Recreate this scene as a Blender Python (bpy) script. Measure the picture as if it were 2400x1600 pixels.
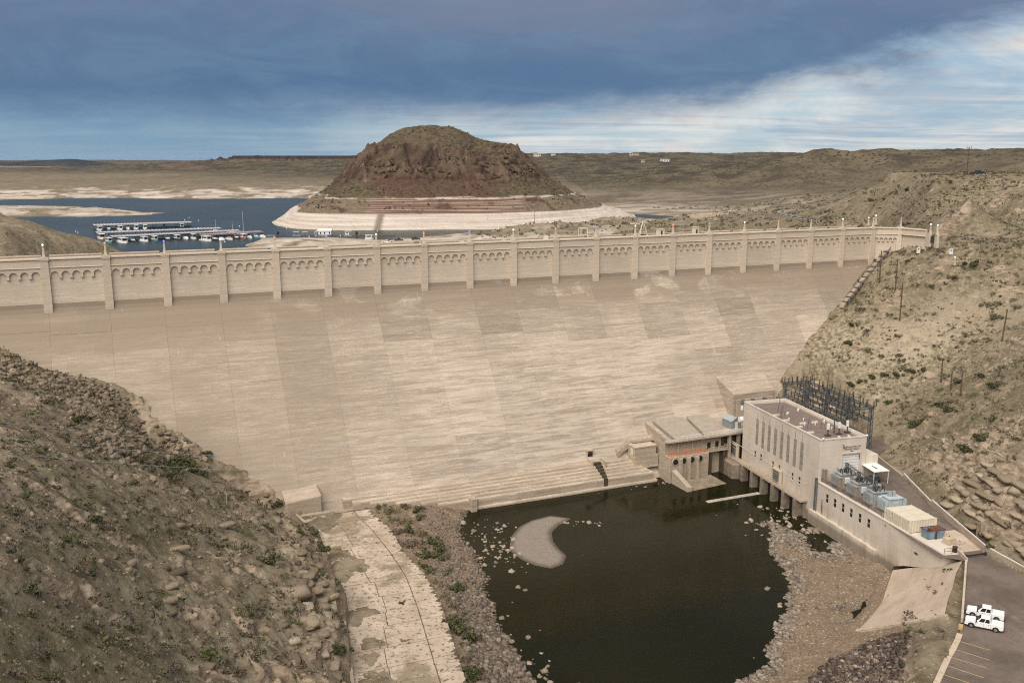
# Concrete gravity dam with powerhouse, tailwater pool, reservoir, butte and desert hills.
# Units are metres; z = 0 is the tailwater pool, the camera hovers 84 m above it.
import bpy, bmesh, math, random
import numpy as np
from mathutils import Vector, Matrix

for o in list(bpy.data.objects):
    bpy.data.objects.remove(o)
scene = bpy.context.scene
COL = scene.collection
R = math.radians

# ---------------------------------------------------------------- camera
cam_data = bpy.data.cameras.new("camera")
cam_data.sensor_width = 36.0
cam_data.lens = 33.0
cam_data.clip_start = 1.0
cam_data.clip_end = 60000.0
cam = bpy.data.objects.new("camera", cam_data)
COL.objects.link(cam)
cam.location = (0.0, 0.0, 84.0)
cam.rotation_euler = (R(90.0 - 11.009), 0.0, 0.0)
scene.camera = cam

# ---------------------------------------------------------------- view
vs = scene.view_settings
vs.view_transform = 'Standard'
vs.look = 'None'
vs.gamma = 1.0
vs.use_curve_mapping = False
vs.exposure = EXPOSURE = 1.70

scene.render.engine = 'CYCLES'
scene.cycles.use_denoising = False          # keep the fine grain of rock, scrub and concrete
scene.cycles.filter_width = 1.1
scene.cycles.max_bounces = 5
scene.cycles.diffuse_bounces = 3
scene.cycles.volume_bounces = 0

# ---------------------------------------------------------------- sun + sky
SUN_EL, SUN_AZ = R(52.0), R(205.0)      # soft light from behind and left of the camera (azimuth clockwise from +Y)
sun_data = bpy.data.lights.new("sun", 'SUN')
sun_data.energy = 1.5
sun_data.angle = R(65.0)
sun_data.color = (1.0, 0.925, 0.83)
sun = bpy.data.objects.new("sun", sun_data)
COL.objects.link(sun)
sd = Vector((math.sin(SUN_AZ) * math.cos(SUN_EL), math.cos(SUN_AZ) * math.cos(SUN_EL), math.sin(SUN_EL)))
sun.rotation_euler = sd.to_track_quat('Z', 'Y').to_euler()

world = bpy.data.worlds.new("World")
scene.world = world
world.use_nodes = True
wt = world.node_tree
wt.nodes.clear()
WN = wt.nodes.new
WL = wt.links.new
w_out = WN('ShaderNodeOutputWorld')
w_bg = WN('ShaderNodeBackground')
WL(w_bg.outputs[0], w_out.inputs['Surface'])
w_sky = WN('ShaderNodeTexSky')
w_sky.sky_type = 'NISHITA'
w_sky.sun_disc = False
w_sky.sun_elevation = SUN_EL
w_sky.sun_rotation = SUN_AZ
w_sky.altitude = 1300.0
w_sky.dust_density = 1.0


def wmath(op, a, b=None, c=None, clamp=False):
    n = WN('ShaderNodeMath')
    n.operation = op
    n.use_clamp = clamp
    for i, v in enumerate((a, b, c)):
        if v is None:
            continue
        if isinstance(v, (int, float)):
            n.inputs[i].default_value = v
        else:
            WL(v, n.inputs[i])
    return n.outputs[0]


def wmix(f, a, b):
    n = WN('ShaderNodeMix')
    n.data_type = 'RGBA'
    for s, v in ((0, f), (6, a), (7, b)):
        if isinstance(v, (int, float)):
            n.inputs[s].default_value = v
        elif isinstance(v, tuple):
            n.inputs[s].default_value = (*v, 1.0)
        else:
            WL(v, n.inputs[s])
    return n.outputs[2]


def wramp(v, lo, hi):
    n = WN('ShaderNodeMapRange')
    n.interpolation_type = 'SMOOTHSTEP'
    n.inputs[1].default_value = lo
    n.inputs[2].default_value = hi
    WL(v, n.inputs[0])
    return n.outputs[0]


w_tc = WN('ShaderNodeTexCoord')
w_sep = WN('ShaderNodeSeparateXYZ')
WL(w_tc.outputs['Generated'], w_sep.inputs[0])
dx, dy, dz = w_sep.outputs
elev = wmath('MAXIMUM', dz, 0.0)
# a flat cloud layer overhead: plan coordinates of the point where the view ray meets it
den = wmath('ADD', elev, 0.05)
cpx = wmath('DIVIDE', dx, den)
cpy = wmath('DIVIDE', dy, den)
w_comb = WN('ShaderNodeCombineXYZ')
WL(cpx, w_comb.inputs[0])
WL(cpy, w_comb.inputs[1])


def wnoise(scale, detail, rough, loc=(0, 0, 0), stretch=(1, 1, 1), rot=0.0, dist=0.0):
    mp = WN('ShaderNodeMapping')
    mp.inputs['Location'].default_value = loc
    mp.inputs['Rotation'].default_value = (0, 0, rot)
    mp.inputs['Scale'].default_value = stretch
    WL(w_comb.outputs[0], mp.inputs[0])
    n = WN('ShaderNodeTexNoise')
    n.inputs['Scale'].default_value = scale
    n.inputs['Detail'].default_value = detail
    n.inputs['Roughness'].default_value = rough
    n.inputs['Distortion'].default_value = dist
    WL(mp.outputs[0], n.inputs['Vector'])
    return n.outputs['Fac']


n_big = wnoise(0.16, 5, 0.55, (3.1, 1.7, 0), (1.0, 1.0, 1), 0.3, 0.3)
n_fine = wnoise(0.42, 8, 0.62, (7.0, 2.0, 0), (0.55, 1.0, 1), 0.2, 0.5)
n_soft = wnoise(0.11, 4, 0.5, (1.0, 9.0, 0), (1, 1, 1), 0.0, 0.4)
# the stratus sheet covers the sky; it ends low over the horizon ahead and higher up on the right
hor = wmath('SQRT', wmath('ADD', wmath('MULTIPLY', dx, dx), wmath('MULTIPLY', dy, dy)))
sa = wmath('DIVIDE', dx, wmath('MAXIMUM', hor, 0.001))
rt = wmath('MAXIMUM', wmath('SUBTRACT', sa, 0.03), 0.0)
e0 = wmath('ADD', 0.043, wmath('MULTIPLY', wmath('MULTIPLY', rt, rt), 0.41))
# cloud texture seen along the view direction (soft billows) and in plan (streaks)
w_dir = WN('ShaderNodeMapping')
w_dir.inputs['Scale'].default_value = (1.0, 1.0, 3.2)
WL(w_tc.outputs['Generated'], w_dir.inputs[0])


def dnoise(scale, detail, rough, dist=0.0):
    n = WN('ShaderNodeTexNoise')
    n.inputs['Scale'].default_value = scale
    n.inputs['Detail'].default_value = detail
    n.inputs['Roughness'].default_value = rough
    n.inputs['Distortion'].default_value = dist
    WL(w_dir.outputs[0], n.inputs['Vector'])
    return n.outputs['Fac']


b_big = dnoise(3.2, 7, 0.62, 0.5)
b_mid = dnoise(8.0, 8, 0.62, 0.8)
b_fine = dnoise(22.0, 8, 0.66, 0.6)
wob = wmath('ADD', wmath('MULTIPLY', wmath('SUBTRACT', b_big, 0.5), 0.075), wmath('ADD', wmath('MULTIPLY', wmath('SUBTRACT', b_mid, 0.5), 0.050), wmath('MULTIPLY', wmath('SUBTRACT', b_fine, 0.5), 0.030)))
ee = wmath('SUBTRACT', wmath('ADD', elev, wmath('MULTIPLY', wob, wmath('ADD', 0.55, wmath('MULTIPLY', rt, 1.5)))), e0)
sheet = wramp(ee, -0.022, 0.026)
# open band below it: pale sky (Nishita) with torn bright cloud, hazier and bluer to the left
clear = WN('ShaderNodeVectorMath')
clear.operation = 'SCALE'
WL(w_sky.outputs[0], clear.inputs[0])
clear.inputs['Scale'].default_value = 0.05
CLEAR = wmix(0.80, clear.outputs[0], (0.105, 0.140, 0.172))
torn = wmath('ADD', wmath('MULTIPLY', b_mid, 0.55), wmath('MULTIPLY', wnoise(0.50, 9, 0.6, (2.0, 5.0, 0), (0.42, 1.0, 1), 0.14, 1.3), 0.45))
streak = wramp(torn, 0.40, 0.60)
lit = wramp(sa, -0.34, 0.06)
low = wmix(wmath('MULTIPLY', streak, wmath('ADD', 0.10, wmath('MULTIPLY', lit, 0.90))), CLEAR, (0.235, 0.237, 0.230))
warm = wramp(b_fine, 0.50, 0.66)
low = wmix(wmath('MULTIPLY', warm, wmath('MULTIPLY', lit, 0.50)), low, (0.255, 0.222, 0.200))
n_dk = wramp(wmath('ADD', wmath('MULTIPLY', b_big, 0.5), wmath('MULTIPLY', wnoise(0.36, 7, 0.62, (11.0, 3.0, 0), (0.45, 1.0, 1), 0.08, 1.2), 0.5)), 0.47, 0.60)
low = wmix(wmath('MULTIPLY', n_dk, 0.60), low, (0.075, 0.118, 0.165))
low = wmix(wmath('MULTIPLY', wmath('SUBTRACT', 1.0, lit), 0.72), low, (0.050, 0.094, 0.138))
# underside of the sheet: deep blue far off, greyer overhead, softly mottled
grey = wramp(wmath('ADD', elev, wmath('MULTIPLY', wmath('SUBTRACT', b_big, 0.5), 0.20)), 0.05, 0.24)
sheet_col = wmix(grey, (0.030, 0.056, 0.098), (0.066, 0.076, 0.106))
sheet_col = wmix(wramp(elev, 0.25, 0.6), sheet_col, (0.074, 0.078, 0.088))
sheet_col = wmix(wmath('MULTIPLY', wramp(b_mid, 0.42, 0.68), 0.45), sheet_col, (0.050, 0.082, 0.122))
sheet_col = wmix(wmath('MULTIPLY', wramp(b_fine, 0.48, 0.70), 0.22), sheet_col, (0.030, 0.058, 0.098))
full = wmix(sheet, low, sheet_col)
WL(full, w_bg.inputs['Color'])
w_bg.inputs['Strength'].default_value = 1.0

# ---------------------------------------------------------------- helpers
rng = random.Random(7)
NR = np.random.RandomState(11)


def put(o, parent=None, label=None, cat=None, group=None, kind=None):
    COL.objects.link(o)
    if parent is not None:
        o.parent = parent
    if label:
        o["label"] = label
    if cat:
        o["category"] = cat
    if group:
        o["group"] = group
    if kind:
        o["kind"] = kind
    return o


def thing(name, label, cat, loc=(0, 0, 0), rz=0.0, group=None, scale=None):
    o = bpy.data.objects.new(name, None)
    o.empty_display_size = 0.5
    o.location = loc
    o.rotation_euler = (0, 0, rz)
    if scale:
        o.scale = (scale,) * 3
    return put(o, None, label, cat, group)


def copy_tree(o, parent=None, loc=None, rz=None, label=None, scale=None):
    c = o.copy()
    COL.objects.link(c)
    if parent is not None:
        c.parent = parent
    if loc is not None:
        c.location = loc
    if rz is not None:
        c.rotation_euler = (0, 0, rz)
    if scale is not None:
        c.scale = (scale,) * 3
    if label:
        c["label"] = label
    for ch in list(o.children):
        copy_tree(ch, c)
    return c


class MB:
    """collects polygons, builds ONE mesh object"""

    def __init__(self):
        self.v, self.f = [], []

    def add(self, verts, faces):
        b = len(self.v)
        self.v += [tuple(p) for p in verts]
        self.f += [tuple(b + i for i in q) for q in faces]
        return self

    def box(self, x0, x1, y0, y1, z0, z1):
        return self.add([(x0, y0, z0), (x1, y0, z0), (x1, y1, z0), (x0, y1, z0), (x0, y0, z1), (x1, y0, z1), (x1, y1, z1), (x0, y1, z1)],
                        [(3, 2, 1, 0), (4, 5, 6, 7), (0, 1, 5, 4), (1, 2, 6, 5), (2, 3, 7, 6), (3, 0, 4, 7)])

    def cbox(self, cx, cy, cz, sx, sy, sz, rz=0.0, tap=1.0):
        c, s = math.cos(rz), math.sin(rz)
        vs_ = []
        for k, (a, b, z) in enumerate([(-1, -1, -1), (1, -1, -1), (1, 1, -1), (-1, 1, -1), (-1, -1, 1), (1, -1, 1), (1, 1, 1), (-1, 1, 1)]):
            t = tap if z > 0 else 1.0
            x, y = a * sx / 2 * t, b * sy / 2 * t
            vs_.append((cx + x * c - y * s, cy + x * s + y * c, cz + z * sz / 2))
        return self.add(vs_, [(3, 2, 1, 0), (4, 5, 6, 7), (0, 1, 5, 4), (1, 2, 6, 5), (2, 3, 7, 6), (3, 0, 4, 7)])

    def prism(self, poly, z0, z1):
        """poly counter-clockwise in plan; z0/z1 numbers or per-vertex lists"""
        n = len(poly)
        za = z0 if isinstance(z0, (list, tuple)) else [z0] * n
        zb = z1 if isinstance(z1, (list, tuple)) else [z1] * n
        vs_ = [(p[0], p[1], za[i]) for i, p in enumerate(poly)] + [(p[0], p[1], zb[i]) for i, p in enumerate(poly)]
        fs = [tuple(range(n - 1, -1, -1)), tuple(range(n, 2 * n))]
        fs += [(i, (i + 1) % n, n + (i + 1) % n, n + i) for i in range(n)]
        return self.add(vs_, fs)

    def extrude(self, prof, axis, a, b):
        """profile (u,w) closed polygon swept along 'x' or 'y' from a to b; for 'x': (y,z)=prof, for 'y': (x,z)=prof"""
        n = len(prof)
        if axis == 'x':
            vs_ = [(a, p[0], p[1]) for p in prof] + [(b, p[0], p[1]) for p in prof]
        else:
            vs_ = [(p[0], a, p[1]) for p in prof] + [(p[0], b, p[1]) for p in prof]
        fs = [tuple(range(n)), tuple(range(2 * n - 1, n - 1, -1))]
        fs += [(i, n + i, n + (i + 1) % n, (i + 1) % n) for i in range(n)]
        return self.add(vs_, fs)

    def cyl(self, p0, p1, r0, r1=None, n=8, cap=True):
        r1 = r0 if r1 is None else r1
        p0, p1 = Vector(p0), Vector(p1)
        d = (p1 - p0)
        if d.length < 1e-6:
            return self
        d.normalize()
        u = d.orthogonal().normalized()
        w = d.cross(u)
        vs_ = []
        for p, r in ((p0, r0), (p1, r1)):
            for i in range(n):
                a = 2 * math.pi * i / n
                vs_.append(p + (u * math.cos(a) + w * math.sin(a)) * r)
        fs = [(i, (i + 1) % n, n + (i + 1) % n, n + i) for i in range(n)]
        if cap:
            fs += [tuple(range(n - 1, -1, -1)), tuple(range(n, 2 * n))]
        return self.add(vs_, fs)

    def path(self, pts, r, n=5):
        for a, b in zip(pts[:-1], pts[1:]):
            self.cyl(a, b, r, n=n)
        return self

    def lathe(self, prof, n=12, c=(0, 0, 0)):
        """prof: list of (r,z)"""
        vs_, fs = [], []
        for r, z in prof:
            for i in range(n):
                a = 2 * math.pi * i / n
                vs_.append((c[0] + r * math.cos(a), c[1] + r * math.sin(a), c[2] + z))
        for k in range(len(prof) - 1):
            for i in range(n):
                j = (i + 1) % n
                fs.append((k * n + i, k * n + j, (k + 1) * n + j, (k + 1) * n + i))
        fs.append(tuple(range(n - 1, -1, -1)))
        fs.append(tuple(range((len(prof) - 1) * n, len(prof) * n)))
        return self.add(vs_, fs)

    def xform(self, M):
        self.v = [tuple(M @ Vector(p)) for p in self.v]
        return self

    def mesh(self, name, mat, smooth=False, bevel=0.0, recalc=True):
        me = bpy.data.meshes.new(name)
        me.from_pydata(self.v, [], self.f)
        if recalc or bevel:
            bm = bmesh.new()
            bm.from_mesh(me)
            if bevel:
                es = [e for e in bm.edges if len(e.link_faces) == 2 and e.calc_face_angle(0) > 0.6]
                bmesh.ops.bevel(bm, geom=es, offset=bevel, segments=1, affect='EDGES', profile=0.5)
            bmesh.ops.recalc_face_normals(bm, faces=bm.faces)
            bm.to_mesh(me)
            bm.free()
        if smooth:
            me.polygons.foreach_set('use_smooth', [True] * len(me.polygons))
        if mat is not None:
            me.materials.append(mat)
        return me

    def build(self, name, mat, parent=None, loc=None, rz=None, smooth=False, bevel=0.0, **kw):
        o = bpy.data.objects.new(name, self.mesh(name, mat, smooth, bevel))
        if loc is not None:
            o.location = loc
        if rz is not None:
            o.rotation_euler = (0, 0, rz)
        return put(o, parent, **kw)


def npmesh(name, V, F, mat, smooth=True, attrs=None):
    """fast mesh from numpy: V (n,3), F (m,4) or (m,3)"""
    me = bpy.data.meshes.new(name)
    n, m, k = len(V), len(F), F.shape[1]
    me.vertices.add(n)
    me.vertices.foreach_set('co', np.ascontiguousarray(V, dtype=np.float32).ravel())
    me.loops.add(m * k)
    me.loops.foreach_set('vertex_index', np.ascontiguousarray(F, dtype=np.int32).ravel())
    me.polygons.add(m)
    me.polygons.foreach_set('loop_start', np.arange(0, m * k, k, dtype=np.int32))
    me.polygons.foreach_set('loop_total', np.full(m, k, dtype=np.int32))
    if smooth:
        me.polygons.foreach_set('use_smooth', np.ones(m, dtype=bool))
    for nm, a in (attrs or {}).items():
        at = me.attributes.new(nm, 'FLOAT', 'POINT')
        at.data.foreach_set('value', np.ascontiguousarray(a, dtype=np.float32).ravel())
    me.update(calc_edges=True)
    me.validate()
    if mat is not None:
        me.materials.append(mat)
    return me


# ---- gradient noise in numpy
_P = np.random.RandomState(3).permutation(256)
_P = np.concatenate([_P, _P, _P])
_G = np.array([(math.cos(a), math.sin(a)) for a in np.linspace(0, 2 * math.pi, 33)[:-1]])


def pnoise(x, y):
    xi = np.floor(x).astype(np.int64)
    yi = np.floor(y).astype(np.int64)
    xf, yf = x - xi, y - yi
    xi &= 255
    yi &= 255
    u = xf * xf * xf * (xf * (xf * 6 - 15) + 10)
    v = yf * yf * yf * (yf * (yf * 6 - 15) + 10)

    def g(ix, iy, fx, fy):
        h = _P[_P[ix & 255] + (iy & 255)] & 31
        return _G[h, 0] * fx + _G[h, 1] * fy
    a = g(xi, yi, xf, yf)
    b = g(xi + 1, yi, xf - 1, yf)
    c = g(xi, yi + 1, xf, yf - 1)
    d = g(xi + 1, yi + 1, xf - 1, yf - 1)
    return (a + u * (b - a) + v * ((c + u * (d - c)) - (a + u * (b - a)))) * 1.5


def fbm(x, y, oct_=4, gain=0.5, lac=2.03):
    s, a = 0.0, 1.0
    for i in range(oct_):
        s = s + a * pnoise(x + 17.3 * i, y - 9.1 * i)
        x, y, a = x * lac, y * lac, a * gain
    return s


def ridged(x, y, oct_=4, gain=0.5, lac=2.03):
    s, a = 0.0, 1.0
    for i in range(oct_):
        s = s + a * (1.0 - 2.0 * np.abs(pnoise(x + 31.7 * i, y + 4.3 * i)))
        x, y, a = x * lac, y * lac, a * gain
    return s


def sstep(a, b, x):
    t = np.clip((x - a) / (b - a), 0, 1)
    return t * t * (3 - 2 * t)


def in_poly(px, py, poly):
    r = np.zeros(np.shape(px), dtype=bool)
    n = len(poly)
    for i in range(n):
        x0, y0 = poly[i][:2]
        x1, y1 = poly[(i + 1) % n][:2]
        if y0 == y1:
            continue
        c = ((y0 > py) != (y1 > py)) & (px < (x1 - x0) * (py - y0) / (y1 - y0) + x0)
        r ^= c
    return r


class RBF:
    def __init__(self, pts, warp, c=0.004, smooth=0.0):
        P = np.array(pts, dtype=float)
        self.warp, self.c = warp, c
        Q = np.stack(warp(P[:, 0], P[:, 1]), 1)
        keep = []
        for i in range(len(Q)):      # drop duplicates
            if all(np.hypot(*(Q[i] - Q[j])) > 1e-4 for j in keep):
                keep.append(i)
        Q, P = Q[keep], P[keep]
        D = np.sqrt(((Q[:, None] - Q[None]) ** 2).sum(2) + c * c)
        n = len(Q)
        A = np.zeros((n + 3, n + 3))
        A[:n, :n] = D + smooth * np.eye(n)
        A[:n, n] = 1
        A[:n, n + 1:] = Q
        A[n:, :n] = A[:n, n:].T
        self.w = np.linalg.solve(A, np.concatenate([P[:, 2], np.zeros(3)]))
        self.Q = Q

    def __call__(self, x, y):
        x = np.asarray(x, dtype=float)
        sh = x.shape
        u, v = self.warp(x.ravel(), np.asarray(y, dtype=float).ravel())
        out = np.empty(len(u))
        n = len(self.Q)
        for i in range(0, len(u), 20000):
            a, b = u[i:i + 20000, None], v[i:i + 20000, None]
            D = np.sqrt((a - self.Q[None, :, 0]) ** 2 + (b - self.Q[None, :, 1]) ** 2 + self.c ** 2)
            out[i:i + 20000] = D @ self.w[:n] + self.w[n] + self.w[n + 1] * a[:, 0] + self.w[n + 2] * b[:, 0]
        return out.reshape(sh)


# ---------------------------------------------------------------- materials
class NT:
    def __init__(self, name):
        self.m = bpy.data.materials.new(name)
        self.m.use_nodes = True
        self.t = self.m.node_tree
        self.b = self.t.nodes['Principled BSDF']
        self.tc = self.t.nodes.new('ShaderNodeTexCoord')

    def n(self, typ):
        return self.t.nodes.new(typ)

    def l(self, a, b):
        self.t.links.new(a, b)

    def setv(self, sock, v):
        if isinstance(v, (int, float)):
            sock.default_value = v
        elif isinstance(v, (tuple, list)):
            sock.default_value = (*v, 1.0) if len(v) == 3 and sock.type == 'RGBA' else v
        else:
            self.l(v, sock)

    def coord(self, kind='Object', scale=(1, 1, 1), rot=(0, 0, 0), loc=(0, 0, 0)):
        mp = self.n('ShaderNodeMapping')
        mp.inputs['Scale'].default_value = scale
        mp.inputs['Rotation'].default_value = rot
        mp.inputs['Location'].default_value = loc
        if kind == 'World':
            g = self.n('ShaderNodeNewGeometry')
            self.l(g.outputs['Position'], mp.inputs[0])
        else:
            self.l(self.tc.outputs[kind], mp.inputs[0])
        return mp.outputs[0]

    def noise(self, vec, scale=1.0, detail=4.0, rough=0.55, dist=0.0):
        n = self.n('ShaderNodeTexNoise')
        n.inputs['Scale'].default_value = scale
        n.inputs['Detail'].default_value = detail
        n.inputs['Roughness'].default_value = rough
        n.inputs['Distortion'].default_value = dist
        self.l(vec, n.inputs['Vector'])
        return n.outputs['Fac']

    def voro(self, vec, scale=1.0, feature='F1', out='Distance', rand=1.0):
        n = self.n('ShaderNodeTexVoronoi')
        n.feature = feature
        n.inputs['Scale'].default_value = scale
        n.inputs['Randomness'].default_value = rand
        self.l(vec, n.inputs['Vector'])
        return n.outputs[out]

    def ramp(self, v, lo, hi, a=0.0, b=1.0):
        n = self.n('ShaderNodeMapRange')
        n.interpolation_type = 'SMOOTHSTEP'
        n.inputs[1].default_value = lo
        n.inputs[2].default_value = hi
        n.inputs[3].default_value = a
        n.inputs[4].default_value = b
        self.l(v, n.inputs[0])
        return n.outputs[0]

    def math(self, op, a, b=None, clamp=False):
        n = self.n('ShaderNodeMath')
        n.operation = op
        n.use_clamp = clamp
        self.setv(n.inputs[0], a)
        if b is not None:
            self.setv(n.inputs[1], b)
        return n.outputs[0]

    def mix(self, f, a, b, mode='MIX'):
        n = self.n('ShaderNodeMix')
        n.data_type = 'RGBA'
        n.blend_type = mode
        self.setv(n.inputs[0], f)
        self.setv(n.inputs[6], a)
        self.setv(n.inputs[7], b)
        return n.outputs[2]

    def attr(self, name):
        n = self.n('ShaderNodeAttribute')
        n.attribute_name = name
        return n.outputs['Fac']

    def rand(self):
        return self.n('ShaderNodeObjectInfo').outputs['Random']

    def sep(self, vec):
        n = self.n('ShaderNodeSeparateXYZ')
        self.l(vec, n.inputs[0])
        return n.outputs

    def bump(self, h, strength=0.4, dist=0.1):
        n = self.n('ShaderNodeBump')
        n.inputs['Strength'].default_value = strength
        n.inputs['Distance'].default_value = dist
        self.l(h, n.inputs['Height'])
        self.l(n.outputs[0], self.b.inputs['Normal'])

    def done(self, col, rough=0.85, metal=0.0, spec=0.25):
        self.setv(self.b.inputs['Base Color'], col)
        self.setv(self.b.inputs['Roughness'], rough)
        self.b.inputs['Metallic'].default_value = metal
        self.b.inputs['Specular IOR Level'].default_value = spec
        return self.m


def simple(name, col, rough=0.7, metal=0.0, var=0.18, scale=1.5, spec=0.3, dirt=None, rnd=0.0):
    """plain painted or cast surface with mottling, dirt and optional per-object tone"""
    t = NT(name)
    v = t.coord('Object')
    n1 = t.noise(v, scale, 5, 0.6)
    n2 = t.noise(v, scale * 9, 3, 0.6)
    c = t.mix(t.ramp(n1, 0.3, 0.7), tuple(x * (1 - var) for x in col), tuple(min(1, x * (1 + var * 0.6)) for x in col))
    c = t.mix(t.math('MULTIPLY', t.ramp(n2, 0.5, 0.75), 0.25), c, dirt or tuple(x * 0.6 for x in col))
    if rnd:
        k = t.math('ADD', t.math('MULTIPLY', t.rand(), rnd), 1.0 - rnd / 2)
        mm = t.n('ShaderNodeVectorMath')
        mm.operation = 'SCALE'
        t.l(c, mm.inputs[0])
        t.l(k, mm.inputs['Scale'])
        c = mm.outputs[0]
    return t.done(c, rough, metal, spec)

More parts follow.
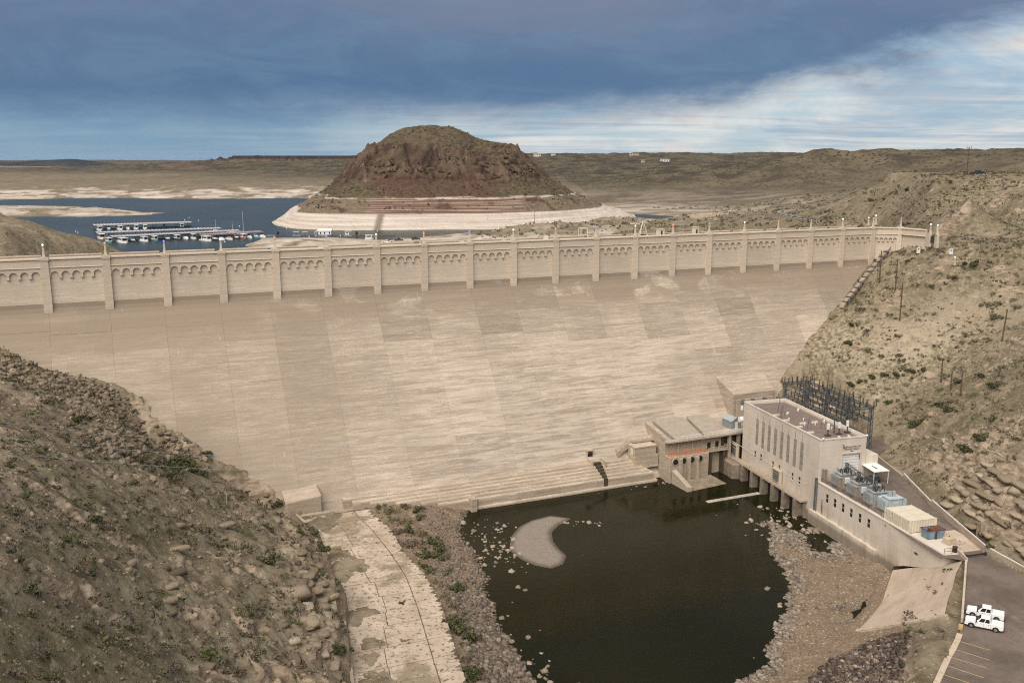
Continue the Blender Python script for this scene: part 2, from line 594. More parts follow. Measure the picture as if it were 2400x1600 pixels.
CTRL=[(-115.4,207.3,41.6),(-103.7,208.5,36.8),(-91.9,210.5,33.0),(-84.0,209.9,28.2),(-75.9,208.6,22.3),(-69.8,207.3,17.5),(-62.0,207.2,13.3),(-57.0,206.9,10.3),(-53.8,205.3,6.7),(-134.2,201.1,44.0),(-137.0,207.5,48.0),(-82.4,207.2,20.0),(-58.5,202.4,4.0),(-96.7,190.1,37.0),(-115.1,182.1,42.0),(-46.8,78.2,37.0),(-52.1,88.5,39.0),(-58.2,100.3,41.0),(-68.4,119.6,42.0),(-85.9,152.4,42.0),(-99.6,177.8,42.0),(-44.6,89.9,30.0),(-50.9,104.2,31.0),(-57.3,119.0,33.0),(-67.6,142.4,34.0),(-84.1,179.6,34.5),(-40.1,101.6,23.0),(-46.2,119.0,23.5),(-53.6,140.0,24.0),(-66.1,175.2,22.5),(-78.7,193.0,26.0),(-33.6,114.9,15.0),(-39.1,135.7,15.0),(-46.7,164.4,13.5),(-59.2,193.7,13.0),(-28.8,119.0,12.5),(-33.7,141.6,12.0),(-41.8,170.5,10.0),(-32.8,156.4,9.5),(-28.0,139.1,9.5),(-24.6,122.4,10.5),(-44.2,188.8,7.0),(-43.6,201.5,3.4),(-32.8,171.1,3.4),(-38.6,188.0,3.4),(-35.1,206.9,3.4),(-27.8,152.0,3.4),(-21.9,158.5,3.4),(-23.9,134.2,3.4),(-12.0,134.2,3.4),(-26.5,181.3,3.4),(-16.3,150.5,3.4),(-26.4,194.4,3.2),(-18.6,172.8,2.6),(-11.9,152.3,2.4),(-7.7,135.8,2.4),(-33.6,210.5,3.6),(-24.6,213.5,3.0),(-18.1,210.4,2.0),(-10.2,216.4,0.0),(-12.2,206.0,0.0),(-10.9,198.4,0.0),(-8.2,192.4,0.0),(-7.0,184.6,0.0),(-5.2,179.4,0.0),(-5.7,172.5,0.0),(-3.8,167.0,0.0),(-3.3,161.7,0.0),(-1.2,155.2,0.0),(0.3,149.2,0.0),(1.8,144.9,0.0),(3.1,139.8,0.0),(-5.4,216.9,-1.3),(-6.5,199.0,-1.3),(-2.8,185.3,-1.3),(-1.8,173.2,-1.3),(0.3,162.5,-1.3),(3.7,150.0,-1.3),(6.4,140.7,-1.3),(5.0,131.0,0.0),(7.6,118.4,0.0),(-4.9,127.0,2.6),(-2.7,114.1,3.0),(2.0,169.1,-2.0),(20.8,186.8,-3.0),(25.3,154.5,-3.0),(16.3,215.1,-1.5),(45.0,216.1,-3.0),(54.3,191.2,-2.0),(41.5,160.6,-2.0),(30.4,226.9,-1.5),(21.5,128.8,-3.0),(12.7,143.2,-2.0),(59.5,209.3,0.0),(59.0,200.4,0.0),(56.2,191.3,0.0),(56.9,186.7,0.0),(56.8,178.7,0.0),(56.2,174.7,0.0),(53.3,168.8,0.0),(52.8,165.1,0.0),(48.8,158.7,0.0),(46.6,152.8,0.0),(44.3,150.2,0.0),(44.3,146.3,0.0),(40.0,141.6,0.0),(37.4,139.8,0.0),(56.6,202.6,-1.3),(54.7,188.8,-1.3),(54.2,176.7,-1.3),(50.9,167.1,-1.3),(44.8,154.6,-1.3),(42.5,148.0,-1.3),(35.7,141.6,-1.3),(33.9,134.2,0.0),(28.8,126.3,0.0),(61.6,190.8,0.6),(60.3,195.2,0.4),(68.7,192.5,-0.5),(68.3,197.3,-0.5),(74.1,200.9,-0.2),(73.2,212.8,-1.0),(63.9,174.6,1.0),(57.5,168.5,0.8),(54.9,155.9,1.2),(49.6,151.5,0.7),(70.7,181.1,1.2),(76.6,188.6,1.2),(72.7,194.8,0.6),(65.0,162.9,0.5),(74.5,179.0,1.2),(75.5,174.9,1.5),(70.4,165.2,1.5),(62.9,155.6,1.5),(82.3,164.8,8.7),(74.9,151.3,9.3),(69.9,142.1,9.1),(74.9,161.7,4.1),(68.2,152.5,3.3),(57.6,148.4,2.4),(62.8,142.7,5.6),(52.2,140.1,3.0),(58.8,138.3,4.0),(59.1,130.8,7.1),(61.4,130.9,9.6),(65.2,134.8,9.9),(59.4,124.1,9.9),(53.6,147.9,1.6),(48.7,140.4,1.5),(81.0,155.8,9.9),(86.3,155.8,9.9),(84.4,144.6,9.9),(71.0,134.8,9.9),(75.7,130.3,9.9),(63.4,123.4,9.9),(72.0,123.4,9.9),(69.6,114.8,9.9),(57.4,114.8,9.9),(66.0,225.0,-2.0),(74.0,212.0,5.0),(83.0,206.0,9.7),(88.0,222.0,9.7),(87.0,196.0,9.7),(90.0,186.0,9.7),(83.0,243.0,9.7),(91.0,232.0,9.7),(86.0,262.0,10.0),(92.0,250.0,10.0),(60.0,245.0,-1.0),(50.0,243.0,-1.0),(92.5,220.2,10.1),(92.8,211.9,10.3),(90.7,192.3,10.5),(90.1,178.3,10.9),(89.7,166.1,11.3),(91.6,157.1,11.7),(118.3,307.5,46.9),(134.8,314.7,57.3),(153.1,322.7,57.3),(177.9,333.4,60.5),(89.4,277.5,22.5),(100.4,282.3,29.5),(113.3,287.9,37.6),(128.0,294.3,46.9),(144.5,301.4,57.3),(162.8,309.4,57.3),(187.6,320.2,60.5),(87.9,259.4,12.1),(93.4,261.8,17.1),(101.7,265.4,22.5),(112.7,270.2,29.5),(125.5,275.8,37.6),(140.2,282.1,46.9),(156.7,289.3,57.3),(175.0,297.3,57.3),(199.8,308.1,60.5),(99.6,247.1,12.1),(105.1,249.5,17.1),(113.4,253.0,22.5),(124.4,257.8,29.5),(137.2,263.4,37.6),(151.9,269.8,46.9),(168.4,277.0,57.3),(186.7,284.9,60.6),(211.5,295.7,64.9),(101.6,230.5,12.1),(107.1,232.9,17.1),(115.3,236.5,22.5),(126.4,241.2,29.5),(139.2,246.8,37.6),(153.9,253.2,46.9),(170.4,260.4,57.3),(188.7,268.3,60.6),(213.5,279.1,64.9),(93.3,209.4,11.3),(98.8,211.8,14.8),(107.1,215.4,20.0),(118.1,220.2,27.0),(130.9,225.8,35.1),(145.6,232.1,44.4),(162.1,239.3,54.8),(180.4,247.3,59.9),(205.2,258.0,64.2),(93.1,194.1,12.5),(98.6,196.5,17.4),(106.8,200.0,22.7),(117.8,204.8,29.6),(130.7,210.4,37.7),(145.4,216.8,47.0),(161.9,224.0,57.3),(180.2,231.9,60.6),(205.0,242.7,65.0),(94.0,179.2,13.3),(99.5,181.6,19.3),(107.8,185.2,24.5),(118.8,190.0,31.5),(131.6,195.6,39.6),(146.3,201.9,48.9),(162.8,209.1,57.9),(181.2,217.1,61.1),(205.9,227.8,65.5),(95.0,164.4,13.3),(100.5,166.8,19.3),(108.7,170.3,24.5),(119.8,175.1,31.5),(132.6,180.7,39.6),(147.3,187.1,48.9),(163.8,194.3,57.9),(182.1,202.2,61.1),(206.9,213.0,65.5),(96.1,147.4,13.3),(101.6,149.8,19.3),(109.8,153.4,24.5),(120.8,158.2,31.5),(133.7,163.7,39.6),(148.4,170.1,48.9),(164.9,177.3,57.9),(183.2,185.3,61.1),(208.0,196.0,65.5),(97.4,127.2,13.3),(102.9,129.6,19.3),(111.1,133.2,24.5),(122.1,138.0,31.5),(135.0,143.6,39.6),(149.7,150.0,48.9),(166.2,157.1,57.9),(184.5,165.1,61.1),(209.3,175.9,65.5),(128.4,329.4,57.3),(149.5,338.5,57.3),(147.3,356.1,58.7),(148.5,378.4,61.5),(176.8,363.5,67.1),(129.9,324.5,54.4),(121.1,315.9,48.6),(112.5,307.0,42.4),(98.6,293.3,33.1),(87.2,281.2,24.4),(80.7,273.6,18.7),(77.5,265.8,6.0),(224.0,417.0,77.0),(204.6,417.0,77.0),(170.3,398.1,76.6),(158.7,337.9,71.0),(189.3,350.9,70.5),(212.4,530.4,66.0),(152.5,457.1,56.0),(175.2,462.6,62.0),(136.9,364.5,58.0),(136.9,440.2,53.0),(213.7,500.0,76.1),(245.2,500.0,77.0),(268.3,500.0,77.9),(251.4,450.0,77.9),(155.7,336.8,57.3),(173.2,346.7,57.5),(138.7,338.2,57.0),(112.6,335.6,50.0),(92.3,332.2,44.0),(62.8,324.8,38.0),(31.3,322.0,34.0),(-0.2,319.3,33.0),(-151.4,215.4,18.0),(-169.3,256.7,20.0),(-114.7,231.4,18.0),(-132.6,272.6,20.0),(-78.0,247.3,18.0),(-95.9,288.6,20.0),(-41.3,263.2,18.0),(-59.2,304.5,20.0),(-4.6,279.2,18.0),(-22.6,320.5,20.0),(32.1,295.1,24.0),(69.9,308.3,30.0),(87.8,586.5,40.0),(111.2,568.0,44.0),(131.3,543.1,47.0),(149.0,535.1,50.0),(77.0,607.9,37.0),(53.0,660.6,39.0),(77.4,750.0,36.0),(35.1,613.2,38.0),(6.8,616.3,35.5),(-7.2,597.5,34.5),(-21.1,598.9,33.0),(-50.0,613.2,31.5),(-76.2,596.5,31.0),(-87.4,578.4,31.0),(1.3,724.3,30.0),(149.7,685.7,42.0),(-54.9,674.3,30.0),(-100.2,574.8,30.0),(-99.4,620.7,30.0),(-81.4,637.6,30.0),(-126.7,574.1,29.0),(16.9,668.7,38.0),(40.5,683.2,37.0),(64.7,714.9,34.5),(3.4,679.5,34.5),(80.1,790.9,30.3),(97.5,798.9,30.3),(121.2,812.4,30.3),(144.4,841.0,30.3),(93.3,860.7,27.5),(117.9,869.6,27.5),(138.2,874.0,28.0),(85.4,844.0,30.3),(108.2,855.9,30.5),(139.2,855.9,30.5),(-165.4,620.7,32.0),(-144.2,591.9,32.5),(-127.6,578.4,31.0),(-143.5,577.6,30.0),(-168.4,620.7,30.0),(-159.6,695.8,27.0),(154.8,554.0,50.0),(163.4,598.3,46.0),(-409.0,823.6,26.0),(-298.8,834.5,26.0),(-273.1,946.9,26.0),(-322.8,1219.6,26.0),(-208.8,620.4,26.0),(-234.8,577.5,26.0),(-139.0,759.8,27.0),(-92.9,728.6,28.0),(-25.7,733.0,28.0),(-210.8,728.5,26.0),(-199.9,823.6,26.0),(-585.8,1307.1,26.0),(-442.3,1165.1,27.0),(-359.8,1007.1,26.0),(-411.2,868.9,26.0),(-453.9,836.7,27.0),(-262.1,1198.5,27.0),(-493.1,960.6,33.5),(-450.1,953.6,33.0),(-401.8,942.7,31.0),(-365.2,960.5,30.0),(-511.4,945.9,36.0),(-488.5,901.8,30.0),(-405.4,901.8,30.0),(-178.7,330.0,64.2),(-180.4,350.0,58.5),(-181.0,370.0,51.1),(-174.9,380.0,44.6),(-193.1,340.0,67.8),(-162.8,300.0,62.9),(-155.2,300.0,56.0),(-245.6,558.6,24.0),(120.0,951.6,30.5),(190.8,978.6,33.0),(243.0,1009.3,36.0),(156.5,1051.4,34.0),(108.5,1104.2,34.0),(220.1,1131.8,42.0),(311.9,1090.6,46.0),(148.5,1182.8,46.0),(285.0,1187.4,48.0),(94.0,1178.6,44.0),(332.4,1001.8,50.0),(153.6,1500.0,53.4),(194.1,1900.0,66.6),(74.1,2200.0,83.6),(309.8,1600.0,58.6),(424.9,2200.0,78.6),(152.3,2700.0,96.7),(506.4,2900.0,101.6),(704.8,2700.0,100.3),(29.5,2700.0,97.9),(-96.8,2800.0,94.7),(441.5,1380.0,97.3),(446.8,1350.0,103.0),(480.6,1350.0,102.4),(529.8,1350.0,100.0),(579.3,1350.0,95.2),(628.8,1300.0,94.2),(668.1,1250.0,94.9),(384.3,1250.0,72.6),(412.9,1500.0,77.0),(381.2,1150.0,50.2),(451.6,1200.0,64.9),(505.9,1200.0,70.3),(563.4,1100.0,78.9),(615.5,1150.0,86.3),(435.4,1250.0,75.4),(-717.6,1330.0,31.6),(-626.1,1330.0,31.0),(-534.6,1330.0,29.8),(-415.6,1340.0,31.2),(-278.3,1330.0,29.8),(-797.0,1480.0,39.8),(-695.3,1480.0,40.5),(-593.7,1480.0,39.8),(-492.0,1480.0,40.5),(-390.5,1480.0,37.8),(-295.6,1480.0,36.5),(-941.2,1750.0,43.6),(-701.1,1750.0,43.6),(-460.9,1750.0,46.0),(-316.8,1750.0,46.7),(-1289.0,2400.0,45.9),(-960.3,2400.0,43.7),(-731.1,2300.0,47.5),(-683.1,2600.0,60.2),(-493.3,2600.0,60.2),(-1099.7,3300.0,62.7),(-942.1,3200.0,67.6),(-886.2,3100.0,87.5),(-840.7,3100.0,93.1),(-671.4,3100.0,93.1),(-502.2,3100.0,93.1),(-389.3,3100.0,93.1),(-1531.1,4500.0,42.8),(-2892.9,7500.0,28.8),(-3199.3,7500.0,45.6),(-3367.3,7500.0,79.2),(-3607.3,7500.0,69.1),(-3813.5,7500.0,55.7),(-4017.5,7500.0,65.8),(-4358.4,7500.0,72.5),(-1196.3,4185.0,84.4),(-906.4,4185.0,90.0),(-525.6,4185.0,90.0),(205.6,3645.0,94.0),(683.7,3915.0,98.7),(951.4,3645.0,97.6),(-4545.8,10125.0,71.7),(-5423.7,10125.0,58.3),(682.1,1822.5,98.6),(848.9,1755.0,92.9),(902.0,1687.5,93.7),(39.8,3645.0,95.2),(-4000.0,11500.0,60.0),(-1500.0,11500.0,60.0),(0.0,11500.0,60.0),(1500.0,11500.0,60.0),(4500.0,11500.0,60.0)]
BUTTE=[(-209.1,821.6,30.0),(-193.7,775.9,30.0),(-169.2,740.1,30.0),(-141.5,726.7,30.0),(-116.7,725.0,30.0),(-92.3,726.7,30.0),(-55.8,731.6,30.0),(-18.6,731.6,30.0),(-1.3,738.4,30.0),(25.9,766.6,30.0),(60.9,801.1,30.0),(80.7,823.7,30.0),(-177.1,783.3,40.4),(-147.6,760.4,40.4),(-94.9,749.5,40.4),(-45.0,760.4,40.4),(-6.5,769.4,40.4),(33.7,800.1,40.4),(-148.7,789.0,52.2),(-126.1,789.0,52.2),(-96.5,785.7,52.2),(-59.5,785.7,52.2),(-20.0,789.0,52.2),(34.8,830.1,52.2),(-146.3,830.0,61.6),(-141.0,850.0,69.5),(-116.2,815.0,66.0),(-99.4,812.0,67.4),(-75.2,815.0,64.7),(-48.2,820.0,63.2),(-21.0,835.0,65.6),(7.1,850.0,63.8),(29.0,865.0,62.1),(-136.3,850.0,82.7),(-126.9,855.0,91.1),(-115.9,835.0,78.0),(-97.4,832.0,78.0),(-98.8,846.0,90.4),(-77.8,848.0,90.4),(-76.8,835.0,76.6),(-49.7,850.0,83.4),(-21.7,865.0,80.6),(-0.1,885.0,79.1),(-116.2,862.0,98.2),(-109.7,868.0,104.7),(-99.4,880.0,109.4),(-87.0,888.0,111.3),(-69.5,890.0,109.5),(-61.0,895.0,109.9),(-50.8,900.0,109.4),(-43.4,900.0,104.0),(-93.0,860.0,101.7),(-65.0,868.0,100.4),(-33.2,905.0,98.2),(-22.8,910.0,96.0),(-7.7,918.0,95.1),(4.6,922.0,90.2),(13.9,925.0,80.3),(23.2,925.0,71.2),(38.5,920.0,62.2),(53.4,910.0,55.3),(66.9,905.0,49.0),(81.8,900.0,42.5),(-147.5,900.0,76.0),(-125.4,930.0,99.3),(-92.1,940.0,112.2),(-64.4,945.0,110.3),(-34.8,950.0,97.6),(-8.0,960.0,94.3),(14.4,960.0,79.4),(39.8,950.0,60.7),(-230.0,1060.0,30.0),(-230.0,1120.0,25.0),(-150.0,1060.0,30.0),(-150.0,1120.0,25.0),(-80.0,1060.0,30.0),(-80.0,1120.0,25.0),(0.0,1060.0,30.0),(0.0,1120.0,25.0),(80.0,1060.0,30.0),(80.0,1120.0,25.0),(150.0,1060.0,30.0),(150.0,1120.0,25.0),(-230.0,850.0,24.0),(-240.0,950.0,24.0),(190.0,850.0,26.0),(130.0,905.0,27.0),(150.0,930.0,27.0),(150.0,870.0,26.0),(125.0,960.0,28.0)]
BIG_L=[(-67.6,180.0,2.6,0),(-67.4,189.4,1.8,0),(-65.5,191.2,1.6,0),(-65.3,172.5,1.9,1),(-70.0,169.2,1.6,1),(-69.1,209.7,1.5,0),(-53.9,204.0,2.2,0),(-43.0,154.7,2.6,0),(-46.9,155.9,1.5,1),(-40.2,114.4,2.2,0),(-46.3,99.9,2.0,1),(-35.8,121.2,1.8,1),(-49.0,115.5,1.6,1),(-42.1,188.1,1.6,0),(-38.0,180.2,2.4,0),(-50.2,164.0,1.2,1),(-53.3,111.6,1.2,0),(-54.0,109.1,1.4,2),(-59.7,130.0,1.6,2),(-61.2,130.4,1.2,0),(-57.0,152.1,1.6,1),(-57.9,130.6,1.4,1),(-58.5,116.5,1.2,0),(-57.2,108.9,1.1,1),(-53.4,96.5,1.3,0),(-51.1,99.8,1.3,2),(-49.9,105.9,1.2,2),(-54.8,147.1,1.3,2),(-61.7,173.3,1.3,2),(-65.0,154.0,1.1,0),(-65.1,124.0,1.0,0),(-65.8,120.6,0.9,0),(-68.0,124.4,0.9,0),(-66.3,134.6,1.0,2),(-47.8,89.3,1.2,1),(-48.4,86.4,1.2,2),(-43.7,109.0,1.2,1),(-43.8,101.9,1.3,2),(-36.4,114.4,1.6,2),(-45.8,84.6,1.5,1),(-27.4,135.7,2.0,0),(-41.5,105.4,1.4,2),(-41.7,100.9,1.0,1),(-43.9,183.8,1.2,0),(-39.2,151.1,1.2,1)]
BIG_L2=[(-88.3,173.7,1.5,0),(-94.4,174.3,1.5,2),(-83.2,173.3,2.0,0),(-75.2,160.8,1.3,0),(-70.3,170.5,2.0,0),(-69.1,183.2,3.0,0),(-69.0,190.4,2.4,0),(-66.6,173.2,1.8,1),(-70.6,206.8,1.4,0),(-78.1,143.5,1.0,0),(-70.1,144.7,1.2,2),(-75.5,143.5,1.0,2)]
BIG_R=[(166.7,440.0,2.4,0),(142.3,288.9,3.4,0),(135.8,288.0,2.0,0),(110.0,293.1,1.8,1),(105.2,286.1,2.0,0),(108.1,280.2,1.2,2),(114.9,273.3,1.6,2),(138.6,265.4,2.4,0),(140.0,271.3,1.8,1),(129.5,288.0,1.7,1),(109.9,297.7,1.4,1),(115.4,283.4,1.4,1),(113.7,289.7,1.5,1),(113.0,300.1,1.2,2),(108.2,270.0,1.1,2),(112.4,266.8,1.4,2),(177.4,385.7,1.8,0),(171.0,390.0,1.5,1),(170.1,409.0,1.6,0),(196.9,371.4,1.5,1),(189.7,365.0,1.4,1),(126.4,291.4,1.3,1),(102.4,278.7,2.0,0),(105.8,273.1,2.0,1),(138.0,301.6,1.3,2),(136.1,301.4,1.3,2),(130.3,304.3,1.2,2),(133.5,306.4,1.0,2),(142.4,294.4,1.0,2),(133.7,291.8,1.2,1),(125.0,307.9,1.0,1),(145.9,279.7,1.0,1),(142.6,270.6,1.6,1),(143.5,264.0,1.6,1),(130.2,264.0,1.5,2),(135.7,250.1,1.4,2),(122.1,264.4,1.2,2),(166.0,422.4,1.3,0),(155.7,351.8,1.0,2)]
BIG_R2=[(108.1,269.6,1.2,2),(112.1,265.2,1.6,2),(121.5,257.9,1.5,2),(122.6,251.0,1.6,1),(127.3,238.2,1.3,1),(113.1,259.0,2.0,0),(109.4,260.2,2.0,0),(106.7,261.9,1.8,0),(103.4,263.3,1.8,0),(99.9,262.6,1.8,0),(97.4,262.9,1.6,0),(115.7,258.3,1.6,0),(118.9,251.3,2.0,1),(122.7,240.3,1.8,0),(121.1,229.4,2.2,0),(119.0,244.5,1.8,0),(105.5,237.2,2.2,0),(106.6,235.4,1.6,0),(109.0,237.6,1.3,1),(111.4,232.1,2.2,0),(112.4,238.7,1.6,0),(111.2,210.2,1.5,0),(106.5,205.1,2.6,0),(102.3,203.7,2.4,0),(108.2,230.4,1.2,2),(104.6,252.2,1.5,0),(104.4,187.6,1.4,1),(109.3,195.6,1.3,0),(106.0,226.2,1.2,1),(130.5,236.0,1.4,1),(117.1,266.5,1.0,2),(100.6,214.8,1.2,2),(90.9,166.9,1.0,0),(95.9,166.9,1.2,2),(93.1,178.1,1.1,2)]
BANK=[(-35.2,215.9,1.6,2),(-31.1,210.0,1.6,1),(-28.4,207.8,2.0,1),(-24.8,210.5,2.0,2),(-22.5,208.8,2.0,0),(-21.4,204.7,1.9,0),(-24.6,201.9,1.8,1),(-27.1,203.5,1.6,1),(-25.1,195.2,1.8,2),(-22.7,196.9,2.2,0),(-19.9,196.3,1.8,1),(-23.2,189.8,2.0,2),(-20.6,189.8,2.0,2),(-17.7,193.2,2.0,0),(-16.0,188.4,2.6,0),(-17.0,184.7,2.4,0),(-14.4,184.4,2.0,0),(-17.7,178.9,1.5,0),(-16.6,177.1,1.5,0),(-13.4,178.7,1.4,1),(-14.8,172.7,1.2,1),(-11.1,170.4,2.0,0),(-10.6,172.6,1.6,0),(-12.9,166.5,1.2,1),(-11.2,163.3,1.2,1),(-9.6,154.7,2.4,0),(-8.5,152.6,2.4,0),(-7.3,151.1,2.2,0),(-10.8,156.0,1.6,0),(-8.0,148.0,1.2,1),(-8.0,143.3,1.2,2),(-6.8,139.4,2.2,0),(-6.3,137.8,2.2,0),(-9.4,142.0,1.0,2),(-11.8,155.1,1.0,2),(-20.1,160.5,1.0,0),(-39.1,213.1,1.2,1),(-18.1,146.7,0.8,1)]
BOULD_L=[(-36.1,147.3,2.2),(-53.5,155.0,1.4),(-52.5,126.5,1.5),(-51.2,129.0,1.4),(-50.3,136.7,1.5),(-53.4,122.8,1.4),(-39.6,112.0,1.7),(-68.2,151.2,1.3),(-47.6,114.1,1.6),(-46.1,118.1,1.3),(-35.7,153.3,1.9),(-33.6,154.8,1.9),(-32.0,153.9,2.2),(-32.5,150.1,1.8),(-29.4,139.7,1.8),(-31.8,137.5,1.5),(-32.7,128.8,1.4),(-30.9,131.0,1.2),(-35.3,134.5,1.3),(-41.2,134.6,1.2),(-56.6,205.5,1.3),(-55.3,191.4,1.2),(-52.2,182.2,1.6),(-49.2,185.8,2.0),(-47.1,189.6,2.2),(-43.8,184.8,1.8),(-59.8,136.4,1.0),(-59.1,105.4,1.0),(-56.5,150.7,1.6),(-55.6,152.5,1.4)]
BOULD_R=[(98.4,192.1,2.2),(95.8,195.3,2.0),(94.8,194.5,1.6),(96.1,193.4,1.3),(97.2,190.9,1.8),(98.7,184.8,1.7),(99.8,184.4,1.5),(98.6,179.4,3.2),(97.8,182.3,2.2),(100.3,178.0,3.2),(101.1,177.5,2.6),(95.4,188.5,2.6),(96.0,184.1,2.6),(93.6,189.9,2.0),(93.7,188.1,2.0),(95.4,180.2,2.6),(97.1,179.0,3.0),(97.5,174.6,3.0),(95.4,176.9,2.4),(96.1,174.0,2.0),(96.9,171.7,2.2),(93.0,174.5,2.4),(93.7,171.0,3.0),(93.1,173.0,2.0),(93.3,165.9,2.4),(92.0,161.4,1.8),(95.0,166.0,2.4),(98.5,202.2,1.8),(98.7,198.0,1.8),(100.4,186.6,2.0),(100.9,183.5,1.4)]
BOULD_R2=[(103.7,234.5,2.6),(104.3,231.5,2.4),(104.9,227.7,2.4),(105.8,224.8,2.0),(102.1,229.4,1.8)]
BOULD_T=[(164.8,312.0,2.8),(156.8,375.8,2.2),(156.9,371.9,1.6)]
RUB=[(-110.9,200.1),(-108.6,198.1),(-106.6,192.7),(-103.0,194.2),(-101.3,196.6),(-99.0,197.6),(-98.4,204.6),(-97.2,206.4),(-95.6,205.0),(-91.5,185.8),(-94.3,199.5),(-124.8,273.7),(-92.4,199.7),(-86.9,179.7),(-85.0,181.2),(-90.3,197.0),(-87.8,204.6),(-88.3,200.9),(-87.2,208.3),(-98.6,192.8),(-95.8,192.9),(-76.5,163.9),(-75.6,165.3),(-74.6,166.8),(-73.5,170.0),(-74.6,178.7),(-75.1,184.7),(-73.1,168.9),(-79.3,211.5),(-77.8,210.2),(-75.9,207.5),(-81.8,209.9)]

# ================================================================ terrain
DAM_A = np.array([-108.7, 217.6])
DAM_T = np.array([0.91715, 0.39855])
DAM_N = np.array([0.39855, -0.91715])
DAM_RZ = math.atan2(DAM_T[1], DAM_T[0])
LAKE_Z, CREST_Z, PAD_Z = 30.0, 61.44, 10.3


def dam_sn(x, y):
    dx_, dy_ = x - DAM_A[0], y - DAM_A[1]
    return dx_ * DAM_T[0] + dy_ * DAM_T[1], dx_ * DAM_N[0] + dy_ * DAM_N[1]


def dam_w(s, n):
    return DAM_A + DAM_T * s + DAM_N * n


PAD = [(84.8, 164.4), (72.7, 139.9), (60.9, 122.7), (46.4, 99.1), (113.5, 94.9), (115.6, 144.5), (92.4, 158.2), (90.2, 167.3), (90.4, 178.3), (90.6, 192.4), (92.2, 210.8), (92.4, 228.1), (99.1, 235.3), (92.9, 276.6), (76.4, 272.4), (78.4, 247.7), (83.2, 210.7), (71.2, 207.3), (76.9, 185.8), (80.7, 166.2)]
CHUTE = [(-49.5, 202.5), (-36.3, 213.2), (-32.7, 205.5), (-27.3, 196.5), (-23.1, 184.3), (-17.5, 173.0), (-13.3, 160.3), (-7.3, 134), (-2, 112), (-22, 112), (-24.6, 133.9), (-29.6, 158.1), (-34.5, 172), (-42.2, 194.1)]
ISLAND = [(0.0, 195.4), (0.3, 200.4), (2.1, 206.0), (4.9, 209.8), (9.3, 212.6), (13.5, 211.2), (10.5, 207.5), (8.6, 203.0), (8.7, 197.8), (9.8, 193.7), (11.3, 189.8), (10.4, 186.0), (8.1, 184.1), (5.0, 185.6), (2.5, 188.2), (0.3, 192.1)]


def poly_dist(px, py, poly):
    d = np.full(np.shape(px), 1e9)
    n = len(poly)
    for i in range(n):
        ax, ay = poly[i][:2]
        bx, by = poly[(i + 1) % n][:2]
        ex, ey = bx - ax, by - ay
        t = np.clip(((px - ax) * ex + (py - ay) * ey) / (ex * ex + ey * ey), 0, 1)
        d = np.minimum(d, np.hypot(px - ax - t * ex, py - ay - t * ey))
    return np.where(in_poly(px, py, poly), -d, d)


def warp(x, y):
    return np.arctan2(x, y), np.log(np.hypot(x, y))


base_h = RBF(CTRL, warp, c=0.006)
NAZ = 820
az = np.linspace(R(-41), R(41), NAZ)
rr = np.concatenate([np.exp(np.linspace(math.log(58), math.log(430), 500)), np.exp(np.linspace(math.log(430), math.log(14000), 340))[1:]])
LR = np.log(rr)
AZ, RR = np.meshgrid(az, rr)
GX, GY = RR * np.sin(AZ), RR * np.cos(AZ)
# evaluate the smooth base on a coarser lattice, then refine
caz = np.linspace(az[0], az[-1], 274)
clr = np.linspace(LR[0], LR[-1], 700)
CA, CL = np.meshgrid(caz, clr)
CZ = base_h(np.exp(CL) * np.sin(CA), np.exp(CL) * np.cos(CA))


def bil(Z, u, v):
    h, w = Z.shape
    u = np.clip(u, 0, w - 1.001)
    v = np.clip(v, 0, h - 1.001)
    i, j = u.astype(int), v.astype(int)
    fu, fv = u - i, v - j
    return (Z[j, i] * (1 - fu) + Z[j, i + 1] * fu) * (1 - fv) + (Z[j + 1, i] * (1 - fu) + Z[j + 1, i + 1] * fu) * fv


ZB = bil(CZ, (AZ - caz[0]) / (caz[1] - caz[0]), (np.log(RR) - clr[0]) / (clr[1] - clr[0]))
GS, GN = dam_sn(GX, GY)
near = RR < 430
down = ((GN > 2) & (GS < 262)) | (GS >= 262)                   # canyon side of the dam and the right abutment
hillm = sstep(3.8, 9.0, ZB) * down * sstep(470, 400, RR)
pad_d = poly_dist(GX, GY, PAD)
chute_d = poly_dist(GX, GY, CHUTE)
hillm = hillm * sstep(0.3, 5.0, pad_d) * sstep(0.2, 3.5, chute_d)
Z = ZB.copy()
# slope-wise rills, mounds and rock ledges on the canyon walls
mound = fbm(GX / 16.0, GY / 16.0, 5, 0.55) * 0.85 + fbm(GX / 3.2, GY / 3.2, 3, 0.55) * 0.30
Z += hillm * mound
strat = np.where(GX < 0, Z + 0.40 * GX + 0.26 * GY, Z + 0.05 * GX - 0.04 * GY)
strat = (strat + fbm(GX / 13.0, GY / 13.0, 4, 0.6) * 2.0) / 2.7
fr = strat - np.floor(strat)
fr0 = fr
ledge = (sstep(0.55, 0.90, fr) - fr) * 1.7
lm = sstep(0.10, 0.42, fbm(GX / 15.0 + 5.0, GY / 15.0 - 3.0, 4, 0.6) + 0.10 * (GX < 0))
right_cliff = np.exp(-(((GX - 97) / 13.0) ** 2 + ((GY - 172) / 26.0) ** 2)) + 0.8 * np.exp(-(((GX - 101) / 12.0) ** 2 + ((GY - 205) / 12.0) ** 2))
left_cliff = np.exp(-((chute_d - 5) / 7.0) ** 2) * (GX < 0)
Z += hillm * ledge * np.clip(0.9 * lm + 0.8 * right_cliff + 0.8 * left_cliff, 0, 1.0)
# blocky broken rock where the bedrock is bare
Z += hillm * np.clip(right_cliff + left_cliff, 0, 1) * ridged(GX / 3.4, GY / 3.4, 3, 0.6) * 0.35
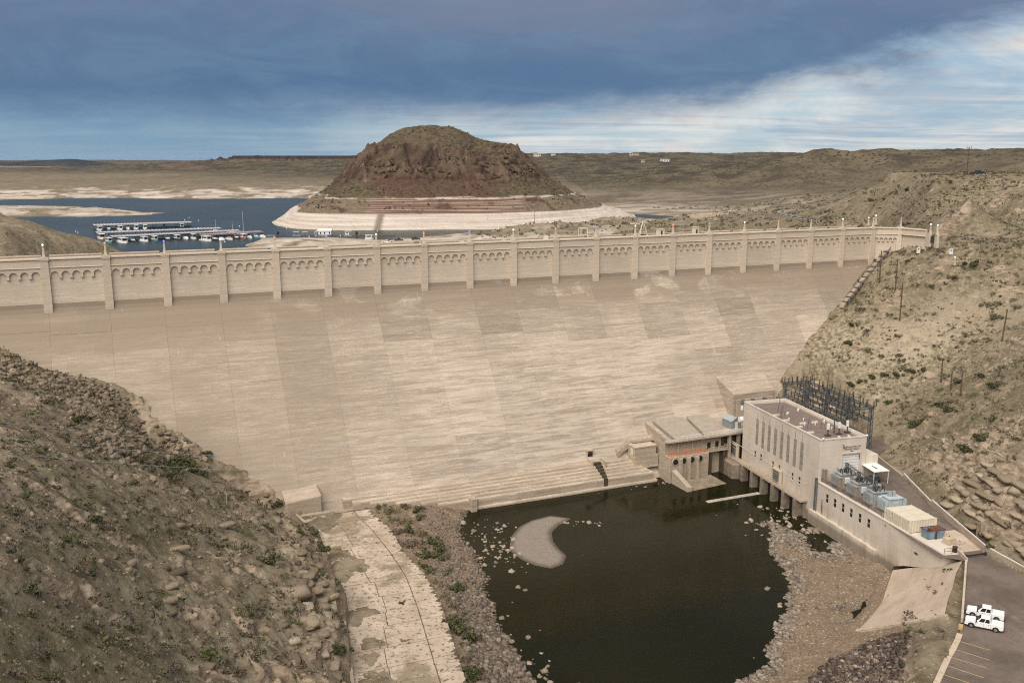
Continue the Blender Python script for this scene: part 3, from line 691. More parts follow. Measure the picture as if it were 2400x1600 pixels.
# low banks round the pool
bank = sstep(-0.4, 0.6, ZB) * sstep(9, 4, ZB) * (GN > 36) * (GS < 200) * sstep(0.0, 3.0, pad_d) * sstep(-0.2, 2.0, chute_d)
Z += bank * (fbm(GX / 4.0, GY / 4.0, 4, 0.6) * 0.28)
# gravel island
isl_d = poly_dist(GX, GY, ISLAND)
Z = np.where(isl_d < 6, np.maximum(Z, 0.55 * sstep(2.2, -1.4, isl_d) - 0.26 + 0.02 * fbm(GX, GY, 2)), Z)
Z = np.where(isl_d < 6, np.maximum(Z, -0.12 - 0.35 * np.maximum(isl_d, 0)), Z)
# upstream country
up = (~down) | (RR > 470)
upm = sstep(30.2, 36.0, ZB) * up
far = sstep(900, 2200, RR)
und = fbm(GX / 55.0, GY / 55.0, 5, 0.5) * 3.6 * (1 - far) + fbm(GX / 260.0, GY / 260.0, 6, 0.52) * 6.0 * far
und = und * np.where(RR > 1000, np.clip((ZB - 34) / 30, 0.15, 1), 1)
gul = -np.abs(fbm(GX / 120.0 + 3, GY / 120.0, 4)) * 9.0 * sstep(600, 1300, RR) * sstep(45, 62, ZB)
Z += upm * (und + gul + ridged(GX / 22.0, GY / 22.0, 3) * 0.7 * sstep(1200, 300, RR))
shore = np.exp(-((ZB - 32.0) / 3.2) ** 2) * up
Z += shore * (ridged(GX / 70.0, GY / 18.0, 4) * 1.5 * sstep(650, 1200, RR) + fbm(GX / 20.0, GY / 14.0, 3) * 0.5)
# pale cut terraces left by the old waterlines on the far right shore
Z = np.where(up & (RR > 700), Z + upm * 0.0, Z)
# flatten what was built flat
Z = np.where(pad_d < 0, np.minimum(Z, PAD_Z - 0.25), Z)
Z = np.where((pad_d >= 0) & (pad_d < 1.2) & (GX > 88), np.minimum(Z, PAD_Z + 1.0 + pad_d), Z)
Z = np.where(chute_d < 0.4, np.clip(Z, 3.28, 3.36), Z)
bench = sstep(0, 12, GY - 396 - 0.16 * (GX - 150)) * (GX > 150) * (GX < 420) * (GY < 520)
Z = Z + bench * (77.0 - Z) * sstep(70, 74, Z)
# bench cut for the crest road round the hillside
RD = [(141.0, 322.0), (146.0, 345.0), (149.0, 375.0), (151.0, 410.0), (149.5, 446.0), (147.5, 476.0), (146.5, 500.0), (149.0, 527.0), (160.0, 552.0), (178.0, 570.0), (205.0, 585.0)]
cv = []
for i in range(len(RD) - 1):
    p0, p1, p2, p3 = RD[max(i - 1, 0)], RD[i], RD[i + 1], RD[min(i + 2, len(RD) - 1)]
    for k in range(8):
        u = k / 8
        cv.append(tuple(0.5 * ((2 * p1[j]) + (-p0[j] + p2[j]) * u + (2 * p0[j] - 5 * p1[j] + 4 * p2[j] - p3[j]) * u * u + (-p0[j] + 3 * p1[j] - 3 * p2[j] + p3[j]) * u ** 3) for j in range(2)))


def road_z(i):
    return 57.4 + (54.0 - 57.4) * min(1.0, i / (len(cv) * 0.5))


CV = np.array(cv)
sel = (GX > 120) & (GX < 230) & (GY > 300) & (GY < 610)
rd_d = np.full(GX.shape, 1e9)
rd_z = np.zeros(GX.shape)
gxs, gys = GX[sel], GY[sel]
best, bz = np.full(gxs.shape, 1e9), np.zeros(gxs.shape)
for i, p in enumerate(cv):
    d_ = np.hypot(gxs - p[0], gys - p[1])
    m_ = d_ < best
    best[m_] = d_[m_]
    bz[m_] = road_z(i)
rd_d[sel], rd_z[sel] = best, bz
wr = sstep(9.0, 5.5, rd_d)
Z = Z * (1 - wr) + (rd_z + 0.05) * wr
cutl = (rd_d < 30) & (rd_d > 5.5)
Z = np.where(cutl, np.minimum(Z, rd_z + 0.1 + (rd_d - 5.5) * 1.1), Z)
# bank graded for the paving below the pad
LO = [(77.8, 179.4), (74.1, 172.6), (70.0, 165.0), (66.0, 159.7), (61.5, 154.2)]
HI = [(84.3, 164.6), (80.8, 159.6), (77.4, 153.6), (74.6, 149.2), (71.6, 143.8)]


def line_d(px, py, ln):
    d = np.full(np.shape(px), 1e9)
    for (ax, ay), (bx_, by_) in zip(ln[:-1], ln[1:]):
        ex, ey = bx_ - ax, by_ - ay
        t_ = np.clip(((px - ax) * ex + (py - ay) * ey) / (ex * ex + ey * ey), 0, 1)
        d = np.minimum(d, np.hypot(px - ax - t_ * ex, py - ay - t_ * ey))
    return d


rsel = (GX > 52) & (GX < 96) & (GY > 132) & (GY < 190)
rx_, ry_ = GX[rsel], GY[rsel]
dlo, dhi = line_d(rx_, ry_, LO), line_d(rx_, ry_, HI)
rz_ = 1.45 + 8.6 * dlo / (dlo + dhi)
rpd = poly_dist(rx_, ry_, LO + HI[::-1])
wz = sstep(3.0, 0.3, rpd)
Z[rsel] = np.where(poly_dist(rx_, ry_, PAD) < 0.3, Z[rsel], Z[rsel] * (1 - wz) + (rz_ - 0.12) * wz)
# keep the ground out of the dam body and the powerhouse
gl = np.array([(-60, -2), (-10.3, 6.8), (1, 10.4), (12.6, 13.1), (19.6, 16.9), (26.5, 21.3), (31.6, 25), (38.7, 28.1), (43.1, 30.4), (45.5, 33.2), (54, 36), (56, 40)])
gr = np.array([(262, -3), (249.9, 1.4), (238.5, 6.1), (220.3, 13.2), (205, 19.8), (195, 24.5), (183, 30), (178, 40)])
sl = np.interp(GN, gl[:, 1], gl[:, 0])
sr = np.interp(GN, gr[:, 1], gr[:, 0])
zf = 46.6 - (GN - 2.18) / 0.762
mid_ = (GN > 0) & (GN < 37) & (GS > sl + 1.0) & (GS < sr - 1.0)
Z = np.where(mid_, np.minimum(Z, zf - 1.2 - 0.25 * np.minimum(GS - sl, sr - GS)), Z)
out_ = (GN > 0) & (GN < 36) & ((GS < sl - 1.0) | (GS > sr + 1.0)) & (GS < 262) & down
Z = np.where(out_, np.maximum(Z, zf + 0.2 + 0.12 * np.clip(np.maximum(sl - GS, GS - sr), 0, 6)), Z)
inside = (GN > -6.5) & (GN < 1.5) & (GS < 258)
Z = np.where(inside, np.minimum(Z, 40.0), Z)
PLANT_O, PLANT_RZ = (71.0, 207.6), math.atan2(8.9, 33.9)


def plant_xy(x, y):
    """plan position in the powerhouse's own frame"""
    c, s = math.cos(PLANT_RZ), math.sin(PLANT_RZ)
    return (x - PLANT_O[0]) * c + (y - PLANT_O[1]) * s, -(x - PLANT_O[0]) * s + (y - PLANT_O[1]) * c


def plant_w(u, v):
    c, s = math.cos(PLANT_RZ), math.sin(PLANT_RZ)
    return PLANT_O[0] + u * c - v * s, PLANT_O[1] + u * s + v * c


pu, pv = plant_xy(GX, GY)
Z = np.where((pu > -5) & (pu < 12.5) & (pv > -2) & (pv < 46), np.minimum(Z, -1.5), Z)
Z = np.where((pu > -1.0) & (pu < 12.5) & (pv > -42) & (pv < 2), np.minimum(Z, 0.3 + np.clip(-pv - 20, 0, 10) * 0.06), Z)
Z = np.where((GS > 138) & (GS < 168) & (GN > 30) & (GN < 52), np.minimum(Z, -0.6), Z)


def ground(x, y):
    x, y = np.asarray(x, float), np.asarray(y, float)
    lr = np.log(np.hypot(x, y))
    return bil(Z, (np.arctan2(x, y) - az[0]) / (az[1] - az[0]), np.interp(lr, LR, np.arange(len(LR))))


# ---- surface masks
gy_, gx_ = np.gradient(ZB)
dr = np.gradient(rr)[:, None]
slope = np.hypot(gy_ / dr, gx_ / (RR * (az[1] - az[0])))
rock = np.clip(0.8 * sstep(0.95, 1.6, slope) + 0.95 * right_cliff * hillm + 0.6 * left_cliff * hillm + 0.8 * lm * sstep(0.5, 0.62, fr0) * hillm, 0, 1) * (hillm > 0.02)
n_ring = fbm(GX / 40.0, GY / 40.0, 4)
ring = up * sstep(29.0, 30.2, Z) * np.where(RR > 1200, sstep(38.5, 35.5, Z + n_ring * 4), sstep(40.0, 34.0, Z + n_ring * 5)) * sstep(0.15, -0.25, n_ring - 0.25)
ring = np.where((GY > 900) & (GX > 90) & up, 0.12 * ring + 0.50 * sstep(0.62, 0.9, ridged(GX / 190.0, GY / 34.0, 3)) * sstep(48, 44, Z), ring)
sandbar = sstep(2.5, 0.5, isl_d)
gravel = np.clip(bank * 1.3 + (isl_d < 4) * 1.0 + (down & (Z < 2.0)) * 1.0, 0, 1)
veg = np.clip(sstep(-0.1, 0.45, fbm(GX / 30.0 + 2, GY / 30.0 + 8, 5, 0.6)) + 0.30 * near, 0, 1) * sstep(-0.5, 1.5, chute_d) * (1 - gravel) * (1 - 0.7 * rock)
farv = sstep(700, 1500, RR) * np.where((GX > 90) & (GY > 850), sstep(31, 37, Z), sstep(40, 55, Z))
pale = np.exp(-(((GX - 118) / 26.0) ** 2 + ((GY - 268) / 14.0) ** 2)) + 0.8 * np.exp(-(((GX - 98) / 14.0) ** 2 + ((GY - 285) / 12.0) ** 2))
rubble = np.exp(-(((GX + 95) / 22.0) ** 2 + ((GY - 195) / 14.0) ** 2))

t = NT("desert_ground")
P_ = t.coord('World')
nA = t.noise(P_, 0.045, 6, 0.62)
nB = t.noise(P_, 0.35, 6, 0.65)
nC = t.noise(P_, 2.2, 5, 0.7)
nD = t.noise(P_, 0.9, 3, 0.6)
col = t.mix(t.ramp(nA, 0.35, 0.65), (0.192, 0.155, 0.106), (0.296, 0.243, 0.170))
col = t.mix(t.ramp(nB, 0.42, 0.70), col, (0.115, 0.082, 0.052))
col = t.mix(t.math('MULTIPLY', t.attr('pale'), t.ramp(nB, 0.25, 0.6)), col, (0.44, 0.36, 0.26))
# fine grit and pebbles
nE = t.noise(P_, 4.5, 5, 0.8)
col = t.mix(t.math('MULTIPLY', t.ramp(nE, 0.52, 0.64), 0.55), col, (0.085, 0.064, 0.042))
col = t.mix(t.math('MULTIPLY', t.ramp(nE, 0.46, 0.34), 0.5), col, (0.400, 0.325, 0.228))
# dry grass tinting the soil
gm = t.math('MULTIPLY', t.attr('veg'), t.ramp(nD, 0.35, 0.65))
col = t.mix(t.math('MULTIPLY', gm, 0.85), col, (0.128, 0.112, 0.058))
# exposed bedrock, bedded
bed = t.noise(t.coord('World', (0.25, 0.25, 1.6), (0.04, 0.06, 0)), 1.0, 6, 0.65, 0.4)
rk = t.mix(t.ramp(bed, 0.36, 0.64), (0.175, 0.128, 0.088), (0.400, 0.315, 0.222))
rk = t.mix(t.ramp(t.noise(P_, 0.22, 4, 0.5), 0.58, 0.66), rk, (0.40, 0.325, 0.235))
col = t.mix(t.ramp(t.attr('rock'), 0.25, 0.75), col, rk)
# stones lying about
vd = t.voro(P_, 1.35, 'F1', 'Distance')
vc = t.voro(P_, 1.35, 'F1', 'Color')
vsep = t.n('ShaderNodeSeparateColor')
t.l(vc, vsep.inputs[0])
stone = t.math('MULTIPLY', t.ramp(vd, 0.34, 0.22), t.ramp(vsep.outputs[0], 0.55, 0.62))
stcol = t.mix(vsep.outputs[1], (0.20, 0.15, 0.105), (0.46, 0.37, 0.27))
col = t.mix(t.math('MULTIPLY', stone, 0.85), col, stcol)
# gravel and cobbles of the river bank
vd2 = t.voro(P_, 1.7, 'F1', 'Distance')
vc2 = t.voro(P_, 3.4, 'F1', 'Color')
vsep2 = t.n('ShaderNodeSeparateColor')
t.l(vc2, vsep2.inputs[0])
gcol = t.mix(t.ramp(nC, 0.3, 0.7), (0.148, 0.104, 0.066), (0.250, 0.182, 0.122))
gcol = t.mix(t.math('MULTIPLY', vsep2.outputs[0], 0.35), gcol, (0.30, 0.24, 0.185))
gcol = t.mix(t.ramp(vsep2.outputs[1], 0.90, 0.96), gcol, (0.38, 0.31, 0.25))
gcol = t.mix(t.ramp(nB, 0.5, 0.7), gcol, (0.185, 0.128, 0.080))
col = t.mix(t.attr('gravel'), col, gcol)
col = t.mix(t.attr('sandbar'), col, t.mix(t.ramp(nE, 0.40, 0.62), (0.300, 0.255, 0.212), (0.205, 0.170, 0.138)))
# pale bathtub ring of the reservoir
rnA = t.noise(t.coord('World', (0.02, 0.02, 0.5)), 1.0, 6, 0.7)
rcol = t.mix(t.ramp(rnA, 0.35, 0.62), (0.34, 0.275, 0.215), (0.60, 0.52, 0.435))
rcol = t.mix(t.ramp(t.noise(P_, 0.05, 6, 0.7), 0.58, 0.68), rcol, (0.16, 0.115, 0.105))
col = t.mix(t.attr('ring'), col, rcol)
# far scrub
fcol = t.mix(t.ramp(t.noise(P_, 0.016, 8, 0.72), 0.38, 0.62), (0.052, 0.040, 0.029), (0.135, 0.108, 0.066))
vd3 = t.voro(P_, 0.15, 'F1', 'Distance')
fcol = t.mix(t.ramp(vd3, 0.40, 0.26), fcol, (0.034, 0.034, 0.018))
col = t.mix(t.attr('farv'), col, fcol)
# wet margin of the pool
zz_ = t.sep(P_)[2]
wet = t.math('MULTIPLY', t.ramp(t.math('ABSOLUTE', zz_), 0.32, 0.05), 0.65)
col = t.mix(wet, col, (0.050, 0.037, 0.022))
t.bump(t.math('ADD', t.math('MULTIPLY', nC, 0.5), t.math('ADD', nB, t.math('MULTIPLY', bed, 0.6))), 0.75, 0.55)
M_GROUND = t.done(col, 0.95, 0, 0.12)

idx = np.arange(Z.size).reshape(Z.shape)
F = np.stack([idx[:-1, :-1], idx[:-1, 1:], idx[1:, 1:], idx[1:, :-1]], -1).reshape(-1, 4)
V = np.stack([GX, GY, Z], -1).reshape(-1, 3)
me = npmesh("ground", V, F, M_GROUND, True, dict(rock=rock, ring=ring, gravel=gravel, veg=veg, farv=farv, pale=pale + 0.35 * rubble, sandbar=sandbar))
put(bpy.data.objects.new("ground", me), kind="structure")

# ================================================================ the butte
bw = lambda x, y: (x / 100.0, y / 100.0)
butte_h = RBF(BUTTE, bw, c=0.045)
bx = np.arange(-262, 200, 1.25)
by = np.arange(712, 1130, 1.25)
BX, BY = np.meshgrid(bx, by)
BZ0 = butte_h(BX, BY)
bsh = np.array([q for q in BUTTE if abs(q[2] - 30.0) < 0.01 and q[1] < 1000])
bsh = bsh[np.argsort(bsh[:, 0])]
front = np.interp(BX, bsh[:, 0], bsh[:, 1]) - BY
BZ0 = np.where(front > 0, np.minimum(BZ0, 30.0 - 0.35 * front), BZ0)
BZ0 = np.where(BX < bsh[0, 0], np.minimum(BZ0, 30.0 - 0.5 * (bsh[0, 0] - BX)), BZ0)
hm = sstep(50, 62, BZ0)
BZ = BZ0 + hm * (fbm(BX / 30.0, BY / 30.0, 6, 0.6) * 1.9) + sstep(29.5, 33, BZ0) * fbm(BX / 14.0, BY / 14.0, 4) * 0.6
# cliff ribs and gullies
cl = sstep(60, 70, BZ0) * sstep(101, 88, BZ0)
BZ += cl * (ridged(BX / 26.0 + 0.4 * fbm(BX / 40.0, BY / 40.0, 2), BY / 70.0, 5, 0.6) * 5.2 - 2.0)
st = (BZ + fbm(BX / 30.0, BY / 30.0, 3) * 2.2) / 5.5
fr = st - np.floor(st)
BZ += cl * (sstep(0.4, 0.95, fr) - fr) * 1.6
# wave-cut benches between the old waterlines
wc = sstep(39.8, 41, BZ0) * sstep(54, 52, BZ0)
fr = (BZ0 / 2.1) - np.floor(BZ0 / 2.1)
BZ += wc * (sstep(0.45, 0.75, fr) - fr) * 2.0
gy_, gx_ = np.gradient(BZ, 1.25)
bsl = np.hypot(gx_, gy_)
t = NT("butte_rock")
P_ = t.coord('World')
zz_ = t.sep(P_)[2]
warpn = t.noise(P_, 0.035, 5, 0.6)
zj = t.math('ADD', zz_, t.math('MULTIPLY', t.math('SUBTRACT', warpn, 0.5), 4.0))
nA = t.noise(P_, 0.05, 6, 0.65)
nB = t.noise(P_, 0.28, 6, 0.7)
strk = t.noise(t.coord('World', (0.12, 0.12, 0.012)), 1.0, 6, 0.65, 0.3)
cliff = t.mix(t.ramp(nA, 0.36, 0.62), (0.062, 0.040, 0.030), (0.140, 0.094, 0.066))
cliff = t.mix(t.ramp(strk, 0.55, 0.72), cliff, (0.205, 0.150, 0.110))
soil = t.mix(t.ramp(nB, 0.35, 0.65), (0.078, 0.060, 0.036), (0.150, 0.114, 0.072))
soil = t.mix(t.ramp(t.voro(P_, 0.16, 'F1', 'Distance'), 0.40, 0.2), soil, (0.055, 0.055, 0.026))
talus = t.mix(t.ramp(nB, 0.4, 0.65), (0.086, 0.050, 0.036), (0.128, 0.080, 0.055))
xx = t.sep(P_)[0]
tal_m = t.math('MULTIPLY', t.ramp(t.math('ABSOLUTE', t.math('ADD', xx, t.math('ADD', 62.0, t.math('MULTIPLY', t.math('SUBTRACT', nA, 0.5), 40.0)))), 62.0, 44.0), t.ramp(zz_, 74.0, 66.0))
top = t.mix(t.ramp(t.attr('steep'), 0.55, 1.15), soil, cliff)
top = t.mix(t.math('MULTIPLY', tal_m, 0.9), top, talus)
mid_l = t.noise(t.coord('World', (0.008, 0.008, 1.1)), 1.0, 4, 0.6)
mid_red = t.mix(t.ramp(mid_l, 0.42, 0.62), (0.150, 0.082, 0.060), (0.400, 0.320, 0.255))
mid_tan = t.mix(t.ramp(nB, 0.38, 0.66), (0.150, 0.115, 0.078), (0.235, 0.185, 0.128))
mid_m = t.ramp(t.math('ABSOLUTE', t.math('ADD', xx, 55.0)), 70.0, 55.0)
mid = t.mix(mid_m, mid_tan, mid_red)
mid = t.mix(t.ramp(t.noise(P_, 0.045, 4, 0.55), 0.56, 0.68), mid, talus)
line = t.math('MULTIPLY', t.ramp(zj, 50.9, 51.6), t.ramp(zj, 53.4, 52.7))
mid = t.mix(t.math('MULTIPLY', line, t.ramp(nA, 0.42, 0.55)), mid, (0.50, 0.43, 0.36))
c = t.mix(t.ramp(zj, 52.0, 53.2), mid, top)
rn = t.noise(t.coord('World', (0.012, 0.012, 0.75)), 1.0, 6, 0.7)
ringc = t.mix(t.ramp(rn, 0.34, 0.66), (0.45, 0.375, 0.305), (0.64, 0.565, 0.485))
ringc = t.mix(t.ramp(nB, 0.62, 0.72), ringc, (0.28, 0.22, 0.17))
ringc = t.mix(t.ramp(t.math('ABSOLUTE', t.math('ADD', xx, 104.0)), 4.5, 1.0), ringc, (0.24, 0.20, 0.155))
c = t.mix(t.ramp(t.math('ADD', zz_, t.math('MULTIPLY', t.math('SUBTRACT', warpn, 0.5), 1.5)), 39.9, 40.9), ringc, c)
t.bump(t.math('ADD', nB, t.math('MULTIPLY', strk, 1.2)), 0.9, 1.6)
M_BUTTE = t.done(c, 0.95, 0, 0.1)
idx = np.arange(BZ.size).reshape(BZ.shape)
F = np.stack([idx[:-1, :-1], idx[:-1, 1:], idx[1:, 1:], idx[1:, :-1]], -1).reshape(-1, 4)
# push cliffs in and out so they stand as buttresses and clefts
cz = sstep(58, 72, BZ) * sstep(104, 92, BZ) * sstep(0.35, 0.8, bsl)
push = ridged(BX / 15.0 + 0.6 * fbm(BX / 25.0, BZ / 25.0, 2), BZ / 55.0, 5, 0.65) * 2.6 + ridged(BX / 4.0, BZ / 7.0, 3, 0.6) * 1.2
V = np.stack([BX, BY - cz * push, BZ + cz * 1.2 * fbm(BX / 6.0, BZ / 4.0, 3)], -1).reshape(-1, 3)
keep = (V[F][:, :, 2].max(1) > 27.0)
me = npmesh("butte", V, F[keep], M_BUTTE, True, dict(steep=bsl))
put(bpy.data.objects.new("butte", me), kind="structure")


def butte_ground(x, y):
    return bil(BZ, (np.asarray(x, float) - bx[0]) / 1.25, (np.asarray(y, float) - by[0]) / 1.25)


# flat-topped mesa beyond the lake, left of the butte, and the low far range
def relief(name, x0, x1, nx, y0, y1, ny, hfun, mat):
    xs_ = np.linspace(x0, x1, nx)
    ys_ = np.linspace(y0, y1, ny)
    X_, Y_ = np.meshgrid(xs_, ys_)
    Z_ = hfun(X_, Y_)
    idx_ = np.arange(Z_.size).reshape(Z_.shape)
    F_ = np.stack([idx_[:-1, :-1], idx_[:-1, 1:], idx_[1:, 1:], idx_[1:, :-1]], -1).reshape(-1, 4)
    me_ = npmesh(name, np.stack([X_, Y_, Z_], -1).reshape(-1, 3), F_, mat, True)
    put(bpy.data.objects.new(name, me_), kind="structure")


def mesa_h(X_, Y_):
    w_ = fbm(X_ / 170.0, Y_ / 170.0, 5, 0.55) * 70.0 - np.abs(fbm(X_ / 90.0 + 7, Y_ / 160.0, 4)) * 60.0
    d1 = np.minimum(X_ + 905.0, Y_ - 2840.0) + w_
    talus = 40.0 + 36.0 * sstep(-420, 40, d1) ** 1.3
    cap = 76.0 + 17.0 * sstep(10, 48, d1)
    z_ = np.where(d1 > 10, cap, talus)
    step = 54.0 + 13.0 * sstep(0, 40, np.minimum(X_ + 1080.0, Y_ - 2900.0) + w_)
    z_ = np.maximum(z_, np.where(X_ < -850, step * sstep(-60, 0, np.minimum(X_ + 1080.0, Y_ - 2900.0) + w_), 0))
    return z_ + fbm(X_ / 40.0, Y_ / 40.0, 4) * 1.2 * (d1 < 5)


t = NT("mesa_rock")
P_ = t.coord('World')
zm = t.sep(P_)[2]
n1 = t.noise(P_, 0.012, 8, 0.7)
c = t.mix(t.ramp(n1, 0.38, 0.62), (0.070, 0.050, 0.038), (0.150, 0.112, 0.080))
c = t.mix(t.ramp(zm, 79.0, 87.0), c, (0.040, 0.031, 0.027))
c = t.mix(t.math('MULTIPLY', t.ramp(t.noise(P_, 0.05, 6, 0.7), 0.5, 0.65), 0.6), c, (0.050, 0.045, 0.028))
t.bump(t.noise(P_, 0.06, 6, 0.7), 0.9, 6.0)
M_MESA = t.done(c, 0.95, 0, 0.1)
relief("mesa", -1350, -120, 420, 2420, 3700, 300, mesa_h, M_MESA)
FR_X = np.array([-5200, -4200, -3270, -3110, -2950, -2770, -2560, -2330, -2100, -1850, -1500])
FR_Z = np.array([76, 72, 70, 62, 74, 82, 56, 44, 40, 34, 20])
t = NT("far_range_hazed_scrub")
P_ = t.coord('World')
c = t.mix(t.ramp(t.noise(P_, 0.004, 7, 0.65), 0.38, 0.62), (0.022, 0.027, 0.032), (0.050, 0.050, 0.048))  # dark scrub tone with distance haze painted in as a blue cast
M_RANGE = t.done(c, 0.95, 0, 0.1)
relief("far_range", -5200, -1500, 260, 5200, 7200, 120, lambda X_, Y_: np.interp(X_, FR_X, FR_Z) * np.exp(-((Y_ - 6000.0) / 620.0) ** 2) + fbm(X_ / 240.0, Y_ / 240.0, 5) * 5.0 * np.exp(-((Y_ - 5900.0) / 420.0) ** 2) * sstep(0, 300, np.abs(Y_ - 6000)), M_RANGE)


# ================================================================ water
def water_mat(name, deep, wave, rough, spec=0.5, bscale=1.0, bstr=0.15):
    t = NT(name)
    P_ = t.coord('World')
    n = t.noise(P_, 0.02, 4, 0.6)
    c = t.mix(t.ramp(n, 0.3, 0.7), deep, tuple(x * 1.5 for x in deep))
    w = t.math('ADD', t.noise(P_, wave, 3, 0.6), t.math('MULTIPLY', t.noise(t.coord('World', (1, 0.45, 1)), wave * 3.1, 2, 0.5), 0.4))
    t.bump(w, bstr, bscale)
    t.b.inputs['IOR'].default_value = 1.33
    return t.done(c, rough, 0, spec)


M_POOL = water_mat("pool_water", (0.0095, 0.0088, 0.0026), 0.5, 0.10, 0.15, 0.25, 0.12)
M_LAKE = water_mat("lake_water", (0.024, 0.034, 0.033), 0.16, 0.30, 0.32, 0.6, 0.45)
p = [dam_w(40, 38), dam_w(175, 30), (75, 260), (90, 200), (84, 150), (60, 100), (-25, 100), (-25, 190)]
mb = MB()
mb.add([(q[0], q[1], 0.0) for q in p], [tuple(range(len(p)))])
mb.build("pool_water", M_POOL, kind="structure")
p = [dam_w(-160, -4), dam_w(262, -4), (180, 420), (700, 1400), (700, 1700), (-1900, 1700), (-1300, 500)]
mb = MB()
mb.add([(q[0], q[1], LAKE_Z) for q in p], [tuple(range(len(p)))])
mb.build("lake_water", M_LAKE, kind="structure")

# ================================================================ the dam  (own frame: x along the crest, -y downstream)
def conc(name, light, dark, bands=True, rnd=0.10, streak=0.6):
    t = NT(name)
    v = t.coord('Object')
    st = t.noise(t.coord('Object', (0.075, 0.3, 1.15)), 1.0, 10, 0.78, 0.5)
    st2 = t.noise(t.coord('Object', (0.22, 0.5, 3.6)), 1.0, 8, 0.72, 0.6)
    big = t.noise(v, 0.06, 4, 0.55)
    gr = t.noise(v, 2.2, 7, 0.8)
    c = t.mix(t.ramp(st, 0.36, 0.66), dark, light)
    c = t.mix(t.math('MULTIPLY', t.ramp(st2, 0.53, 0.62), streak), c, tuple(min(1, x * 1.22) for x in light))
    c = t.mix(t.math('MULTIPLY', t.ramp(gr, 0.46, 0.66), 0.5), c, tuple(x * 0.72 for x in dark))
    c = t.mix(t.math('MULTIPLY', t.ramp(big, 0.40, 0.70), 0.45), c, tuple(x * 0.86 for x in dark))
    k = t.math('ADD', t.math('MULTIPLY', t.rand(), rnd), 1.0 - rnd / 2)
    mm = t.n('ShaderNodeVectorMath')
    mm.operation = 'SCALE'
    t.l(c, mm.inputs[0])
    t.l(k, mm.inputs['Scale'])
    hgt = t.math('ADD', st, t.math('MULTIPLY', gr, 0.4))
    t.bump(hgt, 0.5, 0.25)
    t.st = st
    return t, mm.outputs[0]


t, c = conc("face_concrete", (0.520, 0.435, 0.345), (0.352, 0.286, 0.220), rnd=0.10, streak=0.75)
xs, ys, zs = t.sep(t.coord('Object'))
st_ = t.st
ocol = t.n('ShaderNodeObjectInfo').outputs['Color']
c = t.mix(1.0, c, ocol, 'MULTIPLY')
# thin lift lines every metre and a half, broken up by noise
lz = t.math('ABSOLUTE', t.math('SUBTRACT', t.math('FRACT', t.math('DIVIDE', t.math('ADD', zs, t.math('MULTIPLY', t.noise(t.coord('Object', (0.05, 0.1, 0.1)), 1.0, 3), 0.6)), 1.52)), 0.5))
ln = t.noise(t.coord('Object', (0.10, 0.3, 1.3)), 1.0, 5, 0.65)
c = t.mix(t.math('MULTIPLY', t.ramp(lz, 0.09, 0.0), t.ramp(ln, 0.42, 0.60, 0.0, 0.65)), c, (0.255, 0.200, 0.148))
c = t.mix(t.math('MULTIPLY', t.ramp(lz, 0.40, 0.49), t.ramp(ln, 0.56, 0.66, 0.0, 0.6)), c, (0.66, 0.58, 0.48))
# brown weathering just below the crest wall, stronger towards the two abutments
wn = t.noise(t.coord('Object', (0.075, 0.1, 0.14)), 1.0, 6, 0.6, 0.3)
bandm = t.math('MULTIPLY', t.ramp(zs, 38.0, 47.0), t.ramp(wn, 0.38, 0.47))
c = t.mix(t.math('MULTIPLY', bandm, 0.80), c, (0.255, 0.198, 0.146))
leftm = t.math('MULTIPLY', t.ramp(xs, 85.0, 30.0), t.ramp(t.noise(t.coord('Object', (0.03, 0.1, 0.05)), 1.0, 4, 0.6), 0.25, 0.6))
c = t.mix(t.math('MULTIPLY', leftm, 0.75), c, (0.285, 0.225, 0.166))
midm = t.math('MULTIPLY', t.math('MULTIPLY', t.ramp(xs, 60.0, 100.0), t.ramp(xs, 185.0, 150.0)), t.ramp(zs, 38.0, 24.0))
c = t.mix(t.math('MULTIPLY', midm, t.ramp(st_, 0.42, 0.58, 0.0, 0.38)), c, (0.60, 0.515, 0.425))
# pale lime runs
run = t.noise(t.coord('Object', (0.9, 0.2, 0.05)), 1.0, 5, 0.6)
c = t.mix(t.math('MULTIPLY', t.ramp(run, 0.66, 0.74), 0.4), c, (0.64, 0.56, 0.46))
M_FACE = t.done(c, 0.92, 0, 0.15)
t, c = conc("crest_concrete", (0.655, 0.555, 0.440), (0.550, 0.455, 0.352), rnd=0.15, streak=0.35)
M_CREST = t.done(c, 0.9, 0, 0.15)
t, c = conc("old_concrete", (0.520, 0.430, 0.335), (0.360, 0.292, 0.222), rnd=0.10, streak=0.4)
M_OLD = t.done(c, 0.92, 0, 0.15)
t, c = conc("toe_concrete", (0.535, 0.445, 0.345), (0.350, 0.282, 0.212), rnd=0.14, streak=0.8)
M_TOE = t.done(c, 0.92, 0, 0.15)

BAY = 13.2
M_STEEL0 = simple("bracket_steel", (0.20, 0.21, 0.21), 0.6, 0.3, var=0.2, scale=2.0)
ZV = 50.6            # foot of the vertical crest wall


def face_n(z):
    """downstream offset of the face at height z"""
    if z >= ZV:
        return 0.0
    if z > 46.6:
        u = (ZV - z) / 4.0
        return 2.9 * u * u * 0.55 + 1.3 * u * 0.45 * u
    return 2.18 + 0.762 * (46.6 - z)


dam = thing("dam", "long pale concrete gravity dam with arcaded parapet spanning the canyon", "dam", (DAM_A[0], DAM_A[1], 0), DAM_RZ)
S0, S1 = -4 * BAY, 19 * BAY
# solid core a little behind the face blocks
prof = [(6.3, -6), (6.3, 60.2), (0.25, 60.2)]
for z in (ZV, 49.6, 48.6, 47.6, 46.6, 2, -6):
    prof.append((-(face_n(z) - 0.3), z))
MB().extrude(prof, 'x', S0, 264.0).build("core", M_FACE, dam)
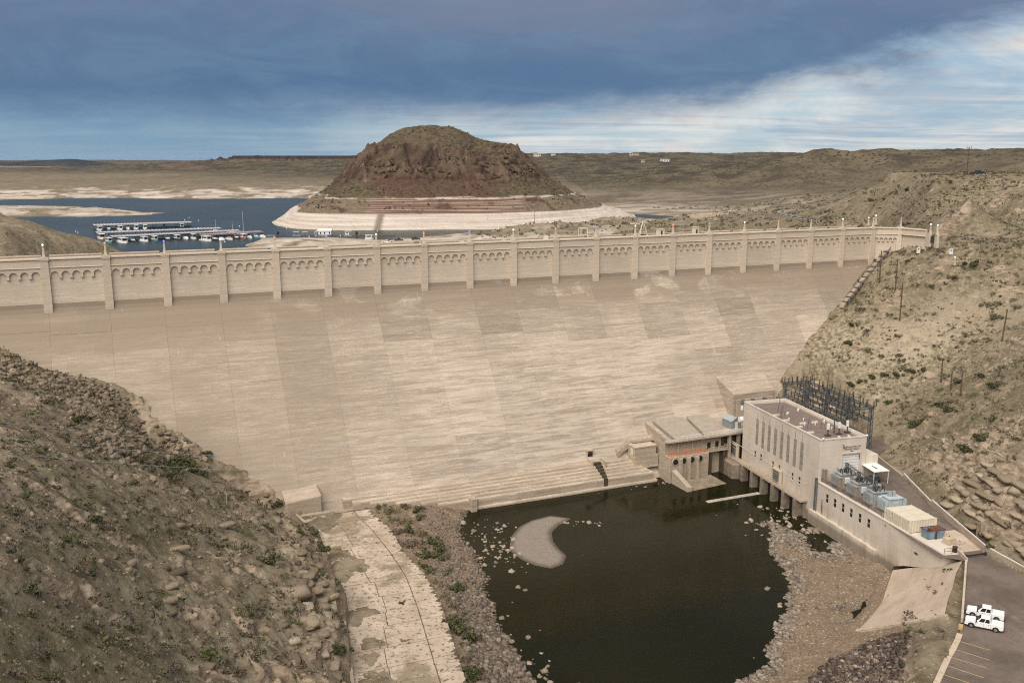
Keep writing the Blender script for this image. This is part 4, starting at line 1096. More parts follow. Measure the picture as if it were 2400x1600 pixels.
# face blocks: pours between contraction joints, each with its own edges and a slightly different tone
brng = random.Random(5)
joints = [S0]
while joints[-1] < 262:
    joints.append(min(264.0, joints[-1] + BAY * brng.choice((0.92, 1.0, 1.0, 1.08))))
for a, b in zip(joints[:-1], joints[1:]):
    z = 46.6 + brng.uniform(-0.3, 0.3)
    zt = ZV
    lv = [ZV]
    z = ZV - brng.uniform(4.5, 9)
    while z > 6:
        lv.append(z)
        z -= brng.choice((4.6, 6.1, 9.1)) if z > 30 else brng.choice((9.1, 12.0, 15.0))
    lv.append(-3.0)
    ct = brng.uniform(0.87, 1.07)
    for zt, zb in zip(lv[:-1], lv[1:]):
        off = brng.uniform(-0.035, 0.05)
        zz = [zt - 0.008]
        q = zt
        while q - 1.0 > max(zb, 46.0):
            q -= 1.0
            zz.append(q)
        zz.append(zb + 0.008)
        outer = [(-(face_n(q) + off), q) for q in zz]
        inner = [(-(face_n(q) - 0.45), q) for q in reversed(zz)]
        MB().extrude(outer + inner, 'x', a + 0.012, b - 0.012).build("face_block", M_FACE, dam).color = (*([ct * brng.uniform(0.90, 1.07) * (brng.uniform(0.80, 1.02) if zt > 40 else 1.0)] * 3), 1.0)

# crest: one bay of wall, arcade, moulding, parapet and coping; shared by every bay
W_ = 1.7
span = BAY - W_


def arcade_mesh(w, n=5):
    mb = MB()
    per = w / n
    r = per * 0.385
    zc, zt, zb = 57.35, 58.95, 56.95
    xs_, zl = [], []
    for k in range(n):
        x0 = k * per
        c = x0 + per / 2
        pts = [(x0, zb), (c - r, zb)]
        for i in range(0, 13):
            a = math.pi - math.pi * i / 12
            pts.append((c + r * math.cos(a), zc + r * math.sin(a)))
        pts += [(c + r, zb), (x0 + per, zb)]
        for p_ in pts:
            xs_.append(p_[0])
            zl.append(p_[1])
    m = len(xs_)
    vs_ = []
    for y in (-0.46, 0.02):
        vs_ += [(xs_[i], y, zl[i]) for i in range(m)] + [(xs_[i], y, zt) for i in range(m)]
    fs = []
    for i in range(m - 1):
        if abs(xs_[i] - xs_[i + 1]) > 1e-6:
            fs += [(i, i + 1, m + i + 1, m + i)]
        fs += [(2 * m + i + 1, 2 * m + i, i, i + 1)]
    fs += [(m, 2 * m - 1, 4 * m - 1, 3 * m)]
    mb.add(vs_, fs)
    return mb


def bay_meshes(w, tag):
    d = {}
    d['wall_panel'] = MB().box(0, w, 0.0, 0.9, ZV + 0.02, 58.9).mesh("wall_panel" + tag, M_CREST)
    d['arcade'] = arcade_mesh(w).mesh("arcade" + tag, M_CREST)
    d['corbel'] = MB().box(-0.30, 0.30, -0.56, 0.0, 56.62, 56.95).mesh("corbel" + tag, M_CREST)
    d['w'] = w
    d['moulding'] = MB().extrude([(0.02, 58.95), (-0.60, 58.98), (-0.70, 59.12), (-0.54, 59.26), (0.02, 59.28)], 'x', 0, w).mesh("moulding" + tag, M_CREST)
    d['parapet'] = MB().box(0, w, -0.44, -0.05, 59.28, 60.85).mesh("parapet" + tag, M_CREST)
    d['coping'] = MB().extrude([(0.05, 60.85), (-0.54, 60.85), (-0.58, 61.0), (-0.76, 61.02), (-0.76, 61.30), (-0.58, 61.44), (0.05, 61.44)], 'x', 0, w).mesh("coping" + tag, M_CREST)
    d['upstream_parapet'] = MB().box(0, w, 6.0, 6.45, 50.0, 61.2).mesh("upstream_parapet" + tag, M_CREST)
    d['upstream_coping'] = MB().box(0, w, 5.85, 6.6, 61.2, 61.48).mesh("upstream_coping" + tag, M_CREST)
    return d


def pilaster_mesh():
    mb = MB()
    w0, w1 = W_, W_ * 1.12
    zb = 48.5
    nb = face_n(zb) + 0.10
    vs_ = [(-w1 / 2, -nb, zb), (w1 / 2, -nb, zb), (w1 / 2, 0.6, zb), (-w1 / 2, 0.6, zb)]
    zt = 60.55
    vs_ += [(-w0 / 2, -0.82, zt), (w0 / 2, -0.82, zt), (w0 / 2, 0.3, zt), (-w0 / 2, 0.3, zt)]
    mb.add(vs_, [(3, 2, 1, 0), (4, 5, 6, 7), (0, 1, 5, 4), (1, 2, 6, 5), (2, 3, 7, 6), (3, 0, 4, 7)])
    mb.box(-w0 / 2 - 0.06, w0 / 2 + 0.06, -0.9, 0.35, 60.55, 60.9)
    mb.box(-w0 / 2 - 0.16, w0 / 2 + 0.16, -1.0, 0.45, 60.9, 61.55)
    return mb.mesh("pilaster", M_CREST)


BAYM = bay_meshes(span, "")
PIL = pilaster_mesh()


def add_corbels(root, meshes):
    for k in range(1, 5):
        o = bpy.data.objects.new('corbel', meshes['corbel'])
        o.location = (k * meshes['w'] / 5, 0, 0)
        put(o, root)


def add_bay(parent, x0, meshes):
    root = bpy.data.objects.new('wall_panel', meshes['wall_panel'])
    root.location = (x0, 0, 0)
    put(root, parent)
    for k in ('arcade', 'moulding', 'parapet', 'coping', 'upstream_parapet', 'upstream_coping'):
        o = bpy.data.objects.new(k, meshes[k])
        put(o, root)
    add_corbels(root, meshes)
    return root


for k in range(-4, 20):
    o = bpy.data.objects.new("pilaster", PIL)
    o.location = (k * BAY, 0, 0)
    put(o, dam)
    if k < 19:
        add_bay(dam, k * BAY + W_ / 2, BAYM)
MB().box(S0, 264.0, -0.2, 6.1, 60.2, 60.32).build("roadway", M_OLD, dam)

# curved end of the crest, swinging round to the abutment road
END = [(121.6, 318.2), (130.3, 316.2), (135.2, 306.8)]


def end_wall(p0, p1, arch, last):
    dx_, dy_ = p1[0] - p0[0], p1[1] - p0[1]
    L = math.hypot(dx_, dy_)
    a = math.atan2(dy_, dx_)
    c, s = math.cos(-DAM_RZ), math.sin(-DAM_RZ)
    lx, ly = p0[0] - DAM_A[0], p0[1] - DAM_A[1]
    loc = (lx * c - ly * s, lx * s + ly * c, 0)
    w = L - (W_ / 2 if not last else 0) - W_ / 2
    ms = bay_meshes(w, "_end")
    o = bpy.data.objects.new('wall_panel', ms['wall_panel'])
    o.location = (loc[0] + W_ / 2 * math.cos(a - DAM_RZ), loc[1] + W_ / 2 * math.sin(a - DAM_RZ), 0)
    o.rotation_euler = (0, 0, a - DAM_RZ)
    put(o, dam)
    for k in ('arcade', 'moulding', 'parapet', 'coping'):
        if not arch and k == 'arcade':
            continue
        put(bpy.data.objects.new(k, ms[k]), o)
    if arch:
        add_corbels(o, ms)
    return loc, a - DAM_RZ


l0, a0 = end_wall(END[0], END[1], True, False)
l1, a1 = end_wall(END[1], END[2], False, True)
o = bpy.data.objects.new("pilaster", PIL)
o.location = l1
o.rotation_euler = (0, 0, (a0 + a1) / 2)
put(o, dam)

# stepped toe above the pool
for i, (nn, zt, sa, sb) in enumerate([(35.3, 5.55, 60, 137), (36.3, 4.95, 62, 138), (37.25, 4.4, 66, 139), (38.2, 3.85, 72, 140), (39.1, 3.3, 78, 141), (40.0, 2.7, 82, 142), (40.5, 0.7, 91, 143)]):
    step = 11.0
    s = sa
    while s < sb - 1:
        e = min(sb, s + step + brng.uniform(-1, 1))
        mb = MB()
        mb.extrude([(-30, -2.5), (-30, zt + 0.02), (-nn + 0.5, zt + brng.uniform(-0.03, 0.03)), (-nn + 0.1, zt - 0.14), (-nn, zt - 0.45), (-nn, -2.5)], 'x', s + 0.02, e - 0.02)
        mb.build("toe_step", M_TOE, dam)
        s = e
MB().box(89.8, 91.3, -41.6, -36, -2, 3.2).build("toe_pier", M_TOE, dam, bevel=0.06)
# wedge-shaped penstock block grown out of the face behind the powerhouse
mb = MB()
top = [(174.0, -20.0, 22.1), (173.6, -31.0, 18.35), (188.0, -31.2, 18.3), (191.5, -20.0, 22.1)]
mb.add(top + [(a[0], a[1], 9.0) for a in top], [(0, 1, 2, 3), (7, 6, 5, 4)] + [(i, 4 + i, 4 + (i + 1) % 4, (i + 1) % 4) for i in range(4)])
o = mb.build("penstock_block", M_FACE, dam)
o.color = (0.93, 0.93, 0.93, 1.0)
MB().box(174.4, 187.0, -31.75, -31.22, 10.0, 16.8).build("penstock_panel", M_OLD, dam)
for x in (175.5, 179.0, 183.0):
    MB().box(x, x + 1.1, -32.3, -31.78, 16.0, 16.9).build("floodlight_bracket", M_STEEL0, dam)

# ================================================================ more materials
M_WHITE = simple("white_paint", (0.74, 0.73, 0.70), 0.5, var=0.06, scale=0.8, dirt=(0.5, 0.46, 0.40))
M_CARW = simple("white_car_paint", (0.80, 0.80, 0.79), 0.25, var=0.03, scale=0.6, spec=0.5, dirt=(0.66, 0.63, 0.58))
M_GLASS = simple("dark_glass", (0.020, 0.024, 0.026), 0.08, var=0.2, scale=0.7, spec=0.6)
M_TYRE = simple("tyre_rubber", (0.022, 0.021, 0.020), 0.85, var=0.2, scale=3)
M_BLACK = simple("black_plastic", (0.025, 0.025, 0.026), 0.55, var=0.2, scale=2)
M_RED = simple("red_lens", (0.35, 0.02, 0.015), 0.3, var=0.1, scale=4)
M_CHROME = simple("bright_metal", (0.55, 0.55, 0.55), 0.3, 0.8, var=0.1, scale=4)
M_STEEL = simple("galvanised_steel", (0.125, 0.138, 0.142), 0.6, 0.2, var=0.25, scale=2.5, dirt=(0.13, 0.11, 0.09))
M_DSTEEL = simple("dark_steel", (0.075, 0.078, 0.080), 0.6, 0.3, var=0.3, scale=2.5)
M_PORC = simple("brown_porcelain", (0.024, 0.015, 0.014), 0.3, var=0.15, scale=3, spec=0.5)
M_TRAFO = simple("grey_transformer_paint", (0.33, 0.345, 0.34), 0.5, var=0.18, scale=1.2, dirt=(0.17, 0.16, 0.14))
M_TRAFOB = simple("pale_blue_transformer_paint", (0.44, 0.49, 0.51), 0.45, var=0.10, scale=1.2)
M_CREAM = simple("cream_container_paint", (0.66, 0.585, 0.45), 0.5, var=0.06, scale=0.5, rnd=0.05)
M_BLUE = simple("faded_blue_paint", (0.20, 0.27, 0.34), 0.6, var=0.3, scale=1.6, dirt=(0.16, 0.07, 0.035))
M_RUST = simple("rust", (0.155, 0.062, 0.030), 0.9, var=0.4, scale=3.0)
M_ORANGE = simple("orange_paint", (0.72, 0.17, 0.075), 0.5, var=0.1, scale=2)
M_YELLOW = simple("worn_yellow_paint", (0.52, 0.37, 0.14), 0.7, var=0.25, scale=3, dirt=(0.25, 0.20, 0.14))
M_BEIGEP = simple("beige_painted_steel", (0.56, 0.48, 0.36), 0.55, var=0.1, scale=2)
M_WOOD = simple("weathered_pole_wood", (0.120, 0.072, 0.045), 0.9, var=0.4, scale=2.0)
M_WOODG = simple("grey_driftwood", (0.42, 0.375, 0.31), 0.9, var=0.3, scale=1.2)
M_SHEDW = simple("grey_blue_siding", (0.235, 0.260, 0.280), 0.6, var=0.1, scale=1.5)
M_SHEDR = simple("grey_metal_roof", (0.40, 0.43, 0.435), 0.45, 0.2, var=0.1, scale=1.5)
M_BLOCK = simple("tan_concrete_block", (0.52, 0.42, 0.315), 0.9, var=0.2, scale=1.2)
M_GATE = simple("gate_timber", (0.28, 0.25, 0.21), 0.8, var=0.3, scale=1.5)
M_LETTER = simple("brown_letters", (0.085, 0.060, 0.045), 0.6, var=0.15, scale=3)
M_ROOFG = simple("roof_gravel", (0.200, 0.150, 0.128), 0.95, var=0.16, scale=0.6, dirt=(0.135, 0.10, 0.085))
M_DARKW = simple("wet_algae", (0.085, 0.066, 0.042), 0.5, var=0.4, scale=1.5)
M_HOLE = simple("painted_hole_shade", (0.020, 0.016, 0.014), 0.7, var=0.3, scale=2)  # near-black colour stands in for the shade inside openings

M_STAIN = simple("stained_concrete", (0.235, 0.188, 0.138), 0.9, var=0.3, scale=0.7, dirt=(0.10, 0.08, 0.055))
# plain weathered building concrete: rain streaks from the top, rust runs low down
t = NT("plant_concrete")
v = t.coord('Object')
big = t.noise(v, 0.16, 5, 0.6)
vert = t.noise(t.coord('Object', (1.3, 0.75, 0.07)), 1.0, 5, 0.65)
lift = t.noise(t.coord('Object', (0.05, 0.05, 1.4)), 1.0, 3, 0.5)
gr = t.noise(v, 3.0, 4, 0.7)
c = t.mix(t.ramp(big, 0.3, 0.7), (0.540, 0.470, 0.390), (0.640, 0.570, 0.485))
c = t.mix(t.math('MULTIPLY', t.ramp(vert, 0.52, 0.75), 0.35), c, (0.380, 0.310, 0.235))
c = t.mix(t.math('MULTIPLY', t.ramp(lift, 0.5, 0.68), 0.25), c, (0.68, 0.61, 0.52))
c = t.mix(t.math('MULTIPLY', t.ramp(gr, 0.5, 0.8), 0.25), c, (0.28, 0.235, 0.185))
zl = t.sep(v)[2]
low_m = t.math('MULTIPLY', t.ramp(zl, 9.5, 4.0), t.ramp(vert, 0.42, 0.62))
c = t.mix(t.math('MULTIPLY', low_m, 0.55), c, (0.275, 0.205, 0.130))
tide = t.math('MULTIPLY', t.ramp(zl, 5.6, 4.4), 0.75)
c = t.mix(tide, c, (0.185, 0.148, 0.105))
t.bump(t.math('ADD', gr, lift), 0.35, 0.05)
M_PLANT = t.done(c, 0.9, 0, 0.2)
t = NT("glass_block")
v = t.coord('Object')
c = t.mix(t.ramp(t.noise(v, 0.9, 4, 0.6), 0.35, 0.65), (0.250, 0.225, 0.185), (0.345, 0.315, 0.265))
M_GBLOCK = t.done(c, 0.25, 0, 0.5)
t = NT("asphalt")
P_ = t.coord('World')
n1 = t.noise(P_, 0.12, 6, 0.65)
n2 = t.noise(P_, 1.1, 5, 0.7)
n3 = t.noise(P_, 9.0, 3, 0.7)
c = t.mix(t.ramp(n1, 0.35, 0.65), (0.112, 0.087, 0.071), (0.178, 0.140, 0.114))
c = t.mix(t.math('MULTIPLY', t.ramp(n2, 0.52, 0.68), 0.5), c, (0.082, 0.066, 0.056))
c = t.mix(t.math('MULTIPLY', t.ramp(t.noise(t.coord('World', (0.5, 0.2, 1), (0, 0, 0.5)), 0.6, 5, 0.7), 0.60, 0.70), 0.6), c, (0.235, 0.188, 0.152))
c = t.mix(t.math('MULTIPLY', t.ramp(n3, 0.45, 0.7), 0.35), c, (0.22, 0.18, 0.15))
t.bump(n3, 0.4, 0.03)
M_ASPH = t.done(c, 0.92, 0, 0.15)
t = NT("apron_concrete")
P_ = t.coord('World')
n1 = t.noise(t.coord('World', (0.10, 0.25, 0.6), (0, 0, 0.5)), 1.0, 5, 0.6)
n2 = t.noise(P_, 1.6, 5, 0.7)
c = t.mix(t.ramp(n1, 0.35, 0.65), (0.440, 0.345, 0.262), (0.530, 0.425, 0.330))
c = t.mix(t.math('MULTIPLY', t.ramp(n2, 0.5, 0.75), 0.35), c, (0.26, 0.195, 0.14))
t.bump(n2, 0.3, 0.05)
M_APRON = t.done(c, 0.92, 0, 0.15)


def rail_part(pts, mat, parent, name="railing", h=1.05, r=0.035, sp=2.0, bars=2):
    mb = MB()
    for a, b in zip(pts[:-1], pts[1:]):
        a, b = Vector(a), Vector(b)
        for k in range(1, bars + 1):
            o = Vector((0, 0, h * k / bars))
            mb.cyl(a + o, b + o, r, n=4)
        n = max(1, int(round((b - a).length / sp)))
        for i in range(n + 1):
            p_ = a.lerp(b, i / n)
            mb.cyl(p_, p_ + Vector((0, 0, h)), r, n=4)
    return mb.build(name, mat, parent)


def lattice(mb, p0, p1, w, n, r=0.05, taper=1.0):
    """four-legged lattice member from p0 to p1"""
    p0, p1 = Vector(p0), Vector(p1)
    d = (p1 - p0).normalized()
    u = (Vector((0, 0, 1)) if abs(d.z) < 0.8 else Vector((1, 0, 0))).cross(d).normalized()
    q = d.cross(u)
    cs = [(-1, -1), (1, -1), (1, 1), (-1, 1)]

    def pt(f, c_):
        s = w / 2 * (1 + (taper - 1) * f)
        return p0.lerp(p1, f) + u * (c_[0] * s) + q * (c_[1] * s)
    for c_ in cs:
        mb.cyl(pt(0, c_), pt(1, c_), r, n=4)
    for i in range(n):
        f0, f1 = i / n, (i + 1) / n
        for k in range(4):
            a, b = cs[k], cs[(k + 1) % 4]
            if i % 2:
                a, b = b, a
            mb.cyl(pt(f0, a), pt(f1, b), r * 0.6, n=3, cap=False)
            mb.cyl(pt(f1, cs[k]), pt(f1, cs[(k + 1) % 4]), r * 0.6, n=3, cap=False)
    return mb

# ================================================================ powerhouse and its deck
PS, PZ0 = 1.032, -2.69
DECK = 12.6            # deck level in the powerhouse's own frame


def ploc(u, v, z):
    x, y = plant_w(u * PS, v * PS)
    return (x, y, PZ0 + PS * z)


def pthing(name, label, cat, u=0, v=0, z=0.0, rz=0.0, group=None):
    return thing(name, label, cat, ploc(u, v, z), PLANT_RZ + rz, group, PS)


def wall_cells(mb, a0, a1, z0, z1, holes, put_box):
    """solid wall from a0..a1 x z0..z1 minus rectangular holes (a,b,za,zb)"""
    A_ = sorted({a0, a1} | {h[0] for h in holes} | {h[1] for h in holes})
    Z_ = sorted({z0, z1} | {h[2] for h in holes} | {h[3] for h in holes})
    for zl_, zh_ in zip(Z_[:-1], Z_[1:]):
        run = None
        for x0, x1 in zip(A_[:-1], A_[1:]):
            hole = any(h[0] <= x0 + 1e-6 and h[1] >= x1 - 1e-6 and h[2] <= zl_ + 1e-6 and h[3] >= zh_ - 1e-6 for h in holes)
            if hole:
                if run:
                    put_box(mb, run[0], run[1], zl_, zh_)
                run = None
            else:
                run = (run[0] if run else x0, x1)
        if run:
            put_box(mb, run[0], run[1], zl_, zh_)


plant = pthing("power_plant", "tall blocky concrete powerhouse with eight slot windows beside the pool", "building")
TALL = [7.25 + 2.92 * i for i in range(8)]
SMALL = [7.5, 10.5, 16.4, 19.4, 25.2, 28.1]
holes = [(v - 0.70, v + 0.70, 13.0, 19.75) for v in TALL] + [(v - 0.44, v + 0.44, 9.7, 11.4) for v in SMALL]
mb = MB()
wall_cells(mb, 0.0, 34.8, -3.0, 22.35, holes, lambda m, a, b, z0, z1: m.box(0.0, 0.7, a, b, z0, z1))
mb.build("left_wall", M_PLANT, plant)
mb = MB()
wall_cells(mb, 0.72, 11.8, -3.0, 22.35, [(5.8, 10.4, DECK, 18.55)], lambda m, a, b, z0, z1: m.box(a, b, 0.0, 0.7, z0, z1))
mb.build("front_wall", M_PLANT, plant)
MB().box(11.1, 11.8, 0.72, 34.8, -3, 22.35).build("right_wall", M_PLANT, plant)
MB().box(0.72, 11.08, 34.1, 34.8, -3, 22.35).build("rear_wall", M_PLANT, plant)
for v in TALL:
    w = MB().box(0.14, 0.22, v - 0.70, v + 0.70, 13.0, 19.75).build("window", M_DSTEEL, plant)
    for k in range(4):
        z0 = 13.06 + k * 1.68
        MB().box(0.06, 0.135, v - 0.63, v + 0.63, z0, z0 + 1.58).build("pane", M_GBLOCK, w)
    MB().box(-0.02, 0.06, v - 0.045, v + 0.045, 19.78, 21.6).build("wall_groove", M_DSTEEL, plant)
for v in SMALL:
    w = MB().box(0.15, 0.22, v - 0.44, v + 0.44, 9.7, 11.4).build("small_window", M_GLASS, plant)
    MB().box(0.08, 0.145, v - 0.44, v + 0.44, 10.52, 10.60).build("glazing_bar", M_BEIGEP, w)
    MB().box(-0.12, 0.07, v - 0.52, v + 0.52, 9.50, 9.69).build("sill", M_PLANT, w)
MB().box(0.6, 11.2, 0.6, 34.2, 21.7, 21.85).build("roof", M_ROOFG, plant)
for nm, b in (("parapet", (-0.10, 0.34, -0.10, 34.90)), ("parapet", (11.46, 11.90, -0.10, 34.90)), ("parapet", (0.36, 11.44, -0.10, 0.34)), ("parapet", (0.36, 11.44, 34.46, 34.90))):
    MB().box(b[0], b[1], b[2], b[3], 22.37, 22.62).build(nm, M_PLANT, plant)
MB().box(5.82, 10.38, 0.30, 0.40, DECK, 18.5).build("roller_door", M_WHITE, plant)
for k in range(1, 9):
    MB().box(5.84, 10.36, 0.26, 0.31, DECK + k * 0.66, DECK + k * 0.66 + 0.05).build("door_rib", M_SHEDR, plant)
mb = MB()
mb.box(5.55, 5.79, -0.10, 0.3, DECK, 18.75).box(10.41, 10.65, -0.10, 0.3, DECK, 18.75).box(5.55, 10.65, -0.12, 0.3, 18.76, 19.0)
mb.build("door_frame", M_PLANT, plant)


def lettering(body, size, x, y, z, mat, parent, name="lettering", align='LEFT'):
    cu = bpy.data.curves.new(name, 'FONT')
    cu.body = body
    cu.size = size
    cu.extrude = 0.02
    cu.align_x = align
    tmp = bpy.data.objects.new("tmp_text", cu)
    COL.objects.link(tmp)
    dg = bpy.context.evaluated_depsgraph_get()
    me_ = bpy.data.meshes.new_from_object(tmp.evaluated_get(dg))
    bpy.data.objects.remove(tmp)
    bpy.data.curves.remove(cu)
    me_.materials.clear()
    me_.materials.append(mat)
    o = bpy.data.objects.new(name, me_)
    o.rotation_euler = (R(90), 0, 0)
    o.location = (x, y, z)
    return put(o, parent)


lettering("ELEPHANT BUTTE", 0.56, 8.15, -0.03, 20.15, M_LETTER, plant, align='CENTER')
lettering("POWER PLANT", 0.56, 8.15, -0.03, 19.62, M_LETTER, plant, align='CENTER')
lettering("1940", 0.42, 8.15, -0.03, 19.16, M_LETTER, plant, align='CENTER')
for (u, z) in ((5.72, 20.6), (9.9, 18.0)):
    mb = MB().cyl((u, -0.02, z + 0.5), (u, -0.5, z + 0.35), 0.06, n=6).cyl((u, -0.5, z + 0.35), (u + 0.05, -0.35, z - 0.5), 0.10, 0.07, n=6)
    mb.build("wall_lamp", M_DSTEEL, plant)
# roof furniture
for (u, v, a) in ((2.0, 22.5, 0), (5.7, 23.3, 0.9), (1.9, 17.7, 0), (10.1, 25.7, 0.9), (4.4, 14.4, 0), (1.8, 11.8, 0), (7.7, 14.5, 0.1), (1.9, 7.1, 0), (6.0, 1.9, 1.2), (8.6, 2.0, 1.2), (10.3, 14.8, 0.9)):
    MB().cbox(u, v, 22.06, 1.7, 0.55, 0.42, a).build("roof_plinth", M_PLANT, plant, bevel=0.03)
for (u, v) in ((3.0, 18.2), (4.1, 13.2), (6.9, 13.0), (9.7, 13.6), (8.7, 9.0), (6.5, 17.5)):
    MB().cyl((u, v, 21.85), (u, v, 22.30), 0.13, n=8).cyl((u, v, 22.30), (u, v, 22.45), 0.18, n=8).build("roof_vent", M_WHITE, plant)
for (u, v) in ((4.6, 4.3), (7.7, 4.6), (10.4, 5.4)):
    s = MB().cbox(u, v, 22.0, 1.2, 0.9, 0.3).cyl((u, v, 22.1), (u, v, 23.4), 0.14, n=6).build("equipment_stand", M_DSTEEL, plant)
    MB().cbox(u, v, 24.1, 0.55, 0.45, 1.4).build("white_cabinet", M_WHITE, s, bevel=0.03)
mb = MB()
for k in range(9):
    mb.cyl((6.9, 5.4, 21.9 + k * 0.36), (6.9, 5.4, 22.18 + k * 0.36), 0.16 if k % 2 else 0.08, n=8)
mb.build("roof_insulator", M_PORC, plant)
mb = MB()
for (u, v, h) in ((2.2, 20.0, 3.6), (4.0, 24.5, 4.0), (6.5, 9.5, 2.8), (3.5, 10.4, 2.6)):
    mb.cyl((u - 0.6, v - 0.5, 21.85), (u, v, 21.85 + h), 0.035, n=4).cyl((u + 0.6, v - 0.5, 21.85), (u, v, 21.85 + h), 0.035, n=4).cyl((u, v + 0.7, 21.85), (u, v, 21.85 + h), 0.035, n=4)
mb.build("roof_frame", M_STEEL, plant)
for (u, v) in ((0.4, 0.3), (11.5, 0.3)):
    MB().cyl((u, v - 0.2, 22.75), (u + 0.35, v - 0.6, 22.80), 0.16, 0.22, n=8).build("floodlight", M_WHITE, plant)
# walkway hung on the pool side, its piers and gates
MB().box(-1.9, -0.05, 3.6, 41.0, 6.72, 7.0).build("walkway_slab", M_OLD, plant)
rail_part([(-1.85, 3.7, 7.0), (-1.85, 41.0, 7.0)], M_BEIGEP, plant, "walkway_railing", 1.05, 0.05, 2.5)
mb = MB().cyl((-1.3, 3.6, 11.2), (-1.3, 40.0, 11.2), 0.07, n=5)
for v in (3.6, 12, 21, 30, 40.0):
    mb.cyl((-1.3, v, 11.2), (-0.05, v, 11.2), 0.05, n=4)
mb.build("crane_rail", M_BEIGEP, plant)
for v in (6.0, 11.0, 16.0, 21.0, 26.0, 31.0):
    MB().box(-2.1, -0.05, v - 0.5, v + 0.5, -3.0, 6.70).build("tailrace_pier", M_STAIN, plant, bevel=0.05)
    MB().box(-0.4, -0.06, v + 0.6, v + 4.4, 0.2, 5.8).build("draft_tube_mouth", M_HOLE, plant)  # dark panel painted as the shaded opening between the piers
for v in (16.4, 37.9):
    g = MB().box(-0.75, -0.45, v - 1.45, v + 1.45, 7.1, 9.6).build("bulkhead_gate", M_GATE, plant)
    for z in (7.5, 8.0, 8.5, 9.0):
        MB().box(-0.84, -0.755, v - 1.4, v + 1.4, z, z + 0.12).build("gate_rib", M_DSTEEL, g)
    MB().box(-0.95, -0.2, v - 1.8, v - 1.5, 7.0, 10.1).box(-0.95, -0.2, v + 1.5, v + 1.8, 7.0, 10.1).box(-0.95, -0.2, v - 1.8, v + 1.8, 10.1, 10.4).build("gate_frame", M_BEIGEP, g)
# bull-nosed end pier where the walkway starts
MB().prism([(-3.6, 33.0), (-0.06, 31.8), (-0.06, 42.5), (-3.6, 42.5)], -3.0, 6.6).build("tailrace_pier", M_STAIN, plant, bevel=0.3)
MB().cyl((-0.35, 35.2, 20.3), (-0.35, 35.2, 21.3), 0.35, n=10).cyl((1.5, 35.6, 17.6), (-0.8, 35.6, 17.6), 0.75, n=12).build("rear_duct", M_WHITE, plant)
mb = MB().cyl((-0.25, 0.6, 13.4), (-0.25, 0.6, 3.4), 0.16, n=8).cyl((-0.25, -0.1, 13.4), (-0.25, -0.1, 3.4), 0.12, n=8).cyl((-0.25, 0.6, 13.4), (-0.25, -0.1, 13.6), 0.14, n=8)
mb.build("downpipe", M_STEEL, plant)
MB().box(12.0, 15.3, 0.2, 4.4, DECK, 17.9).build("stair_block", M_PLANT, plant)

# ---- annex under the transformer deck
annex = pthing("deck_annex", "low concrete annex wall with six small windows carrying the transformer deck", "building")
AWIN = [-3.8, -6.75, -9.75, -12.7, -15.75, -18.75]
holes = [(v - 0.50, v + 0.50, 9.2, 11.15) for v in AWIN]
mb = MB()
wall_cells(mb, -22.3, -0.02, -3.0, DECK + 0.05, holes, lambda m, a, b, z0, z1: m.box(0.03, 0.7, a, b, z0, z1))
mb.build("wall", M_PLANT, annex)
for v in AWIN:
    w = MB().box(0.17, 0.24, v - 0.50, v + 0.50, 9.2, 11.15).build("small_window", M_GLASS, annex)
    MB().box(0.10, 0.165, v - 0.50, v + 0.50, 10.15, 10.24).build("glazing_bar", M_BEIGEP, w)
MB().box(-0.12, 0.8, -22.3, -0.05, DECK + 0.06, DECK + 0.26).build("coping", M_PLANT, annex)
MB().prism([(-0.85, -22.3), (0.02, -22.3), (0.02, 1.8), (-0.85, 1.8)], -3.0, 5.85).build("base_ledge", M_PLANT, annex)
# ship-like curved nose of the deck
prof = [(-22.32, DECK + 0.05), (-22.32, 0.0), (-25.5, 0.0), (-27.5, 4.6), (-30.5, 6.0), (-34.0, 7.3), (-37.5, 8.6), (-40.6, 9.8), (-40.9, DECK + 0.05)]
n_ = len(prof)
vs_ = [(0.0 if i < 6 else 0.0, p_[0], p_[1]) for i, p_ in enumerate(prof)] + [(4.2 if i > 1 else 9.0, p_[0] + (0.0 if i < 7 else -0.4), p_[1]) for i, p_ in enumerate(prof)]
fs = [tuple(range(n_)), tuple(range(2 * n_ - 1, n_ - 1, -1))] + [(i, n_ + i, n_ + (i + 1) % n_, (i + 1) % n_) for i in range(n_)]
MB().add(vs_, fs).build("nose_wall", M_PLANT, annex)
MB().box(-0.1, 0.35, -40.9, -22.35, DECK + 0.06, DECK + 0.30).build("coping", M_PLANT, annex)
rail_part([(0.5, -0.5, DECK + 0.26), (0.5, -22.0, DECK + 0.26)], M_STEEL, annex, "railing", 1.0, 0.04, 2.2)
rail_part([(0.35, -22.4, DECK + 0.3), (0.35, -31.5, DECK + 0.3)], M_BEIGEP, annex, "railing", 1.0, 0.035, 2.2)
rail_part([(0.3, -40.7, DECK + 0.1), (3.4, -41.0, DECK + 0.1)], M_RUST, annex, "railing", 1.1, 0.04, 1.5)
MB().box(-0.05, 0.03, -24.2, -24.0, 11.6, 12.0).build("wall_box", M_DSTEEL, annex)
MB().box(-0.06, 0.02, -34.1, -33.2, 9.7, 10.1).build("scupper", M_DSTEEL, annex)
for (v, w, z0, z1) in ((-2.2, 0.9, 4.9, 8.3), (-2.0, 0.25, 5.0, 9.3)):
    MB().box(0.005, 0.028, v - w / 2, v + w / 2, z0, z1).build("rust_stain", M_RUST if w < 0.5 else M_OLD, annex)

# ---- deck and parking pavement
mb = MB()
mb.add([(x, y, PAD_Z) for x, y in PAD], [tuple(range(len(PAD)))])
pave = mb.build("pavement", M_ASPH, kind="structure")
K_ = PS


